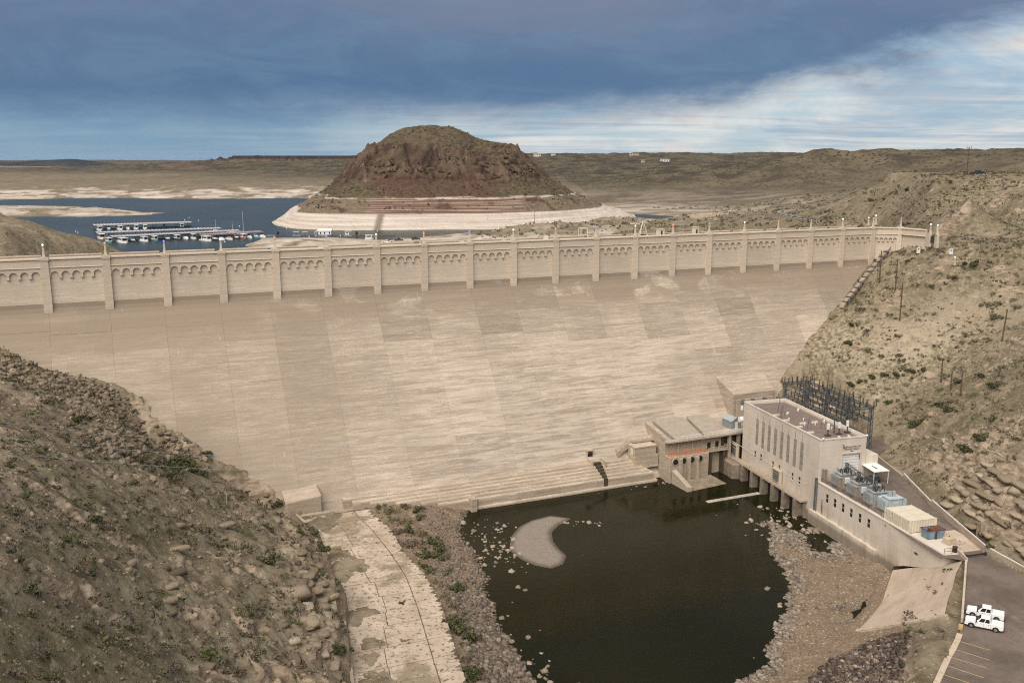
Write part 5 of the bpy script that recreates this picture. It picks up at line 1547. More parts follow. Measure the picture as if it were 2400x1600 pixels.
def pad_strip(p0, p1, w, z0, z1, name, mat, parent=pave):
    a, b = Vector((p0[0] * K_, p0[1] * K_, 0)), Vector((p1[0] * K_, p1[1] * K_, 0))
    d = (b - a)
    L = d.length
    d.normalize()
    q = Vector((-d.y, d.x, 0)) * (w / 2)
    mb = MB()
    mb.add([(*(a + q).xy, z0), (*(a - q).xy, z0), (*(b - q).xy, z0), (*(b + q).xy, z0), (*(a + q).xy, z1), (*(a - q).xy, z1), (*(b - q).xy, z1), (*(b + q).xy, z1)],
           [(3, 2, 1, 0), (4, 5, 6, 7), (0, 1, 5, 4), (1, 2, 6, 5), (2, 3, 7, 6), (3, 0, 4, 7)])
    o = mb.build(name, mat, parent)
    o.location = [-x for x in parent.location]
    return o


for p0, p1 in (((67.4, 130.5), (70.9, 127.8)), ((65.7, 128.1), (69.4, 125.0)), ((64.0, 125.9), (68.0, 122.8)), ((62.4, 123.6), (66.2, 120.3)), ((60.8, 121.3), (64.6, 118.0)), ((59.2, 119.0), (63.0, 115.7))):
    pad_strip(p0, p1, 0.13, PAD_Z + 0.002, PAD_Z + 0.006, "parking_line", M_YELLOW)
KP = [(68.6, 132.6), (67.3, 130.6), (65.6, 128.2), (63.9, 126.0), (62.3, 123.7), (60.7, 121.4), (59.1, 119.1), (57.5, 116.8)]
for i, (p0, p1) in enumerate(zip(KP[:-1], KP[1:])):
    a, b = Vector(p0), Vector(p1)
    pad_strip(a.lerp(b, 0.02), a.lerp(b, 0.98), 0.85, PAD_Z - 0.2, PAD_Z + 0.14, "kerb_slab", M_BLOCK)
pad_strip((81.9, 158.6), (70.9, 136.8), 0.35, PAD_Z - 0.3, PAD_Z + 0.55, "edge_wall", M_BLOCK)
pad_strip((82.3, 162.4), (82.2, 158.8), 0.25, PAD_Z - 1.5, PAD_Z + 0.75, "edge_wall", M_BLOCK)
pad_strip((83.3, 172.0), (85.2, 165.0), 0.30, PAD_Z + 0.003, PAD_Z + 0.02, "cable_trench", M_HOLE)
pad_strip((69.8, 134.9), (69.3, 133.9), 0.6, PAD_Z, PAD_Z + 0.5, "kerb_end", M_YELLOW)
# concrete deck panels towards the nose
for i, (u0, u1, v0, v1) in enumerate(((0.4, 4.2, -40.6, -36.0), (0.4, 7.5, -35.9, -31.2), (4.3, 7.5, -40.6, -36.0), (7.6, 10.4, -40.6, -31.2), (7.6, 10.4, -31.1, -22.0), (0.8, 7.5, -31.1, -22.4), (0.8, 9.5, -22.3, -0.2))):
    q = [ploc(u, v, 0)[:2] for u, v in ((u0, v0), (u1, v0), (u1, v1), (u0, v1))]
    MB().prism(q, PAD_Z - 0.1, PAD_Z + 0.05 + 0.004 * (i % 3)).build("deck_panel", M_APRON if i < 4 else M_ROOFG, pave)
gatebar = thing("gate_bar", "black barrier bar lying across the pad entrance below the deck", "gate", (85.5, 165.5, PAD_Z))
pad_strip((82.9, 160.4), (86.8, 161.6), 0.22, PAD_Z + 0.35, PAD_Z + 0.55, "bar", M_BLACK, gatebar)
pad_strip((82.7, 160.33), (82.9, 160.4), 0.3, PAD_Z, PAD_Z + 0.7, "post", M_BLACK, gatebar)
pad_strip((86.8, 161.6), (87.0, 161.65), 0.3, PAD_Z, PAD_Z + 0.7, "post", M_BLACK, gatebar)

# retaining wall between the deck and the right hillside
rw = thing("retaining_wall", "low concrete retaining wall with white top rail along the right hillside", "wall", (90.5, 180.0, PAD_Z))
RWL = [(89.2, 220.8), (89.5, 204.5), (87.9, 186.5), (87.6, 173.0), (87.4, 162.5), (89.6, 153.4), (96.0, 141.0), (104, 128)]
for i, (p0, p1) in enumerate(zip(RWL[:-1], RWL[1:])):
    a, b = Vector(p0), Vector(p1)
    n = max(1, int((b - a).length / 6))
    for k in range(n):
        pad_strip(a.lerp(b, k / n + 0.002), a.lerp(b, (k + 1) / n - 0.002), 0.40, PAD_Z - 0.5, PAD_Z + (0.35 if i == 0 else 1.0 if i == 1 else 1.45), "wall_panel", M_OLD, rw)
    if i > 0:
        pad_strip(a, b, 0.16, PAD_Z + (1.0 if i == 1 else 1.45), PAD_Z + (1.12 if i == 1 else 1.57), "top_rail", M_WHITE, rw)

# ================================================================ equipment on the deck
def ins_mesh(h=1.55, r=0.23, n=6):
    prof = [(0.05, 0)]
    for k in range(n):
        z = h * (k + 0.15) / n
        prof += [(0.06, z), (r * (1 - 0.25 * k / n), z + 0.02), (r * 0.8 * (1 - 0.25 * k / n), z + h / n * 0.45), (0.06, z + h / n * 0.55)]
    prof += [(0.07, h), (0.03, h + 0.08)]
    return MB().lathe(prof, 7).mesh("insulator", M_PORC, True)


INS = ins_mesh()
INS_S = ins_mesh(0.9, 0.15, 4)


def add_ins(parent, p, me_=None, rot=None, name="insulator"):
    o = bpy.data.objects.new(name, me_ or INS)
    o.location = p
    if rot:
        o.rotation_euler = rot
    return put(o, parent)


def transformer(u, v, label, mat, new=False):
    t_ = pthing("transformer", label, "transformer", u, v, DECK, group="transformers on the powerhouse deck")
    t_.scale = (PS * 1.22,) * 3
    mb = MB()
    mb.box(-1.3, 1.3, -1.0, 1.0, 0.35, 2.5)
    mb.build("tank", mat, t_, bevel=0.05)
    MB().box(-1.45, 1.45, -1.15, 1.15, 2.5, 2.64).build("tank_lid", mat, t_)
    MB().box(-1.5, 1.5, -1.2, 1.2, 0.03, 0.33).build("plinth", M_OLD, t_)
    for sx in (-1, 1):
        r_ = MB().box(sx * 1.42 - 0.05, sx * 1.42 + 0.05, -0.95, 0.95, 0.55, 2.35).build("radiator", mat, t_)
        for k in range(7):
            y = -0.9 + k * 0.3
            MB().box(min(sx * 1.48, sx * 2.1), max(sx * 1.48, sx * 2.1), y - 0.05, y + 0.05, 0.6, 2.3).build("fin", mat, r_)
    MB().box(-0.5, 0.4, -1.32, -1.02, 0.9, 2.0).build("control_box", M_WHITE if not new else mat, t_, bevel=0.02)
    if new:
        for (a, b) in ((-0.5, 0.2), (0.3, 0.2)):
            MB().box(a - 0.25, a + 0.25, b - 0.25, b + 0.25, 2.65, 3.5).build("bushing_turret", M_SHEDR, t_)
    else:
        c_ = MB().cyl((-1.0, 0.75, 3.15), (1.0, 0.75, 3.15), 0.28, n=10)
        c_.cyl((-0.7, 0.75, 2.6), (-0.7, 0.75, 3.0), 0.08, n=6).cyl((0.7, 0.75, 2.6), (0.7, 0.75, 3.0), 0.08, n=6)
        c_.build("conservator", mat, t_)
        for k in range(3):
            add_ins(t_, (-0.85 + 0.85 * k, 0.05, 2.64), INS_S, (0.25, 0, 0), "bushing")
            add_ins(t_, (-0.85 + 0.85 * k, -0.75, 2.64), INS_S, (-0.35, 0, 0), "bushing")
    return t_


transformer(4.1, -3.6, "grey transformer nearest the powerhouse door on the deck", M_TRAFO)
transformer(4.0, -9.7, "middle grey transformer with finned radiators on the deck", M_TRAFO)
transformer(4.1, -15.4, "grey transformer beside the pale blue one on the deck", M_TRAFO)
transformer(4.8, -19.4, "pale blue transformer without bushings next to the cream containers", M_TRAFOB, True)
for i, v in enumerate((-0.9, -6.7, -12.6)):
    nth = ("beside the downpipe", "between the first two transformers", "between the second and third transformers")[i]
    w = pthing("blast_wall", "concrete blast wall at the deck edge " + nth, "wall", 0.9, v, DECK, group="blast walls")
    MB().box(-0.3, 0.45, -0.45, 0.45, 0.02, 3.2).build("slab", M_PLANT, w, bevel=0.04)
    MB().box(-0.36, 0.51, -0.51, 0.51, 3.2, 3.32).build("cap", M_PLANT, w)
gl_ = pthing("lattice_gantry", "grey steel lattice gantry standing over the deck transformers", "gantry", 3.6, -9.6, DECK)
for (u, v) in ((1.0, 6.0), (-0.1, 0.0), (-0.4, -6.2)):
    lattice(MB(), (u, v, 0), (u, v, 5.4), 0.5, 9, 0.06).build("tower", M_STEEL, gl_)
for z in (4.6, 5.3):
    mb = MB()
    lattice(mb, (1.0, 6.0, z), (-0.1, 0.0, z), 0.3, 7, 0.03)
    lattice(mb, (-0.1, 0.0, z), (-0.4, -6.2, z), 0.3, 7, 0.03)
    mb.build("beam", M_STEEL, gl_)
for (u, v) in ((0.8, 5.0), (0.5, 3.4), (0.2, 1.5), (-0.15, -1.2), (-0.22, -3.0), (-0.3, -4.8)):
    add_ins(gl_, (u, v, 4.55), INS_S, (math.pi, 0, 0))
mb = MB()
for du in (-0.5, 0.1, 0.7):
    mb.path([(1.0 + du, 6.0, 3.7), (-0.1 + du, 0.0, 3.6), (-0.4 + du, -6.2, 3.7)], 0.025, 4)
mb.build("bus_bar", M_STEEL, gl_)

# shipping containers, side by side
c0 = None
for i, v in enumerate((-29.4, -26.9, -24.4)):
    lab = ("cream shipping container nearest the blue dumpster", "middle cream shipping container of the three on the deck", "cream shipping container nearest the pale blue transformer")[i]
    if c0 is None:
        c0 = pthing("shipping_container", lab, "container", 3.45, v, DECK + 0.06, group="containers on the deck")
        mb = MB()
        n_ = 40
        pts = []
        for k in range(n_):
            u = -3.0 + 6.0 * k / (n_ - 1)
            pts.append((u, -1.17 - (0.045 if (k // 2) % 2 else 0.0)))
        pts += [(3.03, 1.17), (-3.03, 1.17)]
        mb.prism(pts, 0.15, 2.50)
        mb.build("body", M_CREAM, c0)
        mb = MB()
        for k in range(11):
            u = -3.0 + k * 0.55
            mb.box(u, u + 0.5, -1.15, 1.15, 2.50, 2.535)
        MB().box(-3.05, 3.05, -1.22, 1.22, 2.50, 2.56).build("roof", M_CREAM, c0)
        for sx in (-1, 1):
            for sy in (-1, 1):
                MB().box(sx * 3.05 - 0.09, sx * 3.05 + 0.09, sy * 1.2 - 0.09, sy * 1.2 + 0.09, 0.0, 2.62).build("corner_post", M_CREAM, c0)
        MB().box(-3.08, -3.03, -1.1, 1.1, 0.2, 2.45).build("doors", M_CREAM, c0)
        for y in (-0.7, -0.2, 0.2, 0.7):
            MB().cyl((-3.12, y, 0.2), (-3.12, y, 2.45), 0.025, n=5).build("lock_rod", M_SHEDR, c0)
        MB().box(-3.14, -3.09, -1.0, -0.85, 2.2, 2.35).build("marker", M_ORANGE, c0)
    else:
        copy_tree(c0, loc=ploc(3.45, v, DECK + 0.06), label=lab)
# dumpster
d_ = pthing("dumpster", "rusty faded blue dumpster on the deck in front of the containers", "dumpster", 3.7, -33.2, DECK + 0.06)
vs_ = []
for z, sx, sy in ((0.15, 1.75, 0.95), (1.7, 1.95, 1.1)):
    vs_ += [(-sx, -sy, z), (sx, -sy, z), (sx, sy, z), (-sx, sy, z)]
mb = MB().add(vs_, [(3, 2, 1, 0), (0, 1, 5, 4), (1, 2, 6, 5), (2, 3, 7, 6), (3, 0, 4, 7)])
mb.add([(x * 0.94, y * 0.92, z + (0.1 if z < 1 else 0)) for x, y, z in vs_], [(0, 1, 2, 3), (4, 5, 1, 0), (5, 6, 2, 1), (6, 7, 3, 2), (7, 4, 0, 3)])
mb.build("bin", M_BLUE, d_)
mb = MB()
for x0, y0, x1, y1 in ((-1.98, -1.14, 1.98, -1.04), (-1.98, 1.04, 1.98, 1.14), (-1.98, -1.1, -1.88, 1.1), (1.88, -1.1, 1.98, 1.1)):
    mb.box(x0, x1, y0, y1, 1.68, 1.82)
mb.build("rim", M_RUST, d_)
MB().box(-0.5, 1.7, -0.9, 0.9, 1.3, 1.62).build("scrap", M_RUST, d_)
MB().box(-0.25, 0.05, -1.2, -1.0, 0.0, 1.8).build("leg_channel", M_DSTEEL, d_)
b_ = pthing("concrete_block", "tan concrete block on the deck beside the blue dumpster", "block", 4.7, -36.6, DECK + 0.06, 0.2)
MB().cbox(0, 0, 0.62, 1.9, 1.5, 1.24).build("block", M_BLOCK, b_, bevel=0.08)
MB().cyl((0.3, 0.3, 1.22), (0.3, 0.3, 1.36), 0.12, n=6).build("lifting_eye", M_DSTEEL, b_)
p_ = pthing("timber_pile", "small pile of loose boards on the deck behind the concrete block", "boards", 6.8, -37.0, DECK + 0.06, 0.5)
for k in range(6):
    MB().cbox(0.1 * (k % 3), -0.5 + 0.2 * k, 0.06 + 0.05 * (k % 2), 2.2, 0.16, 0.09, 0.06 * (k - 3)).build("board", M_BLOCK if k % 2 else M_WOODG, p_)
bn = pthing("waste_bin", "dark waste drum behind the rusty railing at the deck nose", "bin", 3.0, -40.2, DECK + 0.06)
MB().lathe([(0.36, 0), (0.42, 0.05), (0.44, 0.45), (0.42, 0.5), (0.46, 1.0), (0.44, 1.05)], 12).build("drum", M_BLACK, bn)
MB().lathe([(0.47, 1.05), (0.45, 1.12), (0.1, 1.18)], 12).build("lid", M_DSTEEL, bn)
# canopy
cp = pthing("canopy", "white metal canopy on posts beside the powerhouse door", "canopy", 13.0, -2.2, DECK)
MB().prism([(-2.0, -2.4), (2.0, -2.4), (2.0, 2.4), (-2.0, 2.4)], [2.9, 2.9, 3.25, 3.25], [3.0, 3.0, 3.35, 3.35]).build("roof", M_WHITE, cp)
for sx in (-1, 1):
    for sy in (-1, 1):
        MB().cyl((sx * 1.85, sy * 2.2, 0), (sx * 1.85, sy * 2.2, 2.95 + 0.16 * (sy + 1)), 0.07, n=6).build("post", M_WHITE, cp)
MB().box(-0.35, -0.15, -0.9, 0.9, 3.19, 3.25).build("roof_slot", M_BLACK, cp)
mc = pthing("machinery", "dark machinery parked in the shade under the white canopy", "machine", 12.6, -2.6, DECK)
MB().box(-1.2, 0.9, -1.0, 0.8, 0.35, 1.3).build("body", M_DSTEEL, mc, bevel=0.08)
MB().box(-0.5, 0.6, -0.6, 0.5, 1.3, 1.8).build("hood", M_BLUE, mc, bevel=0.08)
for sx in (-0.8, 0.6):
    for sy in (-1.05, 0.75):
        MB().cyl((sx, sy, 0.35), (sx, sy + 0.22, 0.35), 0.34, n=12).build("wheel", M_TYRE, mc)

# ---- switchyard behind the powerhouse
sy_ = pthing("switchyard", "steel lattice switchyard bristling with brown insulators behind the powerhouse", "switchyard", 23.0, 33.0, DECK)
VS = (-14.0, -4.6, 4.8, 14.6)
US = (-3.6, 3.4)
HB = 10.6
tw = lattice(MB(), (0, 0, 0), (0, 0, HB), 0.9, 12, 0.085, 0.8).mesh("tower", M_STEEL)
for u in US:
    for v in VS:
        o = bpy.data.objects.new("tower", tw)
        o.location = (u, v, 0)
        put(o, sy_)
for u in US:
    for z in (HB, HB - 3.2):
        for a, b in zip(VS[:-1], VS[1:]):
            lattice(MB(), (u, a, z), (u, b, z), 0.6, 10, 0.065).build("beam", M_STEEL, sy_)
for a, b in zip(VS[:-1], VS[1:]):
    for u in (-0.1,):
        for z in (HB, HB - 3.2, HB - 5.8):
            lattice(MB(), (u, a, z), (u, b, z), 0.5, 10, 0.06).build("beam", M_STEEL, sy_)
for v in VS:
    lattice(MB(), (US[0] - 1.0, v, HB), (US[1] + 1.0, v, HB), 0.6, 9, 0.065).build("beam", M_STEEL, sy_)
yr = random.Random(4)
for u in US:
    for a in np.linspace(VS[0] - 0.6, VS[3] + 0.6, 16):
        add_ins(sy_, (u + yr.uniform(-0.3, 0.3), a + yr.uniform(-0.3, 0.3), HB + 0.25))
    for a in np.linspace(VS[0], VS[3], 13):
        add_ins(sy_, (u + yr.uniform(-0.5, 0.5), a + yr.uniform(-0.3, 0.3), HB - 3.0))
for a in np.linspace(VS[0], VS[3], 14):
    add_ins(sy_, (-0.1, a, HB + 0.25))
    add_ins(sy_, (-0.1, a + 0.4, HB - 3.0))
    add_ins(sy_, (US[0], a + 0.3, HB - 3.5), None, (math.pi, 0, 0))
for v in VS:
    for u in (-4.8, -1.5, 0.2, 1.8, 4.6):
        add_ins(sy_, (u, v + yr.uniform(-0.2, 0.2), HB + 0.25))
for v in np.linspace(VS[0] + 1, VS[3] - 1, 9):       # blades of the disconnect switches
    for z in (HB + 1.5, HB - 1.7):
        MB().cyl((US[0] - 0.4, v, z), (US[0] + 1.6, v + 0.2, z + 0.05), 0.06, n=5).build("switch_blade", M_DSTEEL, sy_)
        MB().cyl((US[1] - 1.6, v + 0.6, z), (US[1] + 0.4, v + 0.6, z + 0.05), 0.06, n=5).build("switch_blade", M_DSTEEL, sy_)
for (u, v) in ((-4.6, -10), (-4.6, -2), (-4.6, 6), (-1.0, -12), (0.5, 0), (4.4, -7), (4.4, 4)):
    MB().cyl((u, v, HB), (u + yr.uniform(-0.2, 0.2), v, HB + 3.4), 0.03, 0.015, n=4).build("lightning_rod", M_DSTEEL, sy_)
for i, v in enumerate((-10.5, -7.5, -4.5, 0.5, 3.5, 6.5, 10.0)):
    br = MB().cyl((-0.6, v, 0.9), (-0.6, v, 3.1), 0.55, n=10).box(-1.2, 0.0, v - 0.5, v + 0.5, 0.3, 0.9).build("circuit_breaker", M_DSTEEL, sy_)
    for s_ in (-0.3, 0.3):
        add_ins(br, (-0.6 + s_, v, 3.1), None, (0, s_, 0))
mb = MB()
for k in range(12):
    u0, v0 = yr.choice((-3.6, 3.4, 0)), yr.uniform(-13, 13)
    mb.path([(u0, v0, HB - 3), (u0 + yr.uniform(-2, 2), v0 + yr.uniform(-2, 2), yr.uniform(3.5, 6))], 0.02, 3)
for u in (-1.6, 0.0, 1.6):
    mb.path([(u, -14, HB - 1.2), (u, -5, HB - 1.4), (u, 5, HB - 1.4), (u, 14.5, HB - 1.2)], 0.03, 4)
mb.build("bus_wires", M_DSTEEL, sy_)

# ================================================================ outlet works at the toe (dam frame again)
def dthing(name, label, cat, s, n, z=0.0):
    w = dam_w(s, n)
    return thing(name, label, cat, (w[0], w[1], z), DAM_RZ)


M_SLABT = simple("grey_tan_roof_slab", (0.36, 0.305, 0.245), 0.9, var=0.1, scale=0.5)
ow = dthing("outlet_works", "concrete outlet house at the dam toe with four round valve pipes", "building", 146.0, 40.0, 0.0)
q = lambda s, n: (s - 146.0, -(n - 40.0))
poly = [q(145.2, 40.3), q(163.0, 40.3), q(167.0, 27.5), q(146.2, 27.5)]
MB().prism(poly, -1.0, [10.1, 10.1, 11.6, 11.6]).build("house", M_OLD, ow)
for a0, a1, b0, b1 in ((145.2, 146.6, 146.2, 147.6), (147.8, 156.2, 148.8, 158.8), (157.2, 162.9, 159.8, 167.0)):
    MB().prism([q(a0, 41.6), q(a1, 41.6), q(b1, 28.0), q(b0, 28.0)], [10.15, 10.15, 11.7, 11.7], [11.15, 11.15, 12.9, 12.9]).build("roof_slab", M_SLABT if a0 > 146 else M_OLD, ow)
MB().prism([q(144.4, 42.6), q(170.5, 42.6), q(170.5, 41.0), q(144.4, 41.0)], 10.75, 11.12).build("walkway", M_OLD, ow)
rail_part([(*q(147.8, 42.5), 11.12), (*q(156.2, 42.5), 11.12)], M_WHITE, ow, "railing", 1.15, 0.07, 1.4)
rail_part([(*q(157.2, 42.5), 11.12), (*q(167.6, 42.5), 11.12)], M_WHITE, ow, "railing", 1.15, 0.07, 1.4)
MB().prism([q(162.6, 41.0), q(186.0, 41.0), q(186.0, 29.0), q(163.0, 29.0)], 10.6, 11.18).build("rear_deck", M_OLD, ow)
for s in (164.5, 167.5, 170.0):
    MB().prism([q(s, 41.8), q(s + 0.8, 41.8), q(s + 0.8, 41.0), q(s, 41.0)], -1, 10.58).build("column", M_OLD, ow)
MB().prism([q(163.1, 40.0), q(175.0, 40.0), q(175.0, 39.6), q(163.1, 39.6)], -1, 10.58).build("back_wall", M_DARKW, ow)
# valve block with four bores
MB().prism([q(145.0, 43.0), q(157.4, 43.0), q(157.4, 40.35), q(145.0, 40.35)], -1.0, 7.0).build("valve_block", M_OLD, ow, bevel=0.12)
for i, s in enumerate((146.7, 149.25, 151.85, 154.4)):
    x, y = q(s, 43.0)
    f = MB().cyl((x, y + 0.2, 5.7), (x, y - 0.22, 5.7), 0.98, n=24).build("pipe_flange", M_OLD, ow)
    MB().cyl((x, y - 0.10, 5.7), (x, y - 0.26, 5.7), 0.78, n=24).build("pipe_bore", M_HOLE, f)
    if i < 3:
        MB().prism([q(s + 1.0, 44.3), q(s + 1.55, 44.3), q(s + 1.55, 43.0), q(s + 1.0, 43.0)], -1.0, 6.6).build("fin_wall", M_OLD, ow)
for s in (147.9, 153.2):
    MB().prism([q(s, 43.05), q(s + 0.9, 43.05), q(s + 0.9, 43.0), q(s, 43.0)], 0.4, 4.5).build("damp_stain", M_DARKW, ow)
rail_part([(*q(145.3, 41.9), 7.0), (*q(157.2, 41.9), 7.0)], M_ORANGE, ow, "orange_railing", 0.85, 0.06, 1.6)
rail_part([(*q(145.3, 42.8), 7.0), (*q(157.2, 42.8), 7.0)], M_ORANGE, ow, "orange_railing", 0.5, 0.06, 3.0, 1)
for s in (149.2, 151.0, 153.6):
    MB().prism([q(s, 40.42), q(s + 0.25, 40.42), q(s + 0.25, 40.3), q(s, 40.3)], 7.0, 10.5).build("wall_pipe", M_BEIGEP, ow)
for s in (158.6, 161.2):
    MB().prism([q(s, 40.36), q(s + 1.0, 40.36), q(s + 1.0, 40.3), q(s, 40.3)], 7.0, 8.8).build("doorway", M_HOLE, ow)
MB().prism([q(157.5, 42.4), q(164.0, 42.4), q(164.0, 40.4), q(157.5, 40.4)], 6.7, 6.95).build("platform", M_OLD, ow)
rail_part([(*q(157.7, 42.3), 6.95), (*q(163.9, 42.3), 6.95), (*q(163.9, 40.6), 6.95)], M_BEIGEP, ow, "railing", 1.0, 0.05, 1.5)
for s in (158.2, 162.6):
    MB().prism([q(s, 42.0), q(s + 0.9, 42.0), q(s + 0.9, 40.4), q(s, 40.4)], -1.0, 6.68).build("column", M_DARKW, ow)
# apron in front of the bores and its little wing wall
ap = [q(146.0, 43.2), q(158.0, 43.2), q(159.0, 50.0), q(154.0, 53.5), q(146.5, 51.5)]
MB().prism([p_ for p_ in reversed(ap)][::-1], -1.2, [0.7, 0.7, -0.10, -0.25, -0.12]).build("apron", M_STAIN, ow)
MB().prism([q(145.6, 50.6), q(147.0, 50.6), q(147.0, 43.2), q(145.6, 43.2)], -1.2, [1.2, 1.2, 3.6, 3.6]).build("wing_wall", M_OLD, ow)

vh = dthing("valve_house", "small pale concrete box house on the stepped dam toe", "building", 138.0, 37.0, 0.0)
MB().box(0.0, 6.5, 0.0, 5.0, 6.4, 8.7).build("house", M_OLD, vh)
MB().box(-0.15, 6.65, -0.15, 5.1, 8.72, 9.0).build("roof", M_BLOCK, vh)
MB().box(-0.1, 7.2, -0.2, 5.0, 3.0, 6.38).build("plinth", M_TOE, vh)
MB().box(-0.06, 0.0, 1.0, 2.2, 6.5, 8.4).build("door", M_CREAM, vh)
st = dthing("toe_stair", "handrailed concrete stair climbing the dam toe to the valve house", "stairs", 134.6, 33.4, 0.0)
for k in range(12):
    MB().box(k * 0.37, k * 0.37 + 0.36, -0.2, 1.0 + 0.1 * k, 5.6 + k * 0.26, 6.8 + k * 0.26).build("tread", M_TOE, st)
for y in (-0.15, 1.0):
    rail_part([(0.0, y, 6.8), (4.4, y, 9.7)], M_BEIGEP, st, "handrail", 1.0, 0.05, 1.2)
MB().box(4.5, 12.0, -0.6, 2.6, 9.2, 9.75).build("landing", M_TOE, st)
rail_part([(4.6, -0.5, 9.75), (11.9, -0.5, 9.75)], M_BEIGEP, st, "handrail", 1.0, 0.05, 1.5)
lb = dthing("toe_block", "squat concrete block at the left foot of the dam", "block", 46.5, 36.4, 0.0)
mb = MB()
mb.prism([(0, 0), (8.3, 0), (8.3, 9), (0, 9)], 1.0, [7.0, 7.9, 9.4, 9.4])
mb.build("block", M_OLD, lb, bevel=0.25)
MB().box(-1.5, 10.0, -1.2, -0.02, 1.0, 3.9).build("footing", M_OLD, lb, bevel=0.08)
dr_ = dthing("drain_outlet", "small square drain opening with a wet trough on the dam toe", "drain", 126.0, 33.0, 0.0)
MB().box(-0.1, 2.0, 0.4, 2.5, 5.8, 8.3).build("frame", M_TOE, dr_)
MB().box(0.25, 1.65, 0.34, 0.42, 5.9, 8.0).build("opening", M_HOLE, dr_)
MB().box(-0.2, 0.1, -2.8, 0.4, 5.0, 6.3).build("trough_side", M_TOE, dr_)
MB().box(3.4, 3.7, -3.6, 0.4, 5.0, 6.1).build("trough_side", M_TOE, dr_)
for i, (nn, zt) in enumerate(((35.3, 5.55), (36.3, 4.95), (37.25, 4.4), (38.2, 3.85), (39.1, 3.3), (40.0, 2.7))):
    y0 = -(nn - 33.0)
    MB().box(0.6 + 0.1 * i, 2.9 - 0.12 * i, y0 - 0.03, y0 + 1.05, zt - (0.65 if i < 5 else 2.6), zt + 0.035).build("wet_channel", M_DARKW, dr_)
sh = dthing("metal_shed", "grey metal shed with gabled roof on the deck behind the powerhouse", "shed", 167.0, 39.4, 11.18)
MB().box(0, 3.2, 0, 4.3, 0, 2.2).build("walls", M_SHEDW, sh)
MB().extrude([(-0.2, 2.15), (1.6, 3.15), (3.4, 2.15), (3.4, 2.27), (1.6, 3.29), (-0.2, 2.27)], 'y', -0.2, 4.5).build("roof", M_SHEDR, sh)
MB().extrude([(0.0, 2.2), (1.6, 3.1), (3.2, 2.2)], 'y', 0.0, 0.08).build("gable", M_SHEDW, sh)
MB().box(1.15, 2.05, -0.05, 0.0, 0.05, 2.0).build("door", M_WHITE, sh)
dv = thing("drift_beam", "pale waterlogged timber beam floating in the pool below the outlets", "beam", (48.6, 222.1, 0.0), math.atan2(6.2, 14.5))
MB().box(0, 16.0, -0.6, 0.6, -0.25, 0.22).build("beam", M_WOODG, dv, bevel=0.08)
MB().box(0.2, 15.7, -0.25, -0.15, 0.22, 0.27).build("edge_board", M_WOODG, dv)

# paved bank below the pad, with its concrete kerb
LO = [(77.8, 179.4), (74.1, 172.6), (70.0, 165.0), (66.0, 159.7), (61.5, 154.2)]
HI = [(84.3, 164.6), (80.8, 159.6), (77.4, 153.6), (74.6, 149.2), (71.6, 143.8)]
pv_ = thing("paved_bank", "sloping tan paved bank between the gravel bar and the parking pad", "slope paving", (72.0, 160.0, 1.0))
for i in range(4):
    for j in range(3):
        f0, f1 = j / 3 + 0.001, (j + 1) / 3 - 0.001
        c4 = []
        for a, b, f in ((LO[i], HI[i], f0), (LO[i + 1], HI[i + 1], f0), (LO[i + 1], HI[i + 1], f1), (LO[i], HI[i], f1)):
            c4.append((a[0] + (b[0] - a[0]) * f - 72.0, a[1] + (b[1] - a[1]) * f - 160.0, 0.4 + 8.6 * f + 0.15))
        mb = MB()
        mb.add(c4 + [(x, y, z - 5.0) for x, y, z in c4], [(0, 1, 2, 3), (7, 6, 5, 4)] + [(k, 4 + k, 4 + (k + 1) % 4, (k + 1) % 4) for k in range(4)])
        mb.build("paving_panel", M_APRON, pv_)
a, b = Vector((61.2, 153.6, 1.7)), Vector((71.8, 143.2, 9.9))
mb = MB()
for k in range(2):
    pass
mb.cyl(a, b, 0.55, n=4)
mb.build("kerb", M_OLD, bpy.data.objects["paved_bank"]).location = (-72.0, -160.0, -1.0)
mb = MB()
pts = [(62.8, 159.1), (65.4, 160.8), (69.7, 166.2), (70.3, 168.7), (69.2, 168.7), (66.8, 166.2), (65.6, 163.8), (63.5, 162.6)]
cx_, cy_ = sum(p[0] for p in pts) / 8, sum(p[1] for p in pts) / 8
pp_ = []
for k in range(32):
    i, f = divmod(k / 4, 1)
    p0, p1 = pts[int(i)], pts[(int(i) + 1) % 8]
    j = 1 + 0.10 * math.sin(k * 2.3)
    pp_.append((cx_ + (p0[0] + (p1[0] - p0[0]) * f - cx_) * j, cy_ + (p0[1] + (p1[1] - p0[1]) * f - cy_) * j))
PUD = pp_
mb.add([(x, y, 0.98) for x, y in pp_], [tuple(range(len(pp_)))])
mb.build("puddle", M_POOL, kind="structure")

# ---- old spillway chute floor
t = NT("chute_slab_concrete")
P_ = t.coord('World')
n1 = t.noise(P_, 0.22, 6, 0.65)
n2 = t.noise(P_, 1.1, 5, 0.7)
c = t.mix(t.ramp(n1, 0.35, 0.65), (0.400, 0.318, 0.240), (0.540, 0.440, 0.345))
c = t.mix(t.math('MULTIPLY', t.ramp(n2, 0.54, 0.62), 0.85), c, (0.120, 0.096, 0.058))
c = t.mix(t.math('MULTIPLY', t.ramp(t.noise(P_, 0.10, 5, 0.65), 0.52, 0.62), 0.75), c, (0.205, 0.165, 0.105))
t.bump(n2, 0.3, 0.05)
M_SLAB = t.done(c, 0.95, 0, 0.1)
ys_ = [112, 133.9, 160.5, 172, 184, 195, 204.5, 214]
xl_ = [-21.5, -24.6, -30.2, -33.6, -38.5, -42.6, -48.5, -51]
xj_ = [-5.8, -11.2, -17.6, -20.8, -25.6, -30.6, -35.8, -39.5]
xr_ = [-1.8, -7.3, -13.3, -17.2, -22.9, -26.8, -32.2, -35.9]
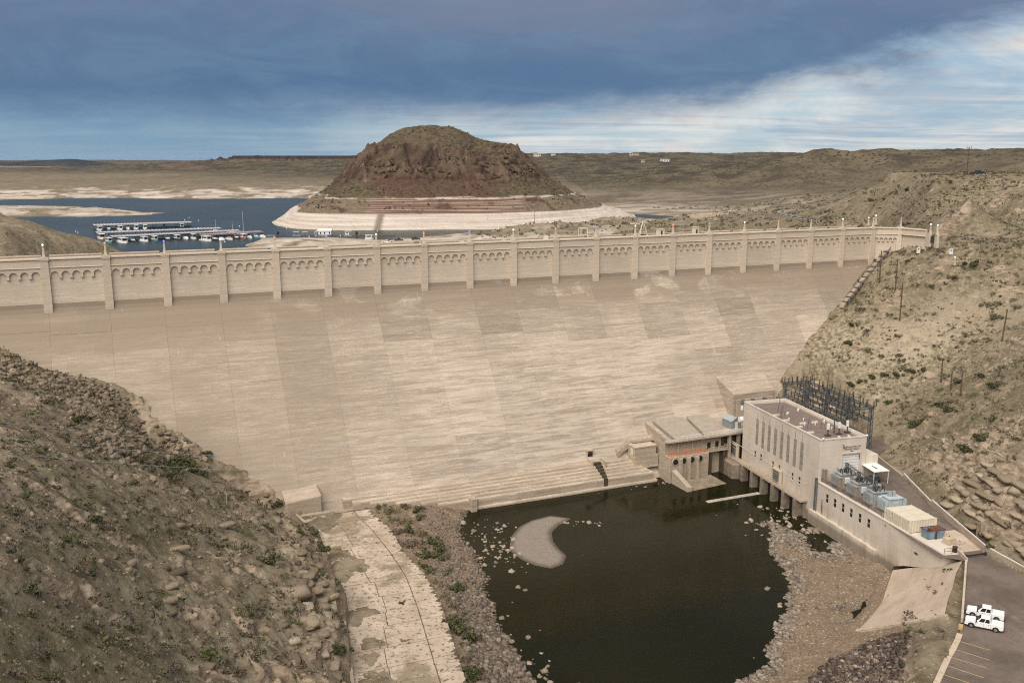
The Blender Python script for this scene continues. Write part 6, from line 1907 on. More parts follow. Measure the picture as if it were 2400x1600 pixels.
ch = thing("spillway_chute", "cracked pale concrete slabs of the old spillway chute left of the pool", "spillway", (-28.0, 165.0, 3.4))
crng = random.Random(9)
y = 113.0
yl = []
while y < 211:
    yl.append(y)
    y += crng.uniform(4.6, 7.5)
for k, (ya, yb) in enumerate(zip(yl[:-1], yl[1:])):
    for c_ in range(3):
        def edge(yy, which):
            a_, j_, r_ = (np.interp(yy, ys_, e) for e in (xl_, xj_, xr_))
            m_ = a_ + (j_ - a_) * (0.52 + 0.06 * math.sin(k))
            return {0: (a_, m_), 1: (m_, j_), 2: (j_, r_)}[c_][which]
        g = 0.07
        pts = []
        n_ = 7
        for i in range(n_ + 1):      # right side, toothed on the outer strip
            yy = ya + g + (yb - ya - 2 * g) * i / n_
            x = edge(yy, 1) - g
            if c_ == 2:
                x -= crng.uniform(0.0, 1.1) if i % 2 else 0.0
            pts.append((x, yy + 0.40 * (x - np.interp(yy, ys_, xj_))))
        for i in range(n_ + 1):
            yy = yb - g - (yb - ya - 2 * g) * i / n_
            x = edge(yy, 0) + g + (crng.uniform(0, 0.8) if c_ == 0 else (crng.uniform(0, 0.12) if c_ == 2 else 0))
            pts.append((x, yy + 0.40 * (x - np.interp(yy, ys_, xj_))))
        dz_ = crng.uniform(0.0, 0.07)
        MB().prism([(x + 28.0, yy - 165.0) for x, yy in pts], -0.3, 0.14 + dz_).build("slab", M_SLAB, ch)
for k in range(17):        # earth washed down over the slabs on the hill side
    yy = crng.uniform(118, 205)
    a_, j_ = np.interp(yy, ys_, xl_), np.interp(yy, ys_, xj_)
    cx_ = a_ + (j_ - a_) * crng.uniform(-0.02, 0.30)
    w_, l_ = crng.uniform(1.2, 3.4), crng.uniform(2.0, 5.5)
    ang = crng.uniform(-0.3, 0.3)
    ring_ = []
    for i in range(22):
        th = 2 * math.pi * i / 22
        rr_ = 1.0 + 0.22 * math.sin(3 * th + k) + 0.14 * math.sin(7 * th + 2 * k) + crng.uniform(-0.08, 0.08)
        ex, ey = w_ * rr_ * math.cos(th), l_ * rr_ * math.sin(th)
        ring_.append((cx_ + ex * math.cos(ang) - ey * math.sin(ang) + 28.0, yy + ex * math.sin(ang) + ey * math.cos(ang) - 165.0))
    vs_ = [(x, y, 0.17) for x, y in ring_] + [(cx_ + 28.0 + (x - cx_ - 28.0) * 0.6, yy - 165.0 + (y - yy + 165.0) * 0.6, 0.34) for x, y in ring_] + [(cx_ + 28.0, yy - 165.0, 0.38)]
    MB().add(vs_, [(i, (i + 1) % 22, 22 + (i + 1) % 22, 22 + i) for i in range(22)] + [(22 + i, 22 + (i + 1) % 22, 44) for i in range(22)]).build("soil_drift", M_GROUND, ch, smooth=True)
lw = thing("chute_wall", "low broken concrete side wall along the left of the spillway chute", "wall", (-27.5, 146.0, 3.4))
for (p0, p1, h) in (((-30.8, 157.5), (-29.4, 152.0), 1.3), ((-29.4, 151.9), (-28.0, 146.5), 1.5), ((-28.0, 146.4), (-26.3, 139.5), 1.4), ((-26.3, 139.4), (-24.6, 132.0), 1.6), ((-24.6, 131.9), (-22.6, 122.0), 1.6), ((-49.2, 203.0), (-45.5, 197.0), 1.0)):
    a, b = Vector((p0[0] + 27.5, p0[1] - 146.0)), Vector((p1[0] + 27.5, p1[1] - 146.0))
    d = (b - a).normalized()
    w = Vector((-d.y, d.x)) * 0.28
    MB().prism([tuple(a + w), tuple(a - w), tuple(b - w), tuple(b + w)][::-1], -0.5, h).build("wall_panel", M_OLD, lw, bevel=0.05)

# ================================================================ vehicles
def pickup(name, label, loc, rz, paint, scale=1.0, group=None, cover=True):
    """crew-cab pickup, nose towards +x"""
    t_ = thing(name, label, "pickup truck", loc, rz, group, scale)
    L, W = 5.6, 1.95
    h0, hb, hr = 0.45, 1.12, 1.92
    prof = [(-2.80, 0.55), (-2.80, 1.22), (-0.95, 1.22), (-0.95, 1.15), (1.25, 1.15), (2.55, 1.06), (2.74, 0.92), (2.78, 0.50), (2.30, 0.42), (-2.6, 0.45)]
    mb = MB()
    secs = [(-W / 2, 0.94), (-W / 2 + 0.06, 1.0), (W / 2 - 0.06, 1.0), (W / 2, 0.94)]
    n = len(prof)
    vs_ = []
    for y, s in secs:
        for x, z in prof:
            vs_.append((x * (0.985 if s < 1 else 1.0), y, 0.75 + (z - 0.75) * s))
    fs = []
    for k in range(3):
        for i in range(n):
            j = (i + 1) % n
            fs.append((k * n + i, k * n + j, (k + 1) * n + j, (k + 1) * n + i))
    fs += [tuple(range(n)), tuple(range(4 * n - 1, 3 * n - 1, -1))]
    body = mb.add(vs_, fs).build("body", paint, t_, bevel=0.03)
    # cab greenhouse
    lo = [(-0.98, -0.93), (1.18, -0.93), (1.18, 0.93), (-0.98, 0.93)]
    hi = [(-0.86, -0.76), (0.42, -0.76), (0.42, 0.76), (-0.86, 0.76)]
    mb = MB().add([(x, y, 1.14) for x, y in lo] + [(x, y, hr) for x, y in hi], [(3, 2, 1, 0), (4, 5, 6, 7), (0, 1, 5, 4), (1, 2, 6, 5), (2, 3, 7, 6), (3, 0, 4, 7)])
    mb.build("cab", paint, t_, bevel=0.06)

    def quad_on(p, name_, mat, parent=t_):
        MB().add(p, [(0, 1, 2, 3)]).build(name_, mat, parent)

    def lerp3(a, b, f):
        return tuple(a[i] + (b[i] - a[i]) * f for i in range(3))
    for s in (-1, 1):
        A_, B_ = (-0.98, s * 0.93, 1.14), (1.18, s * 0.93, 1.14)
        C_, D_ = (0.42, s * 0.76, hr), (-0.86, s * 0.76, hr)

        def pt(u, v):
            p_ = lerp3(lerp3(A_, B_, u), lerp3(D_, C_, u), v)
            return (p_[0], p_[1] + s * 0.012, p_[2])
        quad_on([pt(0.08, 0.14), pt(0.42, 0.14), pt(0.42, 0.86), pt(0.08, 0.86)], "side_window", M_GLASS)
        quad_on([pt(0.48, 0.14), pt(0.86, 0.14), pt(0.92, 0.86), pt(0.48, 0.86)], "side_window", M_GLASS)
        MB().box(1.0, 1.2, s * 1.0 - 0.1, s * 1.0 + 0.1, 1.16, 1.34).build("mirror", M_BLACK, t_)
        for x in (0.35, -0.65):
            MB().box(x - 0.09, x + 0.09, min(s * 0.972, s * 0.995), max(s * 0.972, s * 0.995), 1.0, 1.05).build("door_handle", M_BLACK, t_)
        for x in (-0.98, 0.05, 1.2):
            MB().box(x - 0.012, x + 0.012, min(s * 0.970, s * 0.984), max(s * 0.970, s * 0.984), 0.5, 1.1).build("door_seam", M_BLACK, t_)
        MB().box(2.58, 2.77, s * 0.72 - 0.2, s * 0.72 + 0.2, 0.82, 1.0).build("headlight", M_CHROME, t_)
        MB().box(-2.84, -2.77, s * 0.86 - 0.08, s * 0.86 + 0.08, 0.75, 1.15).build("tail_light", M_RED, t_)
        for x in (1.78, -1.72):
            MB().cyl((x, s * 0.60, 0.40), (x, s * 0.982, 0.40), 0.50, n=18).build("wheel_arch", M_BLACK, t_)
            w = MB().cyl((x, s * 0.70, 0.40), (x, s * 1.0, 0.40), 0.40, n=18).build("wheel", M_TYRE, t_)
            MB().cyl((x, s * 0.99, 0.40), (x, s * 1.012, 0.40), 0.24, n=14).build("rim", M_CHROME, w)
    quad_on([(1.205, -0.80, 1.20), (1.205, 0.80, 1.20), (0.50, 0.68, hr - 0.06), (0.50, -0.68, hr - 0.06)], "windscreen", M_GLASS)
    quad_on([(-0.995, 0.75, 1.30), (-0.995, -0.75, 1.30), (-0.89, -0.66, hr - 0.10), (-0.89, 0.66, hr - 0.10)], "rear_window", M_GLASS)
    if cover:
        MB().box(-2.74, -1.02, -0.88, 0.88, 1.225, 1.30).build("bed_cover", paint, t_, bevel=0.02)
    else:
        MB().box(-2.74, -1.02, -0.82, 0.82, 1.223, 1.228).build("bed", M_BLACK, t_)
    MB().box(2.70, 2.86, -0.92, 0.92, 0.40, 0.62).build("front_bumper", M_BLACK, t_, bevel=0.03)
    MB().box(2.755, 2.80, -0.5, 0.5, 0.66, 0.98).build("grille", M_BLACK, t_)
    MB().box(-2.92, -2.78, -0.9, 0.9, 0.42, 0.60).build("rear_bumper", M_BLACK, t_, bevel=0.03)
    return t_


TR = math.atan2(1.75, -3.3)
pickup("pickup_truck", "white pickup truck nearest the yellow parking lines", (75.6, 139.0, PAD_Z), TR, M_CARW, 1.0, "white pickups parked on the pad")
pickup("pickup_truck", "white pickup truck parked beyond its twin, farther from the parking lines", (77.5, 142.5, PAD_Z), TR, M_CARW, 1.0, "white pickups parked on the pad")
M_DARKC = simple("dark_car_paint", (0.035, 0.040, 0.052), 0.25, var=0.1, scale=0.8, spec=0.5)
M_BLUEC = simple("blue_tarp", (0.05, 0.20, 0.42), 0.6, var=0.15, scale=0.8)
gz = lambda x, y: float(ground(x, y))
for (x, y, a, pnt, lab, cov) in ((-97.5, 577.8, 0.15, M_CARW, "white pickup with dark load on the ramp beside the blue tarp", False), (-80.8, 607.9, -0.25, M_CARW, "white pickup with dark bed on the ramp shore", False), (-75.6, 628.1, 0.1, M_DARKC, "dark pickup at the water's edge on the ramp", True), (-64.5, 630.7, 0.05, M_DARKC, "dark pickup with white canopy at the end of the ramp", True)):
    pickup("pickup_truck", lab, (x, y, gz(x, y) - 0.05), a, pnt, 1.05, "vehicles on the boat ramp", cov)
pickup("pickup_truck", "dark pickup parked on the high bench beside the tall pole", (201.4, 412.0, gz(201.4, 412.0)), 0.1, M_DARKC, 1.05)
tp = thing("blue_tarp", "small heap under a bright blue tarp on the boat ramp", "tarp", (-91.0, 575.6, gz(-91.0, 575.6)))
MB().add([(-2.2, -1.2, 0), (2.2, -1.2, 0), (2.2, 1.2, 0), (-2.2, 1.2, 0), (-1.2, 0, 0.8), (1.2, 0.1, 0.7)], [(0, 1, 5, 4), (1, 2, 5), (2, 3, 4, 5), (3, 0, 4), (3, 2, 1, 0)]).build("sheet", M_BLUEC, tp)
bt = thing("boat_trailer", "low boat trailer behind the white pickup on the ramp", "trailer", (-103.0, 573.8, gz(-103.0, 573.8)), 0.1)
MB().box(-2.4, 2.0, -0.9, 0.9, 0.5, 0.62).build("frame", M_DSTEEL, bt)
MB().prism([(-2.2, -0.8), (1.2, -0.8), (2.4, 0), (1.2, 0.8), (-2.2, 0.8)], 0.65, 1.25).build("boat_hull", M_WHITE, bt)
for s in (-1, 1):
    MB().cyl((-0.6, s * 0.75, 0.33), (-0.6, s * 1.0, 0.33), 0.33, n=10).build("wheel", M_TYRE, bt)

# ================================================================ poles, wires, signs, lamps
wood_me = MB().cyl((0, 0, -0.8), (0, 0, 9.2), 0.17, 0.12, n=8).mesh("pole", M_WOOD)


def pole(x, y, h, label, arms=True, mat_me=None, lean=0.0, group=None):
    t_ = thing("utility_pole", label, "utility pole", (x, y, gz(x, y)), 0.0, group)
    t_.rotation_euler = (0, lean, 0)
    MB().cyl((0, 0, -0.8), (0, 0, h), 0.23, 0.17, n=8).build("pole", M_WOOD, t_)
    if arms:
        for z in (h - 2.0, h - 4.2):
            MB().box(-0.85, 0.25, -0.16, 0.16, z, z + 0.3).build("crossarm", M_WOOD, t_)
            add_ins(t_, (-0.45, 0, z + 0.2), INS_S)
    return t_


pole(118.5, 301.0, 10.3, "left one of the three tall poles on the right hillside", group="poles on the right hillside")
pole(120.8, 293.5, 10.3, "middle one of the three tall poles on the right hillside", group="poles on the right hillside")
pole(117.1, 279.5, 11.6, "right one of the three tall poles on the right hillside", group="poles on the right hillside")
pole(117.6, 250.6, 6.6, "dark short pole left of the two thin poles on the bare patch", False, group="poles on the right hillside")
pole(117.2, 243.8, 5.2, "thin pole in the middle on the bare pale patch", False, group="poles on the right hillside")
pole(116.6, 236.9, 6.2, "thin pole at the right edge of the bare pale patch", False, group="poles on the right hillside")
pole(134.5, 253.0, 9.0, "slanting dark pole near the right edge of the hillside", False, lean=0.07)
bp = pole(195.8, 410.5, 12.0, "tall reddish pole on the skyline bench", False)
MB().box(-1.1, 1.1, -0.1, 0.1, 11.2, 11.45).build("crossarm", M_WOOD, bp)
for x in (-0.9, 0.9):
    add_ins(bp, (x, 0, 11.45), INS_S)


def wire(name, label, pts, r, mat=M_STEEL):
    t_ = thing(name, label, "wire", pts[0])
    o = Vector(pts[0])
    MB().path([Vector(p) - o for p in pts], r, 4).build("cable", mat, t_)


def sag(a, b, s, n=14):
    a, b = Vector(a), Vector(b)
    return [a.lerp(b, i / n) - Vector((0, 0, s * 4 * (i / n) * (1 - i / n))) for i in range(n + 1)]


for i, (dz_, lab) in enumerate(((0, "upper"), (-2.3, "middle"), (-4.6, "lower"))):
    wire("power_line", lab + " of three thin power lines strung across the left hillside", sag((-72.0, 118.0, 51.0 + dz_ * 0.9), (74.0, 232.0, 27.0 + dz_ * 0.35), 9.0 + i * 0.6, 30), 0.022, M_SHEDR)
for i, (a, b) in enumerate((((93.5, 233.0, 20.5), (150.0, 222.0, 55.0)), ((94.0, 238.0, 20.5), (152.0, 228.0, 57.0)), ((95.0, 243.0, 20.5), (154.0, 236.0, 59.0)))):
    wire("power_line", ("lowest", "middle", "highest")[i] + " of three lines rising from the switchyard over the right hillside", sag(a, b, 2.5), 0.03, M_SHEDR)

# ---- obelisk lamp posts along the crest
def glow(name, col, e):
    t = NT(name)
    t.b.inputs['Emission Color'].default_value = (*col, 1)
    t.b.inputs['Emission Strength'].default_value = e
    return t.done(tuple(min(1, x * 0.8 + 0.1) for x in col), 0.2, 0, 0.5)


GLOBES = [("white", glow("white_globe", (1.0, 0.95, 0.85), 0.35)), ("red", glow("red_globe", (1.0, 0.16, 0.05), 0.35)), ("blue", glow("blue_globe", (0.10, 0.16, 1.0), 0.35))]
shaft_me = MB().cbox(0, 0, 0.11, 0.85, 0.85, 0.22).cbox(0, 0, 0.5, 0.62, 0.62, 0.56, tap=0.86).cbox(0, 0, 1.62, 0.46, 0.46, 1.70, tap=0.58).mesh("shaft", M_CREST)
cap_me = MB().cbox(0, 0, 2.53, 0.42, 0.42, 0.12).cyl((0, 0, 2.58), (0, 0, 2.66), 0.11, n=8).mesh("cap", M_CREST)
globe_me = [MB().lathe([(0.02, 2.66), (0.13, 2.68), (0.20, 2.76), (0.225, 2.87), (0.19, 3.0), (0.10, 3.08), (0.02, 3.10)], 12).mesh("globe", g[1], True) for g in GLOBES]
ORD = ["first", "second", "third", "fourth", "fifth", "sixth", "seventh", "eighth", "ninth", "tenth", "eleventh", "twelfth", "thirteenth", "fourteenth", "fifteenth", "sixteenth", "seventeenth", "eighteenth", "nineteenth", "twentieth", "twenty-first"]


def lamp(x, y, z, rz, gi, label, sc=1.0):
    t_ = thing("lamp_post", label, "lamp post", (x, y, z), rz, "obelisk lamp posts on the dam crest", sc)
    put(bpy.data.objects.new("shaft", shaft_me), t_)
    c_ = bpy.data.objects.new("cap", cap_me)
    put(c_, t_)
    put(bpy.data.objects.new("globe", globe_me[gi]), t_)


for k in range(-1, 20):
    w = dam_w(k * BAY, 0.3)
    nth = "before the first" if k < 0 else ORD[k]
    lamp(w[0], w[1], 61.56, DAM_RZ, k % 3, "obelisk lamp post with %s globe, %s from the left on the crest" % (GLOBES[k % 3][0], nth))
lamp(130.3, 316.2, 61.56, 0.2, 2, "obelisk lamp post with blue globe on the last pilaster where the crest bends")
for (x, y, lab, gi) in ((135.4, 305.0, "left obelisk gate post of the small gate at the crest end", 0), (135.6, 300.5, "right obelisk gate post of the small gate at the crest end", 0)):
    MB_ = lamp(x, y, 59.0 + 1.2, 0.1, gi, lab, 1.05)
lamp(138.5, 293.0, float(ground(138.5, 293.0)), 0.1, 0, "short obelisk post with white globe alone on the abutment terrace", 0.9)
w = dam_w(255.0, -6.2)
lamp(w[0], w[1], 61.5, DAM_RZ, 0, "left obelisk of the pair on the upstream parapet near the crest end", 0.9)
w = dam_w(259.5, -7.5)
lamp(w[0], w[1], 61.5, DAM_RZ, 0, "right obelisk of the pair on the upstream parapet near the crest end", 1.1)
gp = thing("gate_wall", "short concrete wall with a dark slatted gate at the crest end", "gate", (135.5, 303.0, 57.0), -1.45)
MB().box(-3.6, -1.3, -0.4, 0.4, -1.0, 3.2).build("pier", M_CREST, gp)
MB().box(1.6, 3.0, -0.4, 0.4, -1.0, 3.2).build("pier", M_CREST, gp)
for k in range(10):
    MB().box(-1.2 + k * 0.28, -1.06 + k * 0.28, -0.05, 0.05, 0.4, 2.6).build("gate_bar", M_DSTEEL, gp)
for (x, y, lab) in ((132.5, 306.0, "white sign board standing at the foot of the crest end wall"), (139.0, 297.0, "white sign board alone on the abutment slope")):
    s_ = thing("sign_board", lab, "sign", (x, y, gz(x, y)), 0.2)
    MB().box(-0.65, 0.65, -0.04, 0.04, 0.4, 2.3).build("board", M_WHITE, s_)
    MB().box(-0.3, 0.3, -0.055, -0.042, 1.6, 1.9).build("emblem", M_BLACK, s_)
    for x_ in (-0.5, 0.5):
        MB().cyl((x_, 0.06, -0.5), (x_, 0.06, 2.2), 0.05, n=6).build("leg", M_WOOD, s_)
# crest winch tripod, crane and kiosks behind the parapet
tp = thing("tripod_hoist", "cream A-frame hoist standing on the crest behind the parapet", "hoist", (*dam_w(164.0, -4.6), 60.3), DAM_RZ)
for p0 in ((-1.6, -0.6), (1.6, -0.6), (-1.2, 0.9), (1.2, 0.9)):
    MB().cyl((p0[0], p0[1], 0), (0, 0, 5.2), 0.14, 0.10, n=6).build("leg", M_CREAM, tp)
MB().box(-0.9, 0.9, -0.5, -0.3, 1.6, 1.85).build("crossbeam", M_CREAM, tp)
MB().box(-0.4, 0.4, -0.4, 0.4, 0.2, 1.1).build("winch", M_DSTEEL, tp)
for (s, n, a, b, h, lab) in ((170.5, -5.0, 2.0, 1.6, 2.3, "small cream kiosk on the crest right of the hoist"), (183.5, -5.2, 1.5, 1.4, 2.6, "second cream kiosk on the crest farther right of the hoist"), (145.0, -7.5, 2.2, 1.6, 3.2, "open cream steel frame on the crest left of the hoist")):
    k_ = thing("kiosk", lab, "kiosk", (*dam_w(s, n), 60.3), DAM_RZ)
    if "open" in lab:
        for sx in (-1, 1):
            for sy in (-1, 1):
                MB().cyl((sx * a / 2, sy * b / 2, 0), (sx * a / 2, sy * b / 2, h), 0.12, n=6).build("post", M_CREAM, k_)
        MB().box(-a / 2, a / 2, -b / 2, b / 2, h, h + 0.25).build("roof", M_CREAM, k_)
        MB().box(-a / 2, a / 2, -b / 2, b / 2, 1.2, 1.35).build("floor_frame", M_CREAM, k_)
    else:
        MB().box(-a / 2, a / 2, -b / 2, b / 2, 0, h).build("walls", M_CREAM, k_)
        MB().box(-a / 2 - 0.15, a / 2 + 0.15, -b / 2 - 0.15, b / 2 + 0.15, h, h + 0.15).build("roof", M_CREAM, k_)
        MB().box(-0.3, 0.3, -b / 2 - 0.03, -b / 2, 0.3, 2.0).build("door", M_DSTEEL, k_)
# stairway with handrail down the right groin of the dam
gs = thing("groin_stair", "narrow concrete stairway with handrail down the right groin of the dam", "stairs", (126.0, 319.0, 54.0))
pts = [(127.5, 319.5), (119.8, 312.6), (111.2, 303.6), (104.5, 297.0)]
zs_ = [54.6, 48.6, 42.8, 37.6]
for (a, b, za, zb_) in zip(pts[:-1], pts[1:], zs_[:-1], zs_[1:]):
    n = 16
    for k in range(n):
        f = (k + 0.5) / n
        x, y = a[0] + (b[0] - a[0]) * f, a[1] + (b[1] - a[1]) * f
        z = max(za + (zb_ - za) * f, gz(x + 0.8, y - 0.8) - 0.1)
        MB().cbox(x + 0.8 - 126.0, y - 0.9 - 319.0, z - 54.0 + 0.05, 1.0, 1.5, 0.9, math.atan2(b[1] - a[1], b[0] - a[0])).build("step", M_DSTEEL if k % 4 == 0 else M_OLD, gs)
rail_part([(p[0] + 1.6 - 126.0, p[1] - 1.6 - 319.0, max(z, gz(p[0] + 1.6, p[1] - 1.6)) - 54.0 + 0.4) for p, z in zip(pts, zs_)], M_STEEL, gs, "handrail", 1.0, 0.05, 2.2)
gs2 = thing("foot_slab", "stepped concrete slabs on the slope behind the switchyard", "slabs", (92.0, 282.0, 18.0))
for k in range(4):
    z = gz(92.5 + k * 0.8, 277.5 - k * 3.0)
    MB().cbox(0.5 + k * 0.8, -4.5 - k * 3.0, z - 18.0 - 2.7, 8.0 - k * 0.6, 2.9, 6.0, 0.12).build("slab", M_APRON, gs2, bevel=0.08)
wl = thing("hillside_wall", "thin pale stone kerb line crossing the right hillside", "wall", (105.0, 215.0, 30.0))
mb = MB()
hp = [(105.5, 227.5), (104.3, 219.5), (104.0, 212.1), (104.6, 205.5), (104.6, 199.7), (104.3, 193.0), (104.2, 187.1)]
for a, b in zip(hp[:-1], hp[1:]):
    n = 6
    for k in range(n):
        x, y = a[0] + (b[0] - a[0]) * k / n, a[1] + (b[1] - a[1]) * k / n
        x2, y2_ = a[0] + (b[0] - a[0]) * (k + 0.9) / n, a[1] + (b[1] - a[1]) * (k + 0.9) / n
        MB().cyl((x - 105.0, y - 215.0, gz(x, y) - 29.95), (x2 - 105.0, y2_ - 215.0, gz(x2, y2_) - 29.95), 0.22, n=4).build("kerb_stone", M_OLD, wl)
# the crest road winding away round the hillside, with its guard rail
vs_, fs, gl1 = [], [], []
for i, p in enumerate(cv):
    a = Vector(cv[max(i - 1, 0)])
    b = Vector(cv[min(i + 1, len(cv) - 1)])
    d = (b - a).normalized()
    q_ = Vector((-d.y, d.x)) * 4.2
    z = road_z(i) + 0.3
    vs_ += [(p[0] + q_.x, p[1] + q_.y, z), (p[0] - q_.x, p[1] - q_.y, z)]
    gl1.append((p[0] + q_.x * 0.93, p[1] + q_.y * 0.93, z))
    if i:
        fs.append((2 * i - 2, 2 * i - 1, 2 * i + 1, 2 * i))
M_ROAD = simple("pale_road", (0.26, 0.225, 0.185), 0.9, var=0.15, scale=0.1)
mb = MB().add(vs_, fs)
n0 = len(mb.v)
mb.v += [(x, y, z - 4.0) for x, y, z in mb.v]
for i in range(len(cv) - 1):
    mb.f += [(2 * i, 2 * i + 2, n0 + 2 * i + 2, n0 + 2 * i), (2 * i + 1, n0 + 2 * i + 1, n0 + 2 * i + 3, 2 * i + 3)]
road_o = mb.build("road", M_ROAD, kind="structure")
gr_ = thing("guard_rail", "dark guard rail along the bend of the crest road", "guard rail", gl1[30])
o_ = Vector(gl1[30])
seg = gl1[24:66]
for a, b in zip(seg[:-1:2], seg[2::2]):
    a, b = Vector(a) - o_, Vector(b) - o_
    MB().cyl(a, a + Vector((0, 0, 0.9)), 0.12, n=5).build("post", M_DSTEEL, gr_)
    MB().cyl(a + Vector((0, 0, 0.75)), b + Vector((0, 0, 0.75)), 0.2, n=4).build("beam", M_DSTEEL, gr_)

# ================================================================ marina and far shore
M_ROOFP = simple("pinkish_roof_sheet", (0.62, 0.54, 0.53), 0.5, 0.1, var=0.08, scale=0.1)
M_ROOFR = simple("dusty_red_roof_sheet", (0.44, 0.31, 0.31), 0.5, 0.1, var=0.10, scale=0.1)
M_DOCK = simple("dock_timber", (0.16, 0.13, 0.10), 0.9, var=0.25, scale=0.6)
M_DULLBLK = simple("dull_black", (0.030, 0.030, 0.036), 0.8, var=0.3, scale=0.4)  # dull black of some hulls, cabins, biminis and tanks
M_TEAL = simple("teal_hull", (0.10, 0.24, 0.27), 0.4, var=0.1, scale=0.5)
M_TANB = simple("tan_cabin", (0.42, 0.32, 0.19), 0.6, var=0.1, scale=0.5)
M_HULLR = simple("red_hull", (0.30, 0.10, 0.09), 0.4, var=0.1, scale=0.5)


def dock(label, a, b, w, mat, h=4.3):
    dx_, dy_ = b[0] - a[0], b[1] - a[1]
    L = math.hypot(dx_, dy_)
    t_ = thing("covered_dock", label, "dock", (a[0], a[1], LAKE_Z), math.atan2(dy_, dx_), "covered marina docks")
    mb = MB()
    n = int(L / 2.4)
    for k in range(n):
        x0, x1 = L * k / n, L * (k + 0.62) / n
        mb.add([(x0, -w / 2, h - 0.5), (x1, -w / 2, h - 0.5), (x1, 0, h), (x0, 0, h), (x1, w / 2, h - 0.5), (x0, w / 2, h - 0.5)], [(0, 1, 2, 3), (3, 2, 4, 5)])
    o = mb.build("roof_ribs", mat, t_, kind="stuff")
    mb = MB()
    mb.extrude([(-w / 2 + 0.02, h - 0.66), (0, h - 0.16), (w / 2 - 0.02, h - 0.66), (w / 2 - 0.02, h - 0.78), (0, h - 0.3), (-w / 2 + 0.02, h - 0.78)], 'x', 0, L)
    mb.build("roof", M_ROOFR if mat is M_ROOFR else M_SHEDR, t_)
    MB().box(0, L, -0.9, 0.9, 0.15, 0.5).build("walkway", M_DOCK, t_)
    k = 0
    while k * 9.0 <= L:
        for s in (-w / 2 + 0.3, 0.0, w / 2 - 0.3):
            MB().cyl((k * 9.0, s, -1), (k * 9.0, s, h - 0.4), 0.12, n=5).build("post", M_DSTEEL, t_)
        k += 1
    return t_, L


def fr_pt(a, b, f, off):
    dx_, dy_ = b[0] - a[0], b[1] - a[1]
    L = math.hypot(dx_, dy_)
    return (a[0] + dx_ * f + dy_ / L * off, a[1] + dy_ * f - dx_ / L * off), math.atan2(dy_, dx_)


DOCKS = [("rear covered dock of the marina with open slips", (-324.5, 730.5), (-261.0, 766.5), 17.0, M_ROOFP), ("second covered dock of the marina, narrow striped roof", (-289.5, 655.0), (-216.5, 698.5), 12.0, M_ROOFP), ("long front covered dock of the marina with moored boats", (-265.5, 621.5), (-197.0, 676.5), 12.5, M_ROOFP), ("dusty red roofed dock at the right end of the marina", (-211.5, 636.0), (-178.0, 665.5), 11.0, M_ROOFR)]
for d in DOCKS:
    dock(*d)


def boat(label, loc, rz, kind, hull, cabin, L=9.0):
    t_ = thing("boat", label, "boat", (loc[0], loc[1], LAKE_Z), rz, "boats moored in the marina")
    w = L * 0.30
    MB().prism([(-L / 2, -w / 2), (L * 0.22, -w / 2), (L * 0.40, -w * 0.34), (L / 2, 0), (L * 0.40, w * 0.34), (L * 0.22, w / 2), (-L / 2, w / 2)], -0.3, 0.95).build("hull", hull, t_, bevel=0.05)
    if kind == 'house':
        MB().box(-L * 0.42, L * 0.25, -w * 0.42, w * 0.42, 0.95, 3.1).build("cabin", cabin, t_)
        MB().box(-L * 0.47, L * 0.36, -w * 0.5, w * 0.5, 3.1, 3.28).build("roof", M_WHITE, t_)
        for s in (-1, 1):
            MB().box(-L * 0.36, L * 0.18, s * w * 0.42 - 0.03, s * w * 0.42 + 0.03, 1.8, 2.6).build("window", M_GLASS, t_)
        MB().box(L * 0.25, L * 0.255, -w * 0.3, w * 0.3, 1.5, 2.7).build("front_window", M_GLASS, t_)
        rail_part([(L * 0.26, -w * 0.45, 0.95), (L * 0.38, -w * 0.38, 0.95)], M_WHITE, t_, "railing", 0.9, 0.04, 1.0)
    else:
        MB().prism([(-L * 0.15, -w * 0.38), (L * 0.22, -w * 0.30), (L * 0.22, w * 0.30), (-L * 0.15, w * 0.38)], 0.95, [1.9, 1.35, 1.35, 1.9]).build("cabin", cabin, t_)
        MB().prism([(-L * 0.155, -w * 0.34), (-L * 0.06, -w * 0.33), (-L * 0.06, w * 0.33), (-L * 0.155, w * 0.34)], 1.92, [2.5, 2.3, 2.3, 2.5]).build("windscreen", M_GLASS, t_)
        MB().box(-L * 0.42, -L * 0.15, -w * 0.4, w * 0.4, 2.4, 2.5).build("bimini", M_WHITE if hull is not M_WHITE else M_DULLBLK, t_)
        for s in (-1, 1):
            MB().cyl((-L * 0.40, s * w * 0.38, 0.9), (-L * 0.40, s * w * 0.38, 2.42), 0.05, n=4).build("bimini_pole", M_CHROME, t_)
    return t_


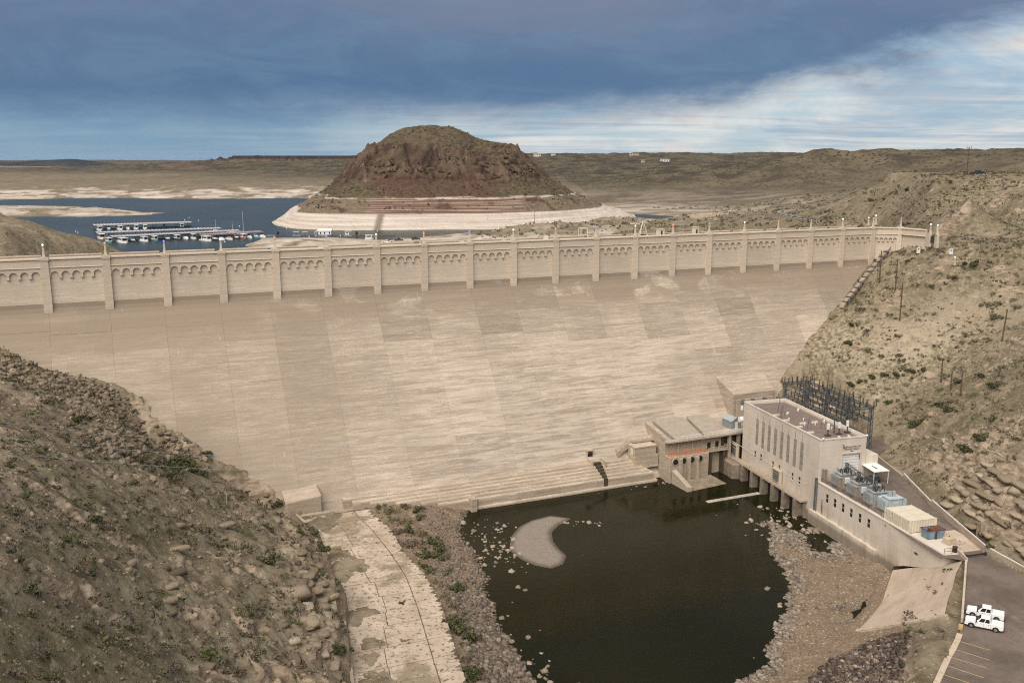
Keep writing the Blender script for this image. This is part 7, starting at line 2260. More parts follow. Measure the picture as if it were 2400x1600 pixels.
bl = [  # dock index, fraction, offset, kind, hull, cabin, length
    (0, .05, 10, 'house', M_WHITE, M_WHITE, 11), (0, .14, 9, 'cruiser', M_TEAL, M_WHITE, 8), (0, .25, 10, 'house', M_WHITE, M_WHITE, 11), (0, .33, 9, 'cruiser', M_WHITE, M_WHITE, 8), (0, .41, 9.5, 'house', M_WHITE, M_WHITE, 10), (0, .50, 9.5, 'house', M_WHITE, M_WHITE, 10), (0, .70, 8, 'cruiser', M_DARKC, M_DULLBLK, 8), (0, .88, 9, 'house', M_DARKC, M_WHITE, 10),
    (1, .03, 8, 'house', M_WHITE, M_TANB, 13), (1, .13, 6, 'cruiser', M_DULLBLK, M_WHITE, 8), (2, -.02, 4, 'house', M_TEAL, M_WHITE, 10),
    (2, .06, 9, 'house', M_WHITE, M_WHITE, 15), (2, .14, 8, 'cruiser', M_DARKC, M_WHITE, 8), (2, .22, 8.5, 'house', M_WHITE, M_WHITE, 11), (2, .30, 8, 'house', M_TEAL, M_WHITE, 9), (2, .40, 8, 'cruiser', M_DARKC, M_WHITE, 9), (2, .47, 8.5, 'house', M_DARKC, M_WHITE, 10), (2, .54, 8, 'cruiser', M_WHITE, M_WHITE, 9), (2, .60, 8.5, 'house', M_WHITE, M_SHEDR, 9),
    (3, .04, 8.5, 'house', M_WHITE, M_WHITE, 12), (3, .17, 8, 'cruiser', M_DARKC, M_WHITE, 9), (3, .28, 7.5, 'cruiser', M_WHITE, M_WHITE, 8), (3, .40, 8, 'cruiser', M_WHITE, M_TANB, 9), (3, .52, 8, 'cruiser', M_DULLBLK, M_WHITE, 8), (3, .63, 8, 'house', M_HULLR, M_WHITE, 9), (3, .74, 7.5, 'cruiser', M_WHITE, M_WHITE, 8), (3, .85, 7.5, 'cruiser', M_TEAL, M_WHITE, 8), (3, .96, 7, 'cruiser', M_WHITE, M_WHITE, 9)]
cnt = {}
PL = ("rear dock", "second dock", "long front dock", "red roofed dock")
for (di, f, off, kd, hl, cb, L) in bl:
    d = DOCKS[di]
    p, a = fr_pt(d[1], d[2], f, off)
    cnt[di] = cnt.get(di, 0) + 1
    kn = "houseboat" if kd == 'house' else "small cruiser"
    hn = {id(M_WHITE): "white", id(M_TEAL): "teal", id(M_DARKC): "dark blue", id(M_DULLBLK): "black", id(M_HULLR): "red"}[id(hl)]
    boat("%s hulled %s moored %s from the left along the %s" % (hn, kn, ORD[cnt[di] - 1], PL[di]), p, a - math.pi / 2 + 0.1 * math.sin(7 * f), kd, hl, cb, L)
for (x, y, h, lab) in ((-197.0, 690.0, 16.5, "sailboat with the tallest mast behind the red roofed dock"), (-207.0, 697.0, 9.0, "sailboat with a short mast left of the tall masted one"), (-224.0, 712.0, 9.0, "sailboat with a short mast behind the second dock roof")):
    t_ = thing("sailboat", lab, "sailboat", (x, y, LAKE_Z), 0.6)
    MB().prism([(-4, -1.1), (1.5, -1.2), (4.2, 0), (1.5, 1.2), (-4, 1.1)], -0.3, 0.9).build("hull", M_WHITE, t_)
    MB().cyl((0.4, 0, 0.9), (0.4, 0, h), 0.11, 0.06, n=6).build("mast", M_WHITE, t_)
    MB().cyl((0.4, 0, 2.0), (-3.4, 0, 1.9), 0.09, n=6).build("boom", M_SHEDR, t_)
    MB().prism([(-1.5, -0.7), (1.2, -0.6), (1.2, 0.6), (-1.5, 0.7)], 0.9, 1.5).build("cabin", M_WHITE, t_)
fw = thing("floating_walkway", "long low floating walkway linking the marina to the shore", "walkway", (-175.0, 672.0, LAKE_Z))
for k in range(15):
    x0 = k * 6.1
    MB().box(x0, x0 + 5.9, -0.9 + (0.9 if k > 9 else 0), 0.9 + (0.9 if k > 9 else 0), 0.05, 0.42).build("pontoon", M_DOCK if k % 3 else M_WOODG, fw)
st_ = thing("floating_store", "white floating marina store on the walkway", "building", (-136.0, 677.5, LAKE_Z))
MB().box(-6.5, 7.0, -2.2, 3.0, 0.1, 0.5).build("raft", M_DOCK, st_)
MB().box(-3.0, 6.2, -1.6, 2.6, 0.5, 3.2).build("walls", M_WHITE, st_)
MB().extrude([(-2.0, 3.15), (0.5, 4.4), (3.0, 3.15), (3.0, 3.3), (0.5, 4.6), (-2.0, 3.3)], 'x', -3.6, 6.6).build("roof", M_WHITE, st_)
MB().box(-6.0, -3.05, -1.8, 1.8, 2.7, 2.85).build("porch_roof", M_WHITE, st_)
for x, y in ((-5.8, -1.6), (-5.8, 1.6), (-4.4, -1.6)):
    MB().cyl((x, y, 0.5), (x, y, 2.7), 0.09, n=5).build("porch_post", M_WHITE, st_)
for x in (-1.8, 1.0, 4.6):
    MB().box(x, x + 0.9, -1.65, -1.6, 1.0, 2.4).build("window", M_GLASS, st_)
for (x, w, lab) in ((-154.6, 3.4, "left one of two white frame canopies on the walkway"), (-148.4, 3.4, "right one of two white frame canopies on the walkway")):
    t_ = thing("frame_canopy", lab, "canopy", (x, 675.5, LAKE_Z + 0.4))
    for sx in (-1, 1):
        MB().cyl((sx * w / 2, 0, 0), (sx * w / 2, 0, 2.2), 0.1, n=5).build("post", M_WHITE, t_)
    MB().box(-w / 2 - 0.3, w / 2 + 0.3, -1.2, 1.2, 2.2, 2.4).build("top", M_WHITE, t_)
for (x, lab) in ((-168.0, "dark upright tank at the left end of the walkway"), (-111.5, "dark upright tank at the right end of the walkway")):
    t_ = thing("storage_tank", lab, "tank", (x, 676.0, LAKE_Z + 0.3))
    MB().cyl((0, 0, 0), (0, 0, 2.3), 0.85, n=10).build("shell", M_DULLBLK, t_)
    MB().cyl((0, 0, 2.3), (0, 0, 2.5), 0.6, 0.3, n=10).build("cap", M_DULLBLK, t_)
t_ = thing("fuel_booth", "small white fuel booth on the walkway right of the store", "booth", (-118.5, 678.0, LAKE_Z + 0.3))
MB().box(-1.4, 1.4, -1.0, 1.0, 0, 2.4).build("walls", M_WHITE, t_)
MB().box(-1.9, 3.2, -1.4, 1.4, 2.4, 2.6).build("roof", M_WHITE, t_)
MB().box(-0.5, 0.5, -1.05, -1.0, 0.9, 1.9).build("window", M_GLASS, t_)
boat("white pontoon boat alone off the ramp shore", (-97.1, 640.7), 0.4, 'house', M_WHITE, M_WHITE, 6.0)
boat("white houseboat alone in the far creek arm right of the butte", (106.2, 833.4), 0.2, 'house', M_WHITE, M_WHITE, 9.0)
br_ = random.Random(21)
buoy_me = MB().lathe([(0.05, -0.3), (0.45, -0.1), (0.5, 0.25), (0.3, 0.6), (0.05, 0.7)], 8).mesh("buoy", M_WHITE, True)
for k in range(26):
    x, y = br_.uniform(-330, -90), br_.uniform(600, 900)
    if gz(x, y) > 29.5:
        continue
    o = bpy.data.objects.new("buoy", buoy_me)
    o.location = (x, y, LAKE_Z)
    put(o, None, "small white mooring buoy floating on the lake around the marina", "buoy", "mooring buoys on the lake")
# far houses on the mesa and an old stone ruin
for (x, y, w, d, h, mat, lab) in ((70.5, 2686, 20, 10, 7, M_CREAM, "cream flat roofed house on the far mesa edge right of the butte"), (115.0, 2676, 12, 8, 4, M_WHITE, "low pale house second from the butte on the far mesa"), (321.0, 2520, 24, 10, 5, M_BLOCK, "long tan house on the far mesa skyline"), (350.0, 2192, 20, 10, 6, M_WHITE, "white house with dark windows on the far hillside"), (297.5, 2172, 9, 7, 4, M_BLOCK, "small tan shed on the far hillside")):
    t_ = thing("far_house", lab, "house", (x, y, gz(x, y)))
    MB().box(-w / 2, w / 2, -d / 2, d / 2, -3, h).build("walls", mat, t_)
    MB().box(-w / 2 - 0.6, w / 2 + 0.6, -d / 2 - 0.6, d / 2 + 0.6, h, h + 0.8).build("roof", M_SHEDR, t_)
    for k in range(3):
        xx_ = -w / 2 + w * (k + 0.6) / 3.2
        MB().box(xx_ - w * 0.07, xx_ + w * 0.07, -d / 2 - 0.1, -d / 2, h * 0.35, h * 0.75).build("window", M_GLASS, t_)
ru = thing("stone_ruin", "roofless tan stone ruin with open doorways behind the dam", "ruin", (142.5, 701.0, gz(142.5, 701.0) - 0.3), 0.1)
for (x0, x1, h) in ((-11, -5, 2.2), (-4.8, -0.5, 2.6), (1.5, 2.6, 3.2), (4.2, 5.2, 3.4), (6.8, 7.8, 3.4), (9.4, 11.5, 3.6)):
    MB().box(x0, x1, -0.4, 0.4, -1, h).build("wall", M_BLOCK, ru)
MB().box(1.5, 11.5, -0.45, 0.45, 3.62, 4.2).build("lintel", M_BLOCK, ru)
MB().box(-11, 11, 5.0, 5.6, -1, 2.4).build("back_wall", M_BLOCK, ru)
ms_ = thing("marker_mast", "thin reddish mast on the shore in front of the butte", "mast", (17.5, 736.0, gz(17.5, 736.0)))
MB().cyl((0, 0, -1), (0, 0, 14.0), 0.18, 0.10, n=6).build("mast", M_RUST, ms_)
MB().box(-0.6, 0.6, -0.5, 0.5, -0.3, 1.6).build("cabinet", M_WHITE, ms_)

# ================================================================ rocks
def rock_hull(seed, flat=0.7):
    """angular block: the hull of a jittered, chipped box"""
    r_ = random.Random(seed)
    bm = bmesh.new()
    for a in (-1, 1):
        for b in (-1, 1):
            for c_ in (-1, 1):
                for k in range(2):
                    q_ = [a, b, c_]
                    ax = r_.randrange(3)
                    q_[ax] *= r_.uniform(0.35, 0.95)
                    bm.verts.new((q_[0] * r_.uniform(0.62, 1.0), q_[1] * r_.uniform(0.55, 0.85), q_[2] * flat * r_.uniform(0.6, 0.95)))
    h = bmesh.ops.convex_hull(bm, input=bm.verts)
    bmesh.ops.delete(bm, geom=[g for g in h['geom_interior'] if isinstance(g, bmesh.types.BMVert)], context='VERTS')
    bmesh.ops.triangulate(bm, faces=bm.faces)
    bmesh.ops.recalc_face_normals(bm, faces=bm.faces)
    bm.verts.index_update()
    V_ = np.array([v.co[:] for v in bm.verts])
    F_ = np.array([[v.index for v in f.verts] for f in bm.faces])
    bm.free()
    return V_, F_


def rock_material(name, dark, mid, light):
    t = NT(name)
    P_ = t.coord('World')
    tone = t.attr('tone')
    k = t.math('ADD', tone, t.math('MULTIPLY', t.math('SUBTRACT', t.rand(), 0.5), 0.5))
    c = t.mix(t.ramp(k, 0.0, 0.55), dark, mid)
    c = t.mix(t.ramp(k, 0.5, 1.0), c, light)
    n = t.noise(P_, 2.4, 5, 0.7)
    c = t.mix(t.math('MULTIPLY', t.ramp(n, 0.45, 0.7), 0.4), c, tuple(x * 0.6 for x in dark))
    t.bump(n, 0.6, 0.15)
    return t.done(c, 0.92, 0, 0.15)


M_ROCK = rock_material("canyon_rock", (0.125, 0.096, 0.067), (0.245, 0.193, 0.135), (0.370, 0.300, 0.216))
M_RIP = rock_material("riprap_rock", (0.112, 0.088, 0.068), (0.205, 0.164, 0.126), (0.350, 0.292, 0.230))
M_PILE = rock_material("dark_riprap_rock", (0.050, 0.038, 0.032), (0.150, 0.112, 0.088), (0.360, 0.295, 0.235))
M_PALE = rock_material("pale_cliff_rock", (0.180, 0.140, 0.098), (0.270, 0.216, 0.154), (0.400, 0.345, 0.270))
HULLS = [rock_hull(s, f) for s, f in ((1, 0.7), (2, 0.55), (3, 0.8), (4, 0.45), (5, 0.65), (6, 0.75), (7, 0.5), (8, 0.35))]


def rand_rot(n):
    a = NR.uniform(0, 2 * math.pi, n)
    tx, ty = NR.normal(0, 0.35, n), NR.normal(0, 0.35, n)
    ca, sa_ = np.cos(a), np.sin(a)
    Rz = np.zeros((n, 3, 3))
    Rz[:, 0, 0], Rz[:, 0, 1], Rz[:, 1, 0], Rz[:, 1, 1], Rz[:, 2, 2] = ca, -sa_, sa_, ca, 1
    Rx = np.zeros((n, 3, 3))
    Rx[:, 0, 0], Rx[:, 1, 1], Rx[:, 1, 2], Rx[:, 2, 1], Rx[:, 2, 2] = 1, np.cos(tx), -np.sin(tx), np.sin(tx), np.cos(tx)
    Ry = np.zeros((n, 3, 3))
    Ry[:, 1, 1], Ry[:, 0, 0], Ry[:, 0, 2], Ry[:, 2, 0], Ry[:, 2, 2] = 1, np.cos(ty), np.sin(ty), -np.sin(ty), np.cos(ty)
    return Rz @ Rx @ Ry


def joined(name, label, cat, xyz, size, variants, mat, tone=None, tilt=True):
    n = len(xyz)
    which = NR.randint(0, len(variants), n)
    tone = NR.beta(2, 2.2, n) if tone is None else tone
    Vs, Fs, Ts, b = [], [], [], 0
    for k, (V_, F_) in enumerate(variants):
        ii = np.where(which == k)[0]
        if not len(ii):
            continue
        R_ = rand_rot(len(ii))
        if not tilt:
            R_[:, 2, :] = (0, 0, 1)
            R_[:, :, 2] = (0, 0, 1)
        W__ = np.einsum('nij,vj->nvi', R_, V_) * size[ii][:, None, None] + xyz[ii][:, None, :]
        Vs.append(W__.reshape(-1, 3))
        Fs.append((F_[None] + (np.arange(len(ii)) * len(V_))[:, None, None]).reshape(-1, F_.shape[1]) + b)
        Ts.append(np.repeat(tone[ii], len(V_)))
        b += len(ii) * len(V_)
    me_ = npmesh(name, np.concatenate(Vs), np.concatenate(Fs), mat, False, dict(tone=np.concatenate(Ts)))
    return put(bpy.data.objects.new(name, me_), None, label, cat, None, "stuff")


ROCKME = {}


def boulder(x, y, size, label, group, mat, z=None, sink=0.25):
    k = rng.randrange(len(HULLS))
    key = (k, mat.name)
    if key not in ROCKME:
        V_, F_ = HULLS[k]
        ROCKME[key] = npmesh("boulder", V_, F_, mat, False, dict(tone=np.full(len(V_), rng.uniform(0.35, 0.7))))
    o = bpy.data.objects.new("boulder", ROCKME[key])
    z = gz(x, y) if z is None else z
    o.location = (x, y, z + size * (0.35 - sink))
    o.rotation_euler = (rng.uniform(-0.25, 0.25), rng.uniform(-0.25, 0.25), rng.uniform(0, 6.28))
    o.scale = (size * rng.uniform(0.85, 1.25), size * rng.uniform(0.75, 1.05), size * rng.uniform(0.65, 0.95))
    return put(o, None, label, "boulder", group)


def sample(n, x0, x1, y0, y1):
    return NR.uniform(x0, x1, n), NR.uniform(y0, y1, n)


def sn(v, lo, hi, p=2.2):
    """skewed sizes: many small, few large"""
    return lo + (hi - lo) * NR.uniform(0, 1, v) ** p


# --- left bank riprap
x, y = sample(60000, -42, 16, 104, 214)
g = ground(x, y)
cd = poly_dist(x, y, CHUTE)
ok = (g > -0.25) & (g < 2.75) & (cd > 2.2) & (poly_dist(x, y, ISLAND) > 4)
wgt = sstep(5.5, 1.0, np.abs(g - 0.5) * 2.2) * np.where(y < 172, 1.0, 0.55)
ok &= NR.uniform(0, 1, len(x)) < wgt
x, y, g = x[ok][:6500], y[ok][:6500], g[ok][:6500]
siz = sn(len(x), 0.12, 0.60) * np.interp(y, [110, 150, 175, 210], [1.35, 1.1, 0.8, 0.5])
big = np.argsort(-siz)[:75]
msk = np.ones(len(x), bool)
msk[big] = False
joined("riprap", "grey brown riprap stones along the left bank of the pool", "stones", np.stack([x, y, g + siz * 0.15], 1)[msk], siz[msk], HULLS, M_RIP)
for i in big:
    boulder(x[i], y[i], siz[i] * 1.25, "rounded boulder in the left bank riprap", "large boulders of the left bank", M_RIP, g[i], 0.2)
# --- right bank cobbles and shore stones
x, y = sample(60000, 34, 84, 104, 214)
g = ground(x, y)
pd = poly_dist(x, y, PAD)
ok = (g > -0.35) & (g < 2.0) & (pd > 2) & (poly_dist(x, y, PUD) > 0.4)
wgt = np.exp(-(g / 0.42) ** 2) + 0.07
ok &= NR.uniform(0, 1, len(x)) < wgt
x, y, g = x[ok][:4000], y[ok][:4000], g[ok][:4000]
siz = sn(len(x), 0.08, 0.55, 2.6) * np.where(np.abs(g) < 0.5, 1.25, 0.75)
big = np.argsort(-siz)[:70]
msk = np.ones(len(x), bool)
msk[big] = False
joined("shore_stones", "pale stones and cobbles along the right shore of the pool", "stones", np.stack([x, y, g + siz * 0.1], 1)[msk], siz[msk], HULLS, M_RIP, NR.beta(2.6, 1.6, msk.sum()))
for i in big:
    boulder(x[i], y[i], siz[i] * 1.15, "pale block on the pool's right shore", "pale shore blocks of the right bank", M_RIP, g[i], 0.2)
# --- dark riprap below the parking pad
POLY = [(51.0, 141.5), (60.6, 146.7), (66.5, 145.5), (66.0, 142.0), (60.0, 131.5), (54, 118), (38, 112), (42, 128), (45.1, 134)]
x, y = sample(26000, 36, 70, 108, 150)
ok = in_poly(x, y, POLY)
x, y = x[ok][:4200], y[ok][:4200]
siz = sn(len(x), 0.12, 0.52, 2.0)
joined("dark_riprap", "heap of dark mixed riprap below the parking pad", "stones", np.stack([x, y, ground(x, y) + siz * 0.2], 1), siz, HULLS, M_PILE, NR.beta(1.2, 2.0, len(x)))
# --- stones standing in the water
pts = []
for (cx, cy, sx_, sy__, n) in ((-3.5, 193, 4.0, 6.0, 90), (-6, 203, 4, 4, 25), (14.5, 208.5, 3.5, 0.8, 16), (20, 232, 12, 1.3, 26), (38, 238, 6, 1.5, 60), (67, 214, 4, 4, 50), (62, 206, 5, 5, 60), (2, 150, 2, 10, 24), (5, 141, 2, 4, 18), (52, 152, 2, 10, 30), (44, 130, 2, 5, 24), (75, 196, 3, 5, 40)):
    for k in range(n):
        pts.append((NR.normal(cx, sx_), NR.normal(cy, sy__)))
pts = np.array(pts)
g = ground(pts[:, 0], pts[:, 1])
s_, n_ = dam_sn(pts[:, 0], pts[:, 1])
ok = (g < 0.3) & (n_ > 41.5)
pts = pts[ok]
siz = sn(len(pts), 0.15, 0.75, 2.5)
joined("pool_stones", "scattered pale stones poking out of the shallow pool water", "stones", np.stack([pts[:, 0], pts[:, 1], np.full(len(pts), 0.0)], 1), siz, HULLS, M_RIP, NR.beta(2.5, 1.5, len(pts)))
# --- rubble on the left hill beside the dam
rx, ry = [], []
for (px_, py_) in RUB:
    m_ = 70
    rx += list(NR.normal(px_, 2.6, m_))
    ry += list(NR.normal(py_, 3.2, m_))
x, y = np.array(rx), np.array(ry)
s_, n_ = dam_sn(x, y)
ok = n_ > np.interp(s_, [-60, -10, 12, 26, 45], [0, 7.5, 14, 22, 33]) + 0.6
x, y = x[ok], y[ok]
siz = sn(len(x), 0.15, 0.75, 2.2)
big = np.argsort(-siz)[:70]
msk = np.ones(len(x), bool)
msk[big] = False
g = ground(x, y)
joined("rubble", "broken tan rubble on the left hillside beside the dam", "stones", np.stack([x, y, g + siz * 0.15], 1)[msk], siz[msk], HULLS, M_ROCK, NR.beta(2.4, 1.6, msk.sum()))
for i in big:
    boulder(x[i], y[i], siz[i] * 1.3, "large block in the rubble beside the dam", "large rubble blocks by the dam", M_ROCK, g[i], 0.2)
# --- loose stones on the hillsides
for (nm, lab, x0, x1, y0, y1, n, cond) in (("left_hill_stones", "loose stones strewn over the left hillside", -135, -22, 72, 212, 9000, lambda g_, x_, y_: (g_ > 5)), ("right_hill_stones", "loose stones strewn over the right hillside", 84, 230, 140, 420, 12000, lambda g_, x_, y_: (g_ > 11) & (poly_dist(x_, y_, PAD) > 2))):
    x, y = sample(n, x0, x1, y0, y1)
    g = ground(x, y)
    s_, n_ = dam_sn(x, y)
    dens = fbm(x / 9.0, y / 9.0, 3) + 0.25
    ok = cond(g, x, y) & (NR.uniform(-0.3, 0.6, n) < dens) & ((n_ > 3 + (46.6 - g) * 0.78) | (s_ > 262))
    x, y, g = x[ok], y[ok], g[ok]
    siz = sn(len(x), 0.07, 0.50, 3.4)
    joined(nm, lab, "stones", np.stack([x, y, g + siz * 0.1], 1), siz, HULLS, M_ROCK)
for i, (x_, y_, s_) in enumerate(BOULD_L):
    boulder(x_, y_, s_ * (0.62 if i else 0.9), "outcrop boulder on the left hillside" if i else "big rounded golden boulder at the lip of the chute cliff", "outcrop blocks of the left hillside" if i else None, M_ROCK, None, 0.45 if i else 0.2)
for i, (x_, y_, s_) in enumerate(BOULD_R + BOULD_R2):
    if i % 3 == 0:
        boulder(x_, y_, s_ * 0.5, "pale loose block on the right cliff", "pale cliff blocks of the right hillside", M_PALE, None, 0.4)


def ledge_row(x0, y0, x1, y1, zl, label, group, mat, hgt=1.3, dep=1.8, lmin=1.4, lmax=3.6, seek=6.0):
    """bedded bedrock: angular blocks side by side along a contour of the slope"""
    a, b = Vector((x0, y0)), Vector((x1, y1))
    L = (b - a).length
    d = (b - a) / L
    q_ = Vector((-d.y, d.x))
    f = 0.0
    while f < L:
        ln = rng.uniform(lmin, lmax)
        m_ = a + d * (f + ln / 2)
        best, bo = 1e9, 0.0
        for k in range(-24, 25):
            o_ = seek * k / 24
            e_ = abs(gz(m_.x + q_.x * o_, m_.y + q_.y * o_) - zl)
            if e_ < best:
                best, bo = e_, o_
        f += ln * rng.uniform(0.9, 1.25)
        if best > 0.8 or rng.random() < 0.28:
            continue
        p_ = m_ + q_ * bo
        h_, w_ = hgt * rng.uniform(0.7, 1.15), dep * rng.uniform(0.7, 1.2)
        key = (rng.randrange(len(HULLS)), mat.name, rng.randrange(3))
        if key not in ROCKME:
            V_, F_ = HULLS[key[0]]
            V_ = V_ / np.abs(V_).max(0)
            ROCKME[key] = npmesh("bedrock_block", V_, F_, mat, False, dict(tone=np.full(len(V_), rng.uniform(0.2, 0.9))))
        o = bpy.data.objects.new("bedrock_block", ROCKME[key])
        o.scale = (ln * 0.56, w_ * 0.58, h_ * 0.60)
        o.location = (p_.x, p_.y, zl - 0.10 * h_)
        o.rotation_euler = (rng.uniform(-0.08, 0.08), rng.uniform(-0.06, 0.06), math.atan2(d.y, d.x) + rng.uniform(-0.18, 0.18))
        put(o, None, label, "rock", group)


for zl in (11.9, 13.3, 14.9, 16.6, 18.4, 20.2):
    ledge_row(101.0, 150.0, 95.0, 190.0, zl, "bedrock block of the layered right cliff", "bedrock blocks of the right cliff", M_PALE if zl in (14.9, 18.4) else M_ROCK, 1.0, 2.2, 1.6, 5.5)
for zl in (17.5, 19.2):
    ledge_row(101.0, 205.0, 104.0, 217.0, zl, "block of the small right hillside outcrop", "blocks of the small right outcrop", M_PALE, 1.0, 1.6)
for zl in (7.2, 8.6, 10.1, 11.6):
    ledge_row(-31.0, 122.0, -42.0, 172.0, zl, "bedrock block of the cliff beside the chute", "bedrock blocks of the left cliff", M_ROCK, 1.1, 1.7)
for (x0, y0, x1, y1, zl) in ((-62.0, 122.0, -47.0, 135.0, 24.0), (-58.0, 108.0, -46.0, 118.0, 24.5), (-60.0, 150.0, -47.0, 160.0, 18.0), (-80.0, 118.0, -66.0, 130.0, 33.0)):
    ledge_row(x0, y0, x1, y1, zl, "flat ledge block on the left hillside", "ledge blocks of the left hillside", M_ROCK, 0.8, 1.3)
for i, (x_, y_, s_) in enumerate(BOULD_T):
    boulder(x_, y_, s_, ("big round tan boulder on the terrace near the right edge", "wide tan boulder behind the last crest lamp posts", "smaller tan boulder behind the last crest lamp posts")[i], None, M_ROCK)

# ================================================================ vegetation
def shrub_arrays(seed, nl, spread=1.0, hgt=0.75, leaf=0.17, clumps=7):
    r_ = np.random.RandomState(seed)
    cc = np.stack([r_.normal(0, 0.45, clumps) * spread, r_.normal(0, 0.45, clumps) * spread, r_.uniform(0.25, 0.8, clumps) * hgt], 1)
    k = r_.randint(0, clumps, nl)
    rad = r_.uniform(0.18, 0.42, clumps)[k]
    d = r_.normal(0, 1, (nl, 3))
    d /= np.linalg.norm(d, axis=1)[:, None]
    c = cc[k] + d * (rad * r_.uniform(0.5, 1.0, nl) ** 0.5)[:, None]
    c[:, 2] = np.maximum(c[:, 2], 0.03)
    u = r_.normal(0, 1, (nl, 3))
    u[:, 2] += 0.6
    u /= np.linalg.norm(u, axis=1)[:, None]
    w = np.cross(u, d)
    w /= np.maximum(np.linalg.norm(w, axis=1), 1e-6)[:, None]
    L = leaf * r_.uniform(0.6, 1.3, nl)[:, None]
    V_ = np.stack([c - w * L * 0.45, c + u * L * 0.55 + w * L * 0.1, c + w * L * 0.45, c - u * L * 0.55], 1).reshape(-1, 3)
    F_ = np.arange(nl * 4).reshape(-1, 4)
    tone = np.repeat(np.clip(r_.normal(0.5, 0.22, nl), 0, 1), 4)
    return V_, F_, tone


def leaf_mat(name, dark, light):
    t = NT(name)
    tone = t.attr('tone')
    k = t.math('ADD', tone, t.math('MULTIPLY', t.math('SUBTRACT', t.rand(), 0.5), 0.5))
    c = t.mix(t.ramp(k, 0.1, 0.9), dark, light)
    return t.done(c, 0.85, 0, 0.2)


LEAVES = [leaf_mat("green_leaf", (0.042, 0.047, 0.020), (0.125, 0.128, 0.056)), leaf_mat("olive_leaf", (0.076, 0.072, 0.036), (0.185, 0.170, 0.090)), leaf_mat("dry_twig", (0.080, 0.062, 0.046), (0.185, 0.148, 0.108))]
SHR = {}
for ty in range(3):
    for v in range(4):
        V_, F_, tone = shrub_arrays(40 + ty * 7 + v, 620 if ty == 0 else 460, 1.0, 0.8 if ty < 2 else 0.6, 0.15 if ty == 0 else 0.13, 8)
        SHR[ty, v] = npmesh("shrub", V_, F_, LEAVES[ty], False, dict(tone=tone))
stem_me = MB()
for k in range(7):
    a = k * 0.9
    stem_me.cyl((0, 0, -0.15), (0.35 * math.cos(a), 0.35 * math.sin(a), 0.45 + 0.05 * (k % 3)), 0.035, 0.012, n=4)
STEM = stem_me.mesh("stem", M_WOOD)
SNAMES = ("green", "olive", "dry brown")
n_ind = 0


def shrub(x, y, size, ty, where, group, parts=False):
    global n_ind
    n_ind += 1
    me_ = SHR[ty, rng.randrange(4)]
    z = gz(x, y)
    lab = "%s shrub %s" % (SNAMES[ty], where)
    sc = (size * rng.uniform(0.9, 1.15), size * rng.uniform(0.9, 1.15), size * rng.uniform(0.75, 1.0))
    rot = (0, 0, rng.uniform(0, 6.28))
    if parts:
        t_ = thing("shrub", lab, "shrub", (x, y, z), rot[2], group)
        t_.scale = sc
        put(bpy.data.objects.new("foliage", me_), t_)
        put(bpy.data.objects.new("stems", STEM), t_)
        return t_
    o = bpy.data.objects.new("shrub", me_)
    o.location, o.rotation_euler, o.scale = (x, y, z), rot, sc
    return put(o, None, lab, "shrub", group)


for i, q_ in enumerate(BIG_L + BIG_L2):
    shrub(*q_[:2], q_[2] * 0.98, q_[3], "on the left hillside", "larger shrubs of the left hillside", q_[2] >= 1.6)
for i, q_ in enumerate(BIG_R + BIG_R2):
    if i == 1:
        shrub(*q_[:2], q_[2] * 0.95, 0, "by far the biggest round bush on the right hillside", None, True)
        continue
    shrub(*q_[:2], q_[2] * 0.95, q_[3], "on the right hillside", "larger shrubs of the right hillside", q_[2] >= 1.6)
for i, q_ in enumerate(BANK):
    shrub(*q_[:2], q_[2] * 0.95, q_[3], "in the thicket beside the chute", "bank thicket shrubs", q_[2] >= 1.8)
# further single shrubs spread over the two hillsides
for (x0, x1, y0, y1, n, where, grp, lo) in ((-118, -26, 78, 205, 60, "on the left hillside", "larger shrubs of the left hillside", 5), (92, 190, 150, 400, 62, "on the right hillside", "larger shrubs of the right hillside", 12)):
    k = 0
    while k < n:
        x, y = rng.uniform(x0, x1), rng.uniform(y0, y1)
        s_, n_ = dam_sn(x, y)
        if gz(x, y) < lo or not (n_ > 5 + (46.6 - gz(x, y)) * 0.78 or s_ > 268) or poly_dist(np.array([x]), np.array([y]), PAD)[0] < 3:
            continue
        shrub(x, y, rng.uniform(0.7, 1.5), rng.choice((0, 1, 1, 2, 2)), where, grp)
        k += 1
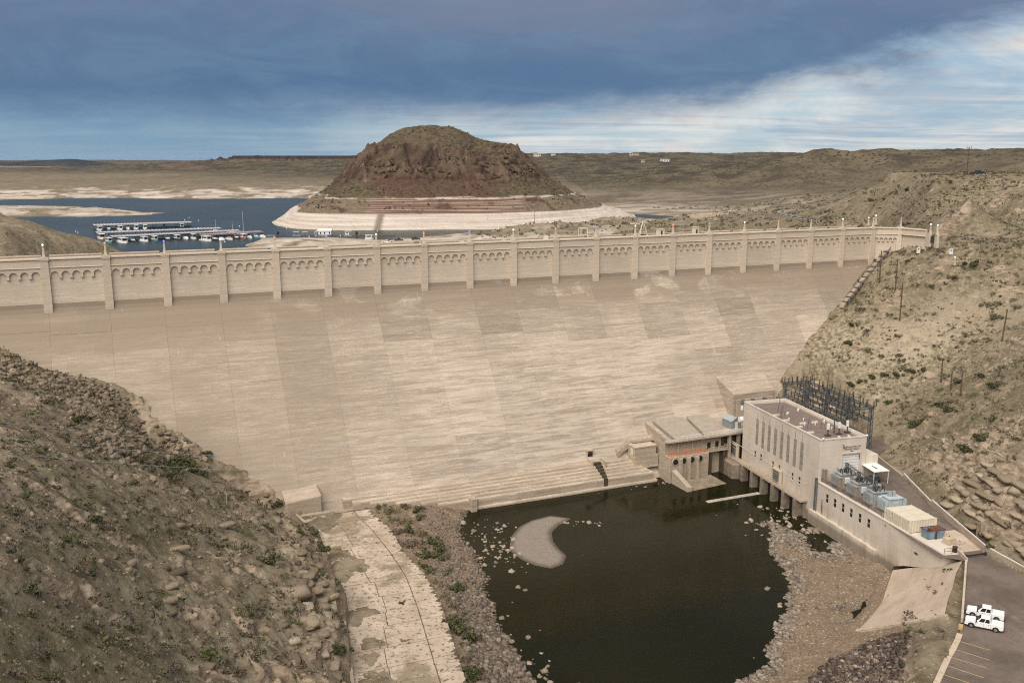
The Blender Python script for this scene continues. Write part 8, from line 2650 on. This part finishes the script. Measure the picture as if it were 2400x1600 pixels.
# low scrub nobody could count
SMALLV = []
for s in range(6):
    V_, F_, tone = shrub_arrays(90 + s, 40, 0.9, 0.6, 0.30, 4)
    SMALLV.append((V_, F_))
for (nm, lab, x0, x1, y0, y1, n, s0, s1, cond, mt) in (
        ("low_scrub", "low dry scrub and grass tufts covering the left hillside", -135, -22, 72, 212, 6500, 0.25, 0.85, lambda g_, x_, y_: g_ > 5, 1),
        ("low_scrub", "low dry scrub and grass tufts covering the right hillside", 84, 260, 140, 440, 9000, 0.3, 1.25, lambda g_, x_, y_: (g_ > 11) & (poly_dist(x_, y_, PAD) > 2.5), 1),
        ("grey_scrub", "grey brown twiggy scrub over both canyon hillsides", -135, 240, 72, 420, 24000, 0.25, 1.15, lambda g_, x_, y_: (g_ > 6) & (poly_dist(x_, y_, PAD) > 2.5) & (poly_dist(x_, y_, CHUTE) > 1), 2),
        ("green_scrub", "small green scrub tufts over both canyon hillsides", -135, 240, 72, 420, 9000, 0.25, 1.2, lambda g_, x_, y_: (g_ > 6) & (poly_dist(x_, y_, PAD) > 2.5) & (poly_dist(x_, y_, CHUTE) > 1), 0),
        ("bank_grass", "dry grass and weeds on the bank beside the spillway chute", -42, 8, 108, 215, 2600, 0.25, 0.6, lambda g_, x_, y_: (g_ > 1.3) & (g_ < 4.2) & (np.abs(poly_dist(x_, y_, CHUTE) - 2.2) < 2.4), 1),
        ("chute_weeds", "weeds rooted in the cracks of the spillway chute", -52, -2, 112, 214, 900, 0.12, 0.35, lambda g_, x_, y_: (poly_dist(x_, y_, CHUTE) < 0.5) & (np.abs(pnoise(x_ / 3.1, y_ / 3.1)) < 0.12), 1),
        ("shore_scrub", "scattered scrub on the land behind the dam and round the lake", -60, 420, 400, 1000, 7000, 0.8, 2.2, lambda g_, x_, y_: (g_ > 33), 1)):
    x, y = sample(n, x0, x1, y0, y1)
    g = ground(x, y)
    s_, n_ = dam_sn(x, y)
    dens = fbm(x / 14.0 + 4, y / 14.0, 3) + 0.3
    ok = cond(g, x, y) & (NR.uniform(-0.3, 0.7, n) < dens)
    if nm != "shore_scrub":
        ok &= (n_ > 3 + (46.6 - g) * 0.78) | (s_ > 262)
    x, y, g = x[ok], y[ok], g[ok]
    siz = sn(len(x), s0, s1, 1.6)
    joined(nm, lab, "scrub", np.stack([x, y, g - 0.02], 1), siz, SMALLV, LEAVES[mt], NR.uniform(0.1, 0.9, len(x)), False)
# bushes dotted over the butte
x, y = sample(2600, -200, 150, 735, 930)
g = butte_ground(x, y)
ok = (g > 43) & (fbm(x / 20.0, y / 20.0, 3) > -0.1)
x, y, g = x[ok], y[ok], g[ok]
joined("butte_scrub", "dark bushes dotted over the slopes of the butte", "scrub", np.stack([x, y, g - 0.1], 1), sn(len(x), 0.5, 2.0, 1.6), SMALLV, LEAVES[0], NR.uniform(0.1, 0.7, len(x)), False)
# yuccas with tall dry stalks
for i, (x_, y_, h) in enumerate(((-56.8, 177.3, 2.9), (-53.0, 175.0, 1.6), (-64.0, 122.5, 1.4))):
    t_ = thing("yucca", ("yucca with the tallest pale stalk on the left hillside", "short stalked yucca beside the tallest one", "yucca with a leaning broken stalk near the left edge")[i], "yucca", (x_, y_, gz(x_, y_)))
    mb = MB()
    for k in range(16):
        a, b = k * 2.4, 0.35 + 0.4 * (k % 3) / 2
        mb.cyl((0, 0, 0.05), (0.55 * math.cos(a) * b, 0.55 * math.sin(a) * b, 0.25 + 0.35 * (1 - b)), 0.04, 0.005, n=3)
    mb.build("leaves", LEAVES[1], t_)
    MB().cyl((0, 0, 0), (0.25 if i == 2 else 0.06, 0, h), 0.04, 0.025, n=5).build("stalk", M_CREAM, t_)

# ================================================================ thin desert haze
hm_ = bpy.data.materials.new("haze_air")
hm_.use_nodes = True
ht = hm_.node_tree
ht.nodes.clear()
ho = ht.nodes.new('ShaderNodeOutputMaterial')
hv = ht.nodes.new('ShaderNodeVolumePrincipled')
hv.inputs['Color'].default_value = (0.60, 0.76, 1.0, 1.0)
hv.inputs['Density'].default_value = 0.000015
hv.inputs['Anisotropy'].default_value = 0.0
ht.links.new(hv.outputs[0], ho.inputs['Volume'])
MB().box(-11000, 11000, -300, 15500, -12.0, 150.0).build("haze", hm_, kind="stuff")

# ================================================================ tell look-alikes apart by their place in the view
def view_xy(p):
    d = Vector(p) - Vector((0.0, 0.0, 84.0))
    c, s = math.cos(R(11.009)), math.sin(R(11.009))
    zc = d.y * c - d.z * s
    return d.x / zc, -(d.y * s + d.z * c) / zc


ORDN = ORD + ["twenty-second", "twenty-third", "twenty-fourth"]
groups = {}
for o in COL.objects:
    if o.parent is None and "label" in o and "group" in o:
        groups.setdefault((o["group"], o["label"]), []).append(o)
for (g, lab), obs in groups.items():
    if len(obs) < 2 or g.startswith("mooring"):
        continue
    P = sorted(((view_xy(o.location), o) for o in obs), key=lambda q_: q_[0][1])
    rows = max(1, round(math.sqrt(len(P) / 2.2)))
    rows = min(rows, 21)
    per = math.ceil(len(P) / rows)
    for r_ in range(rows):
        row = sorted(P[r_ * per:(r_ + 1) * per], key=lambda q_: q_[0][0])
        for k, (q_, o) in enumerate(row):
            if rows == 1:
                o["label"] = "%s, %s from left" % (lab, ORDN[k])
            else:
                o["label"] = "%s, %s from left in %s row down" % (lab, ORDN[min(k, 23)], ORDN[r_])
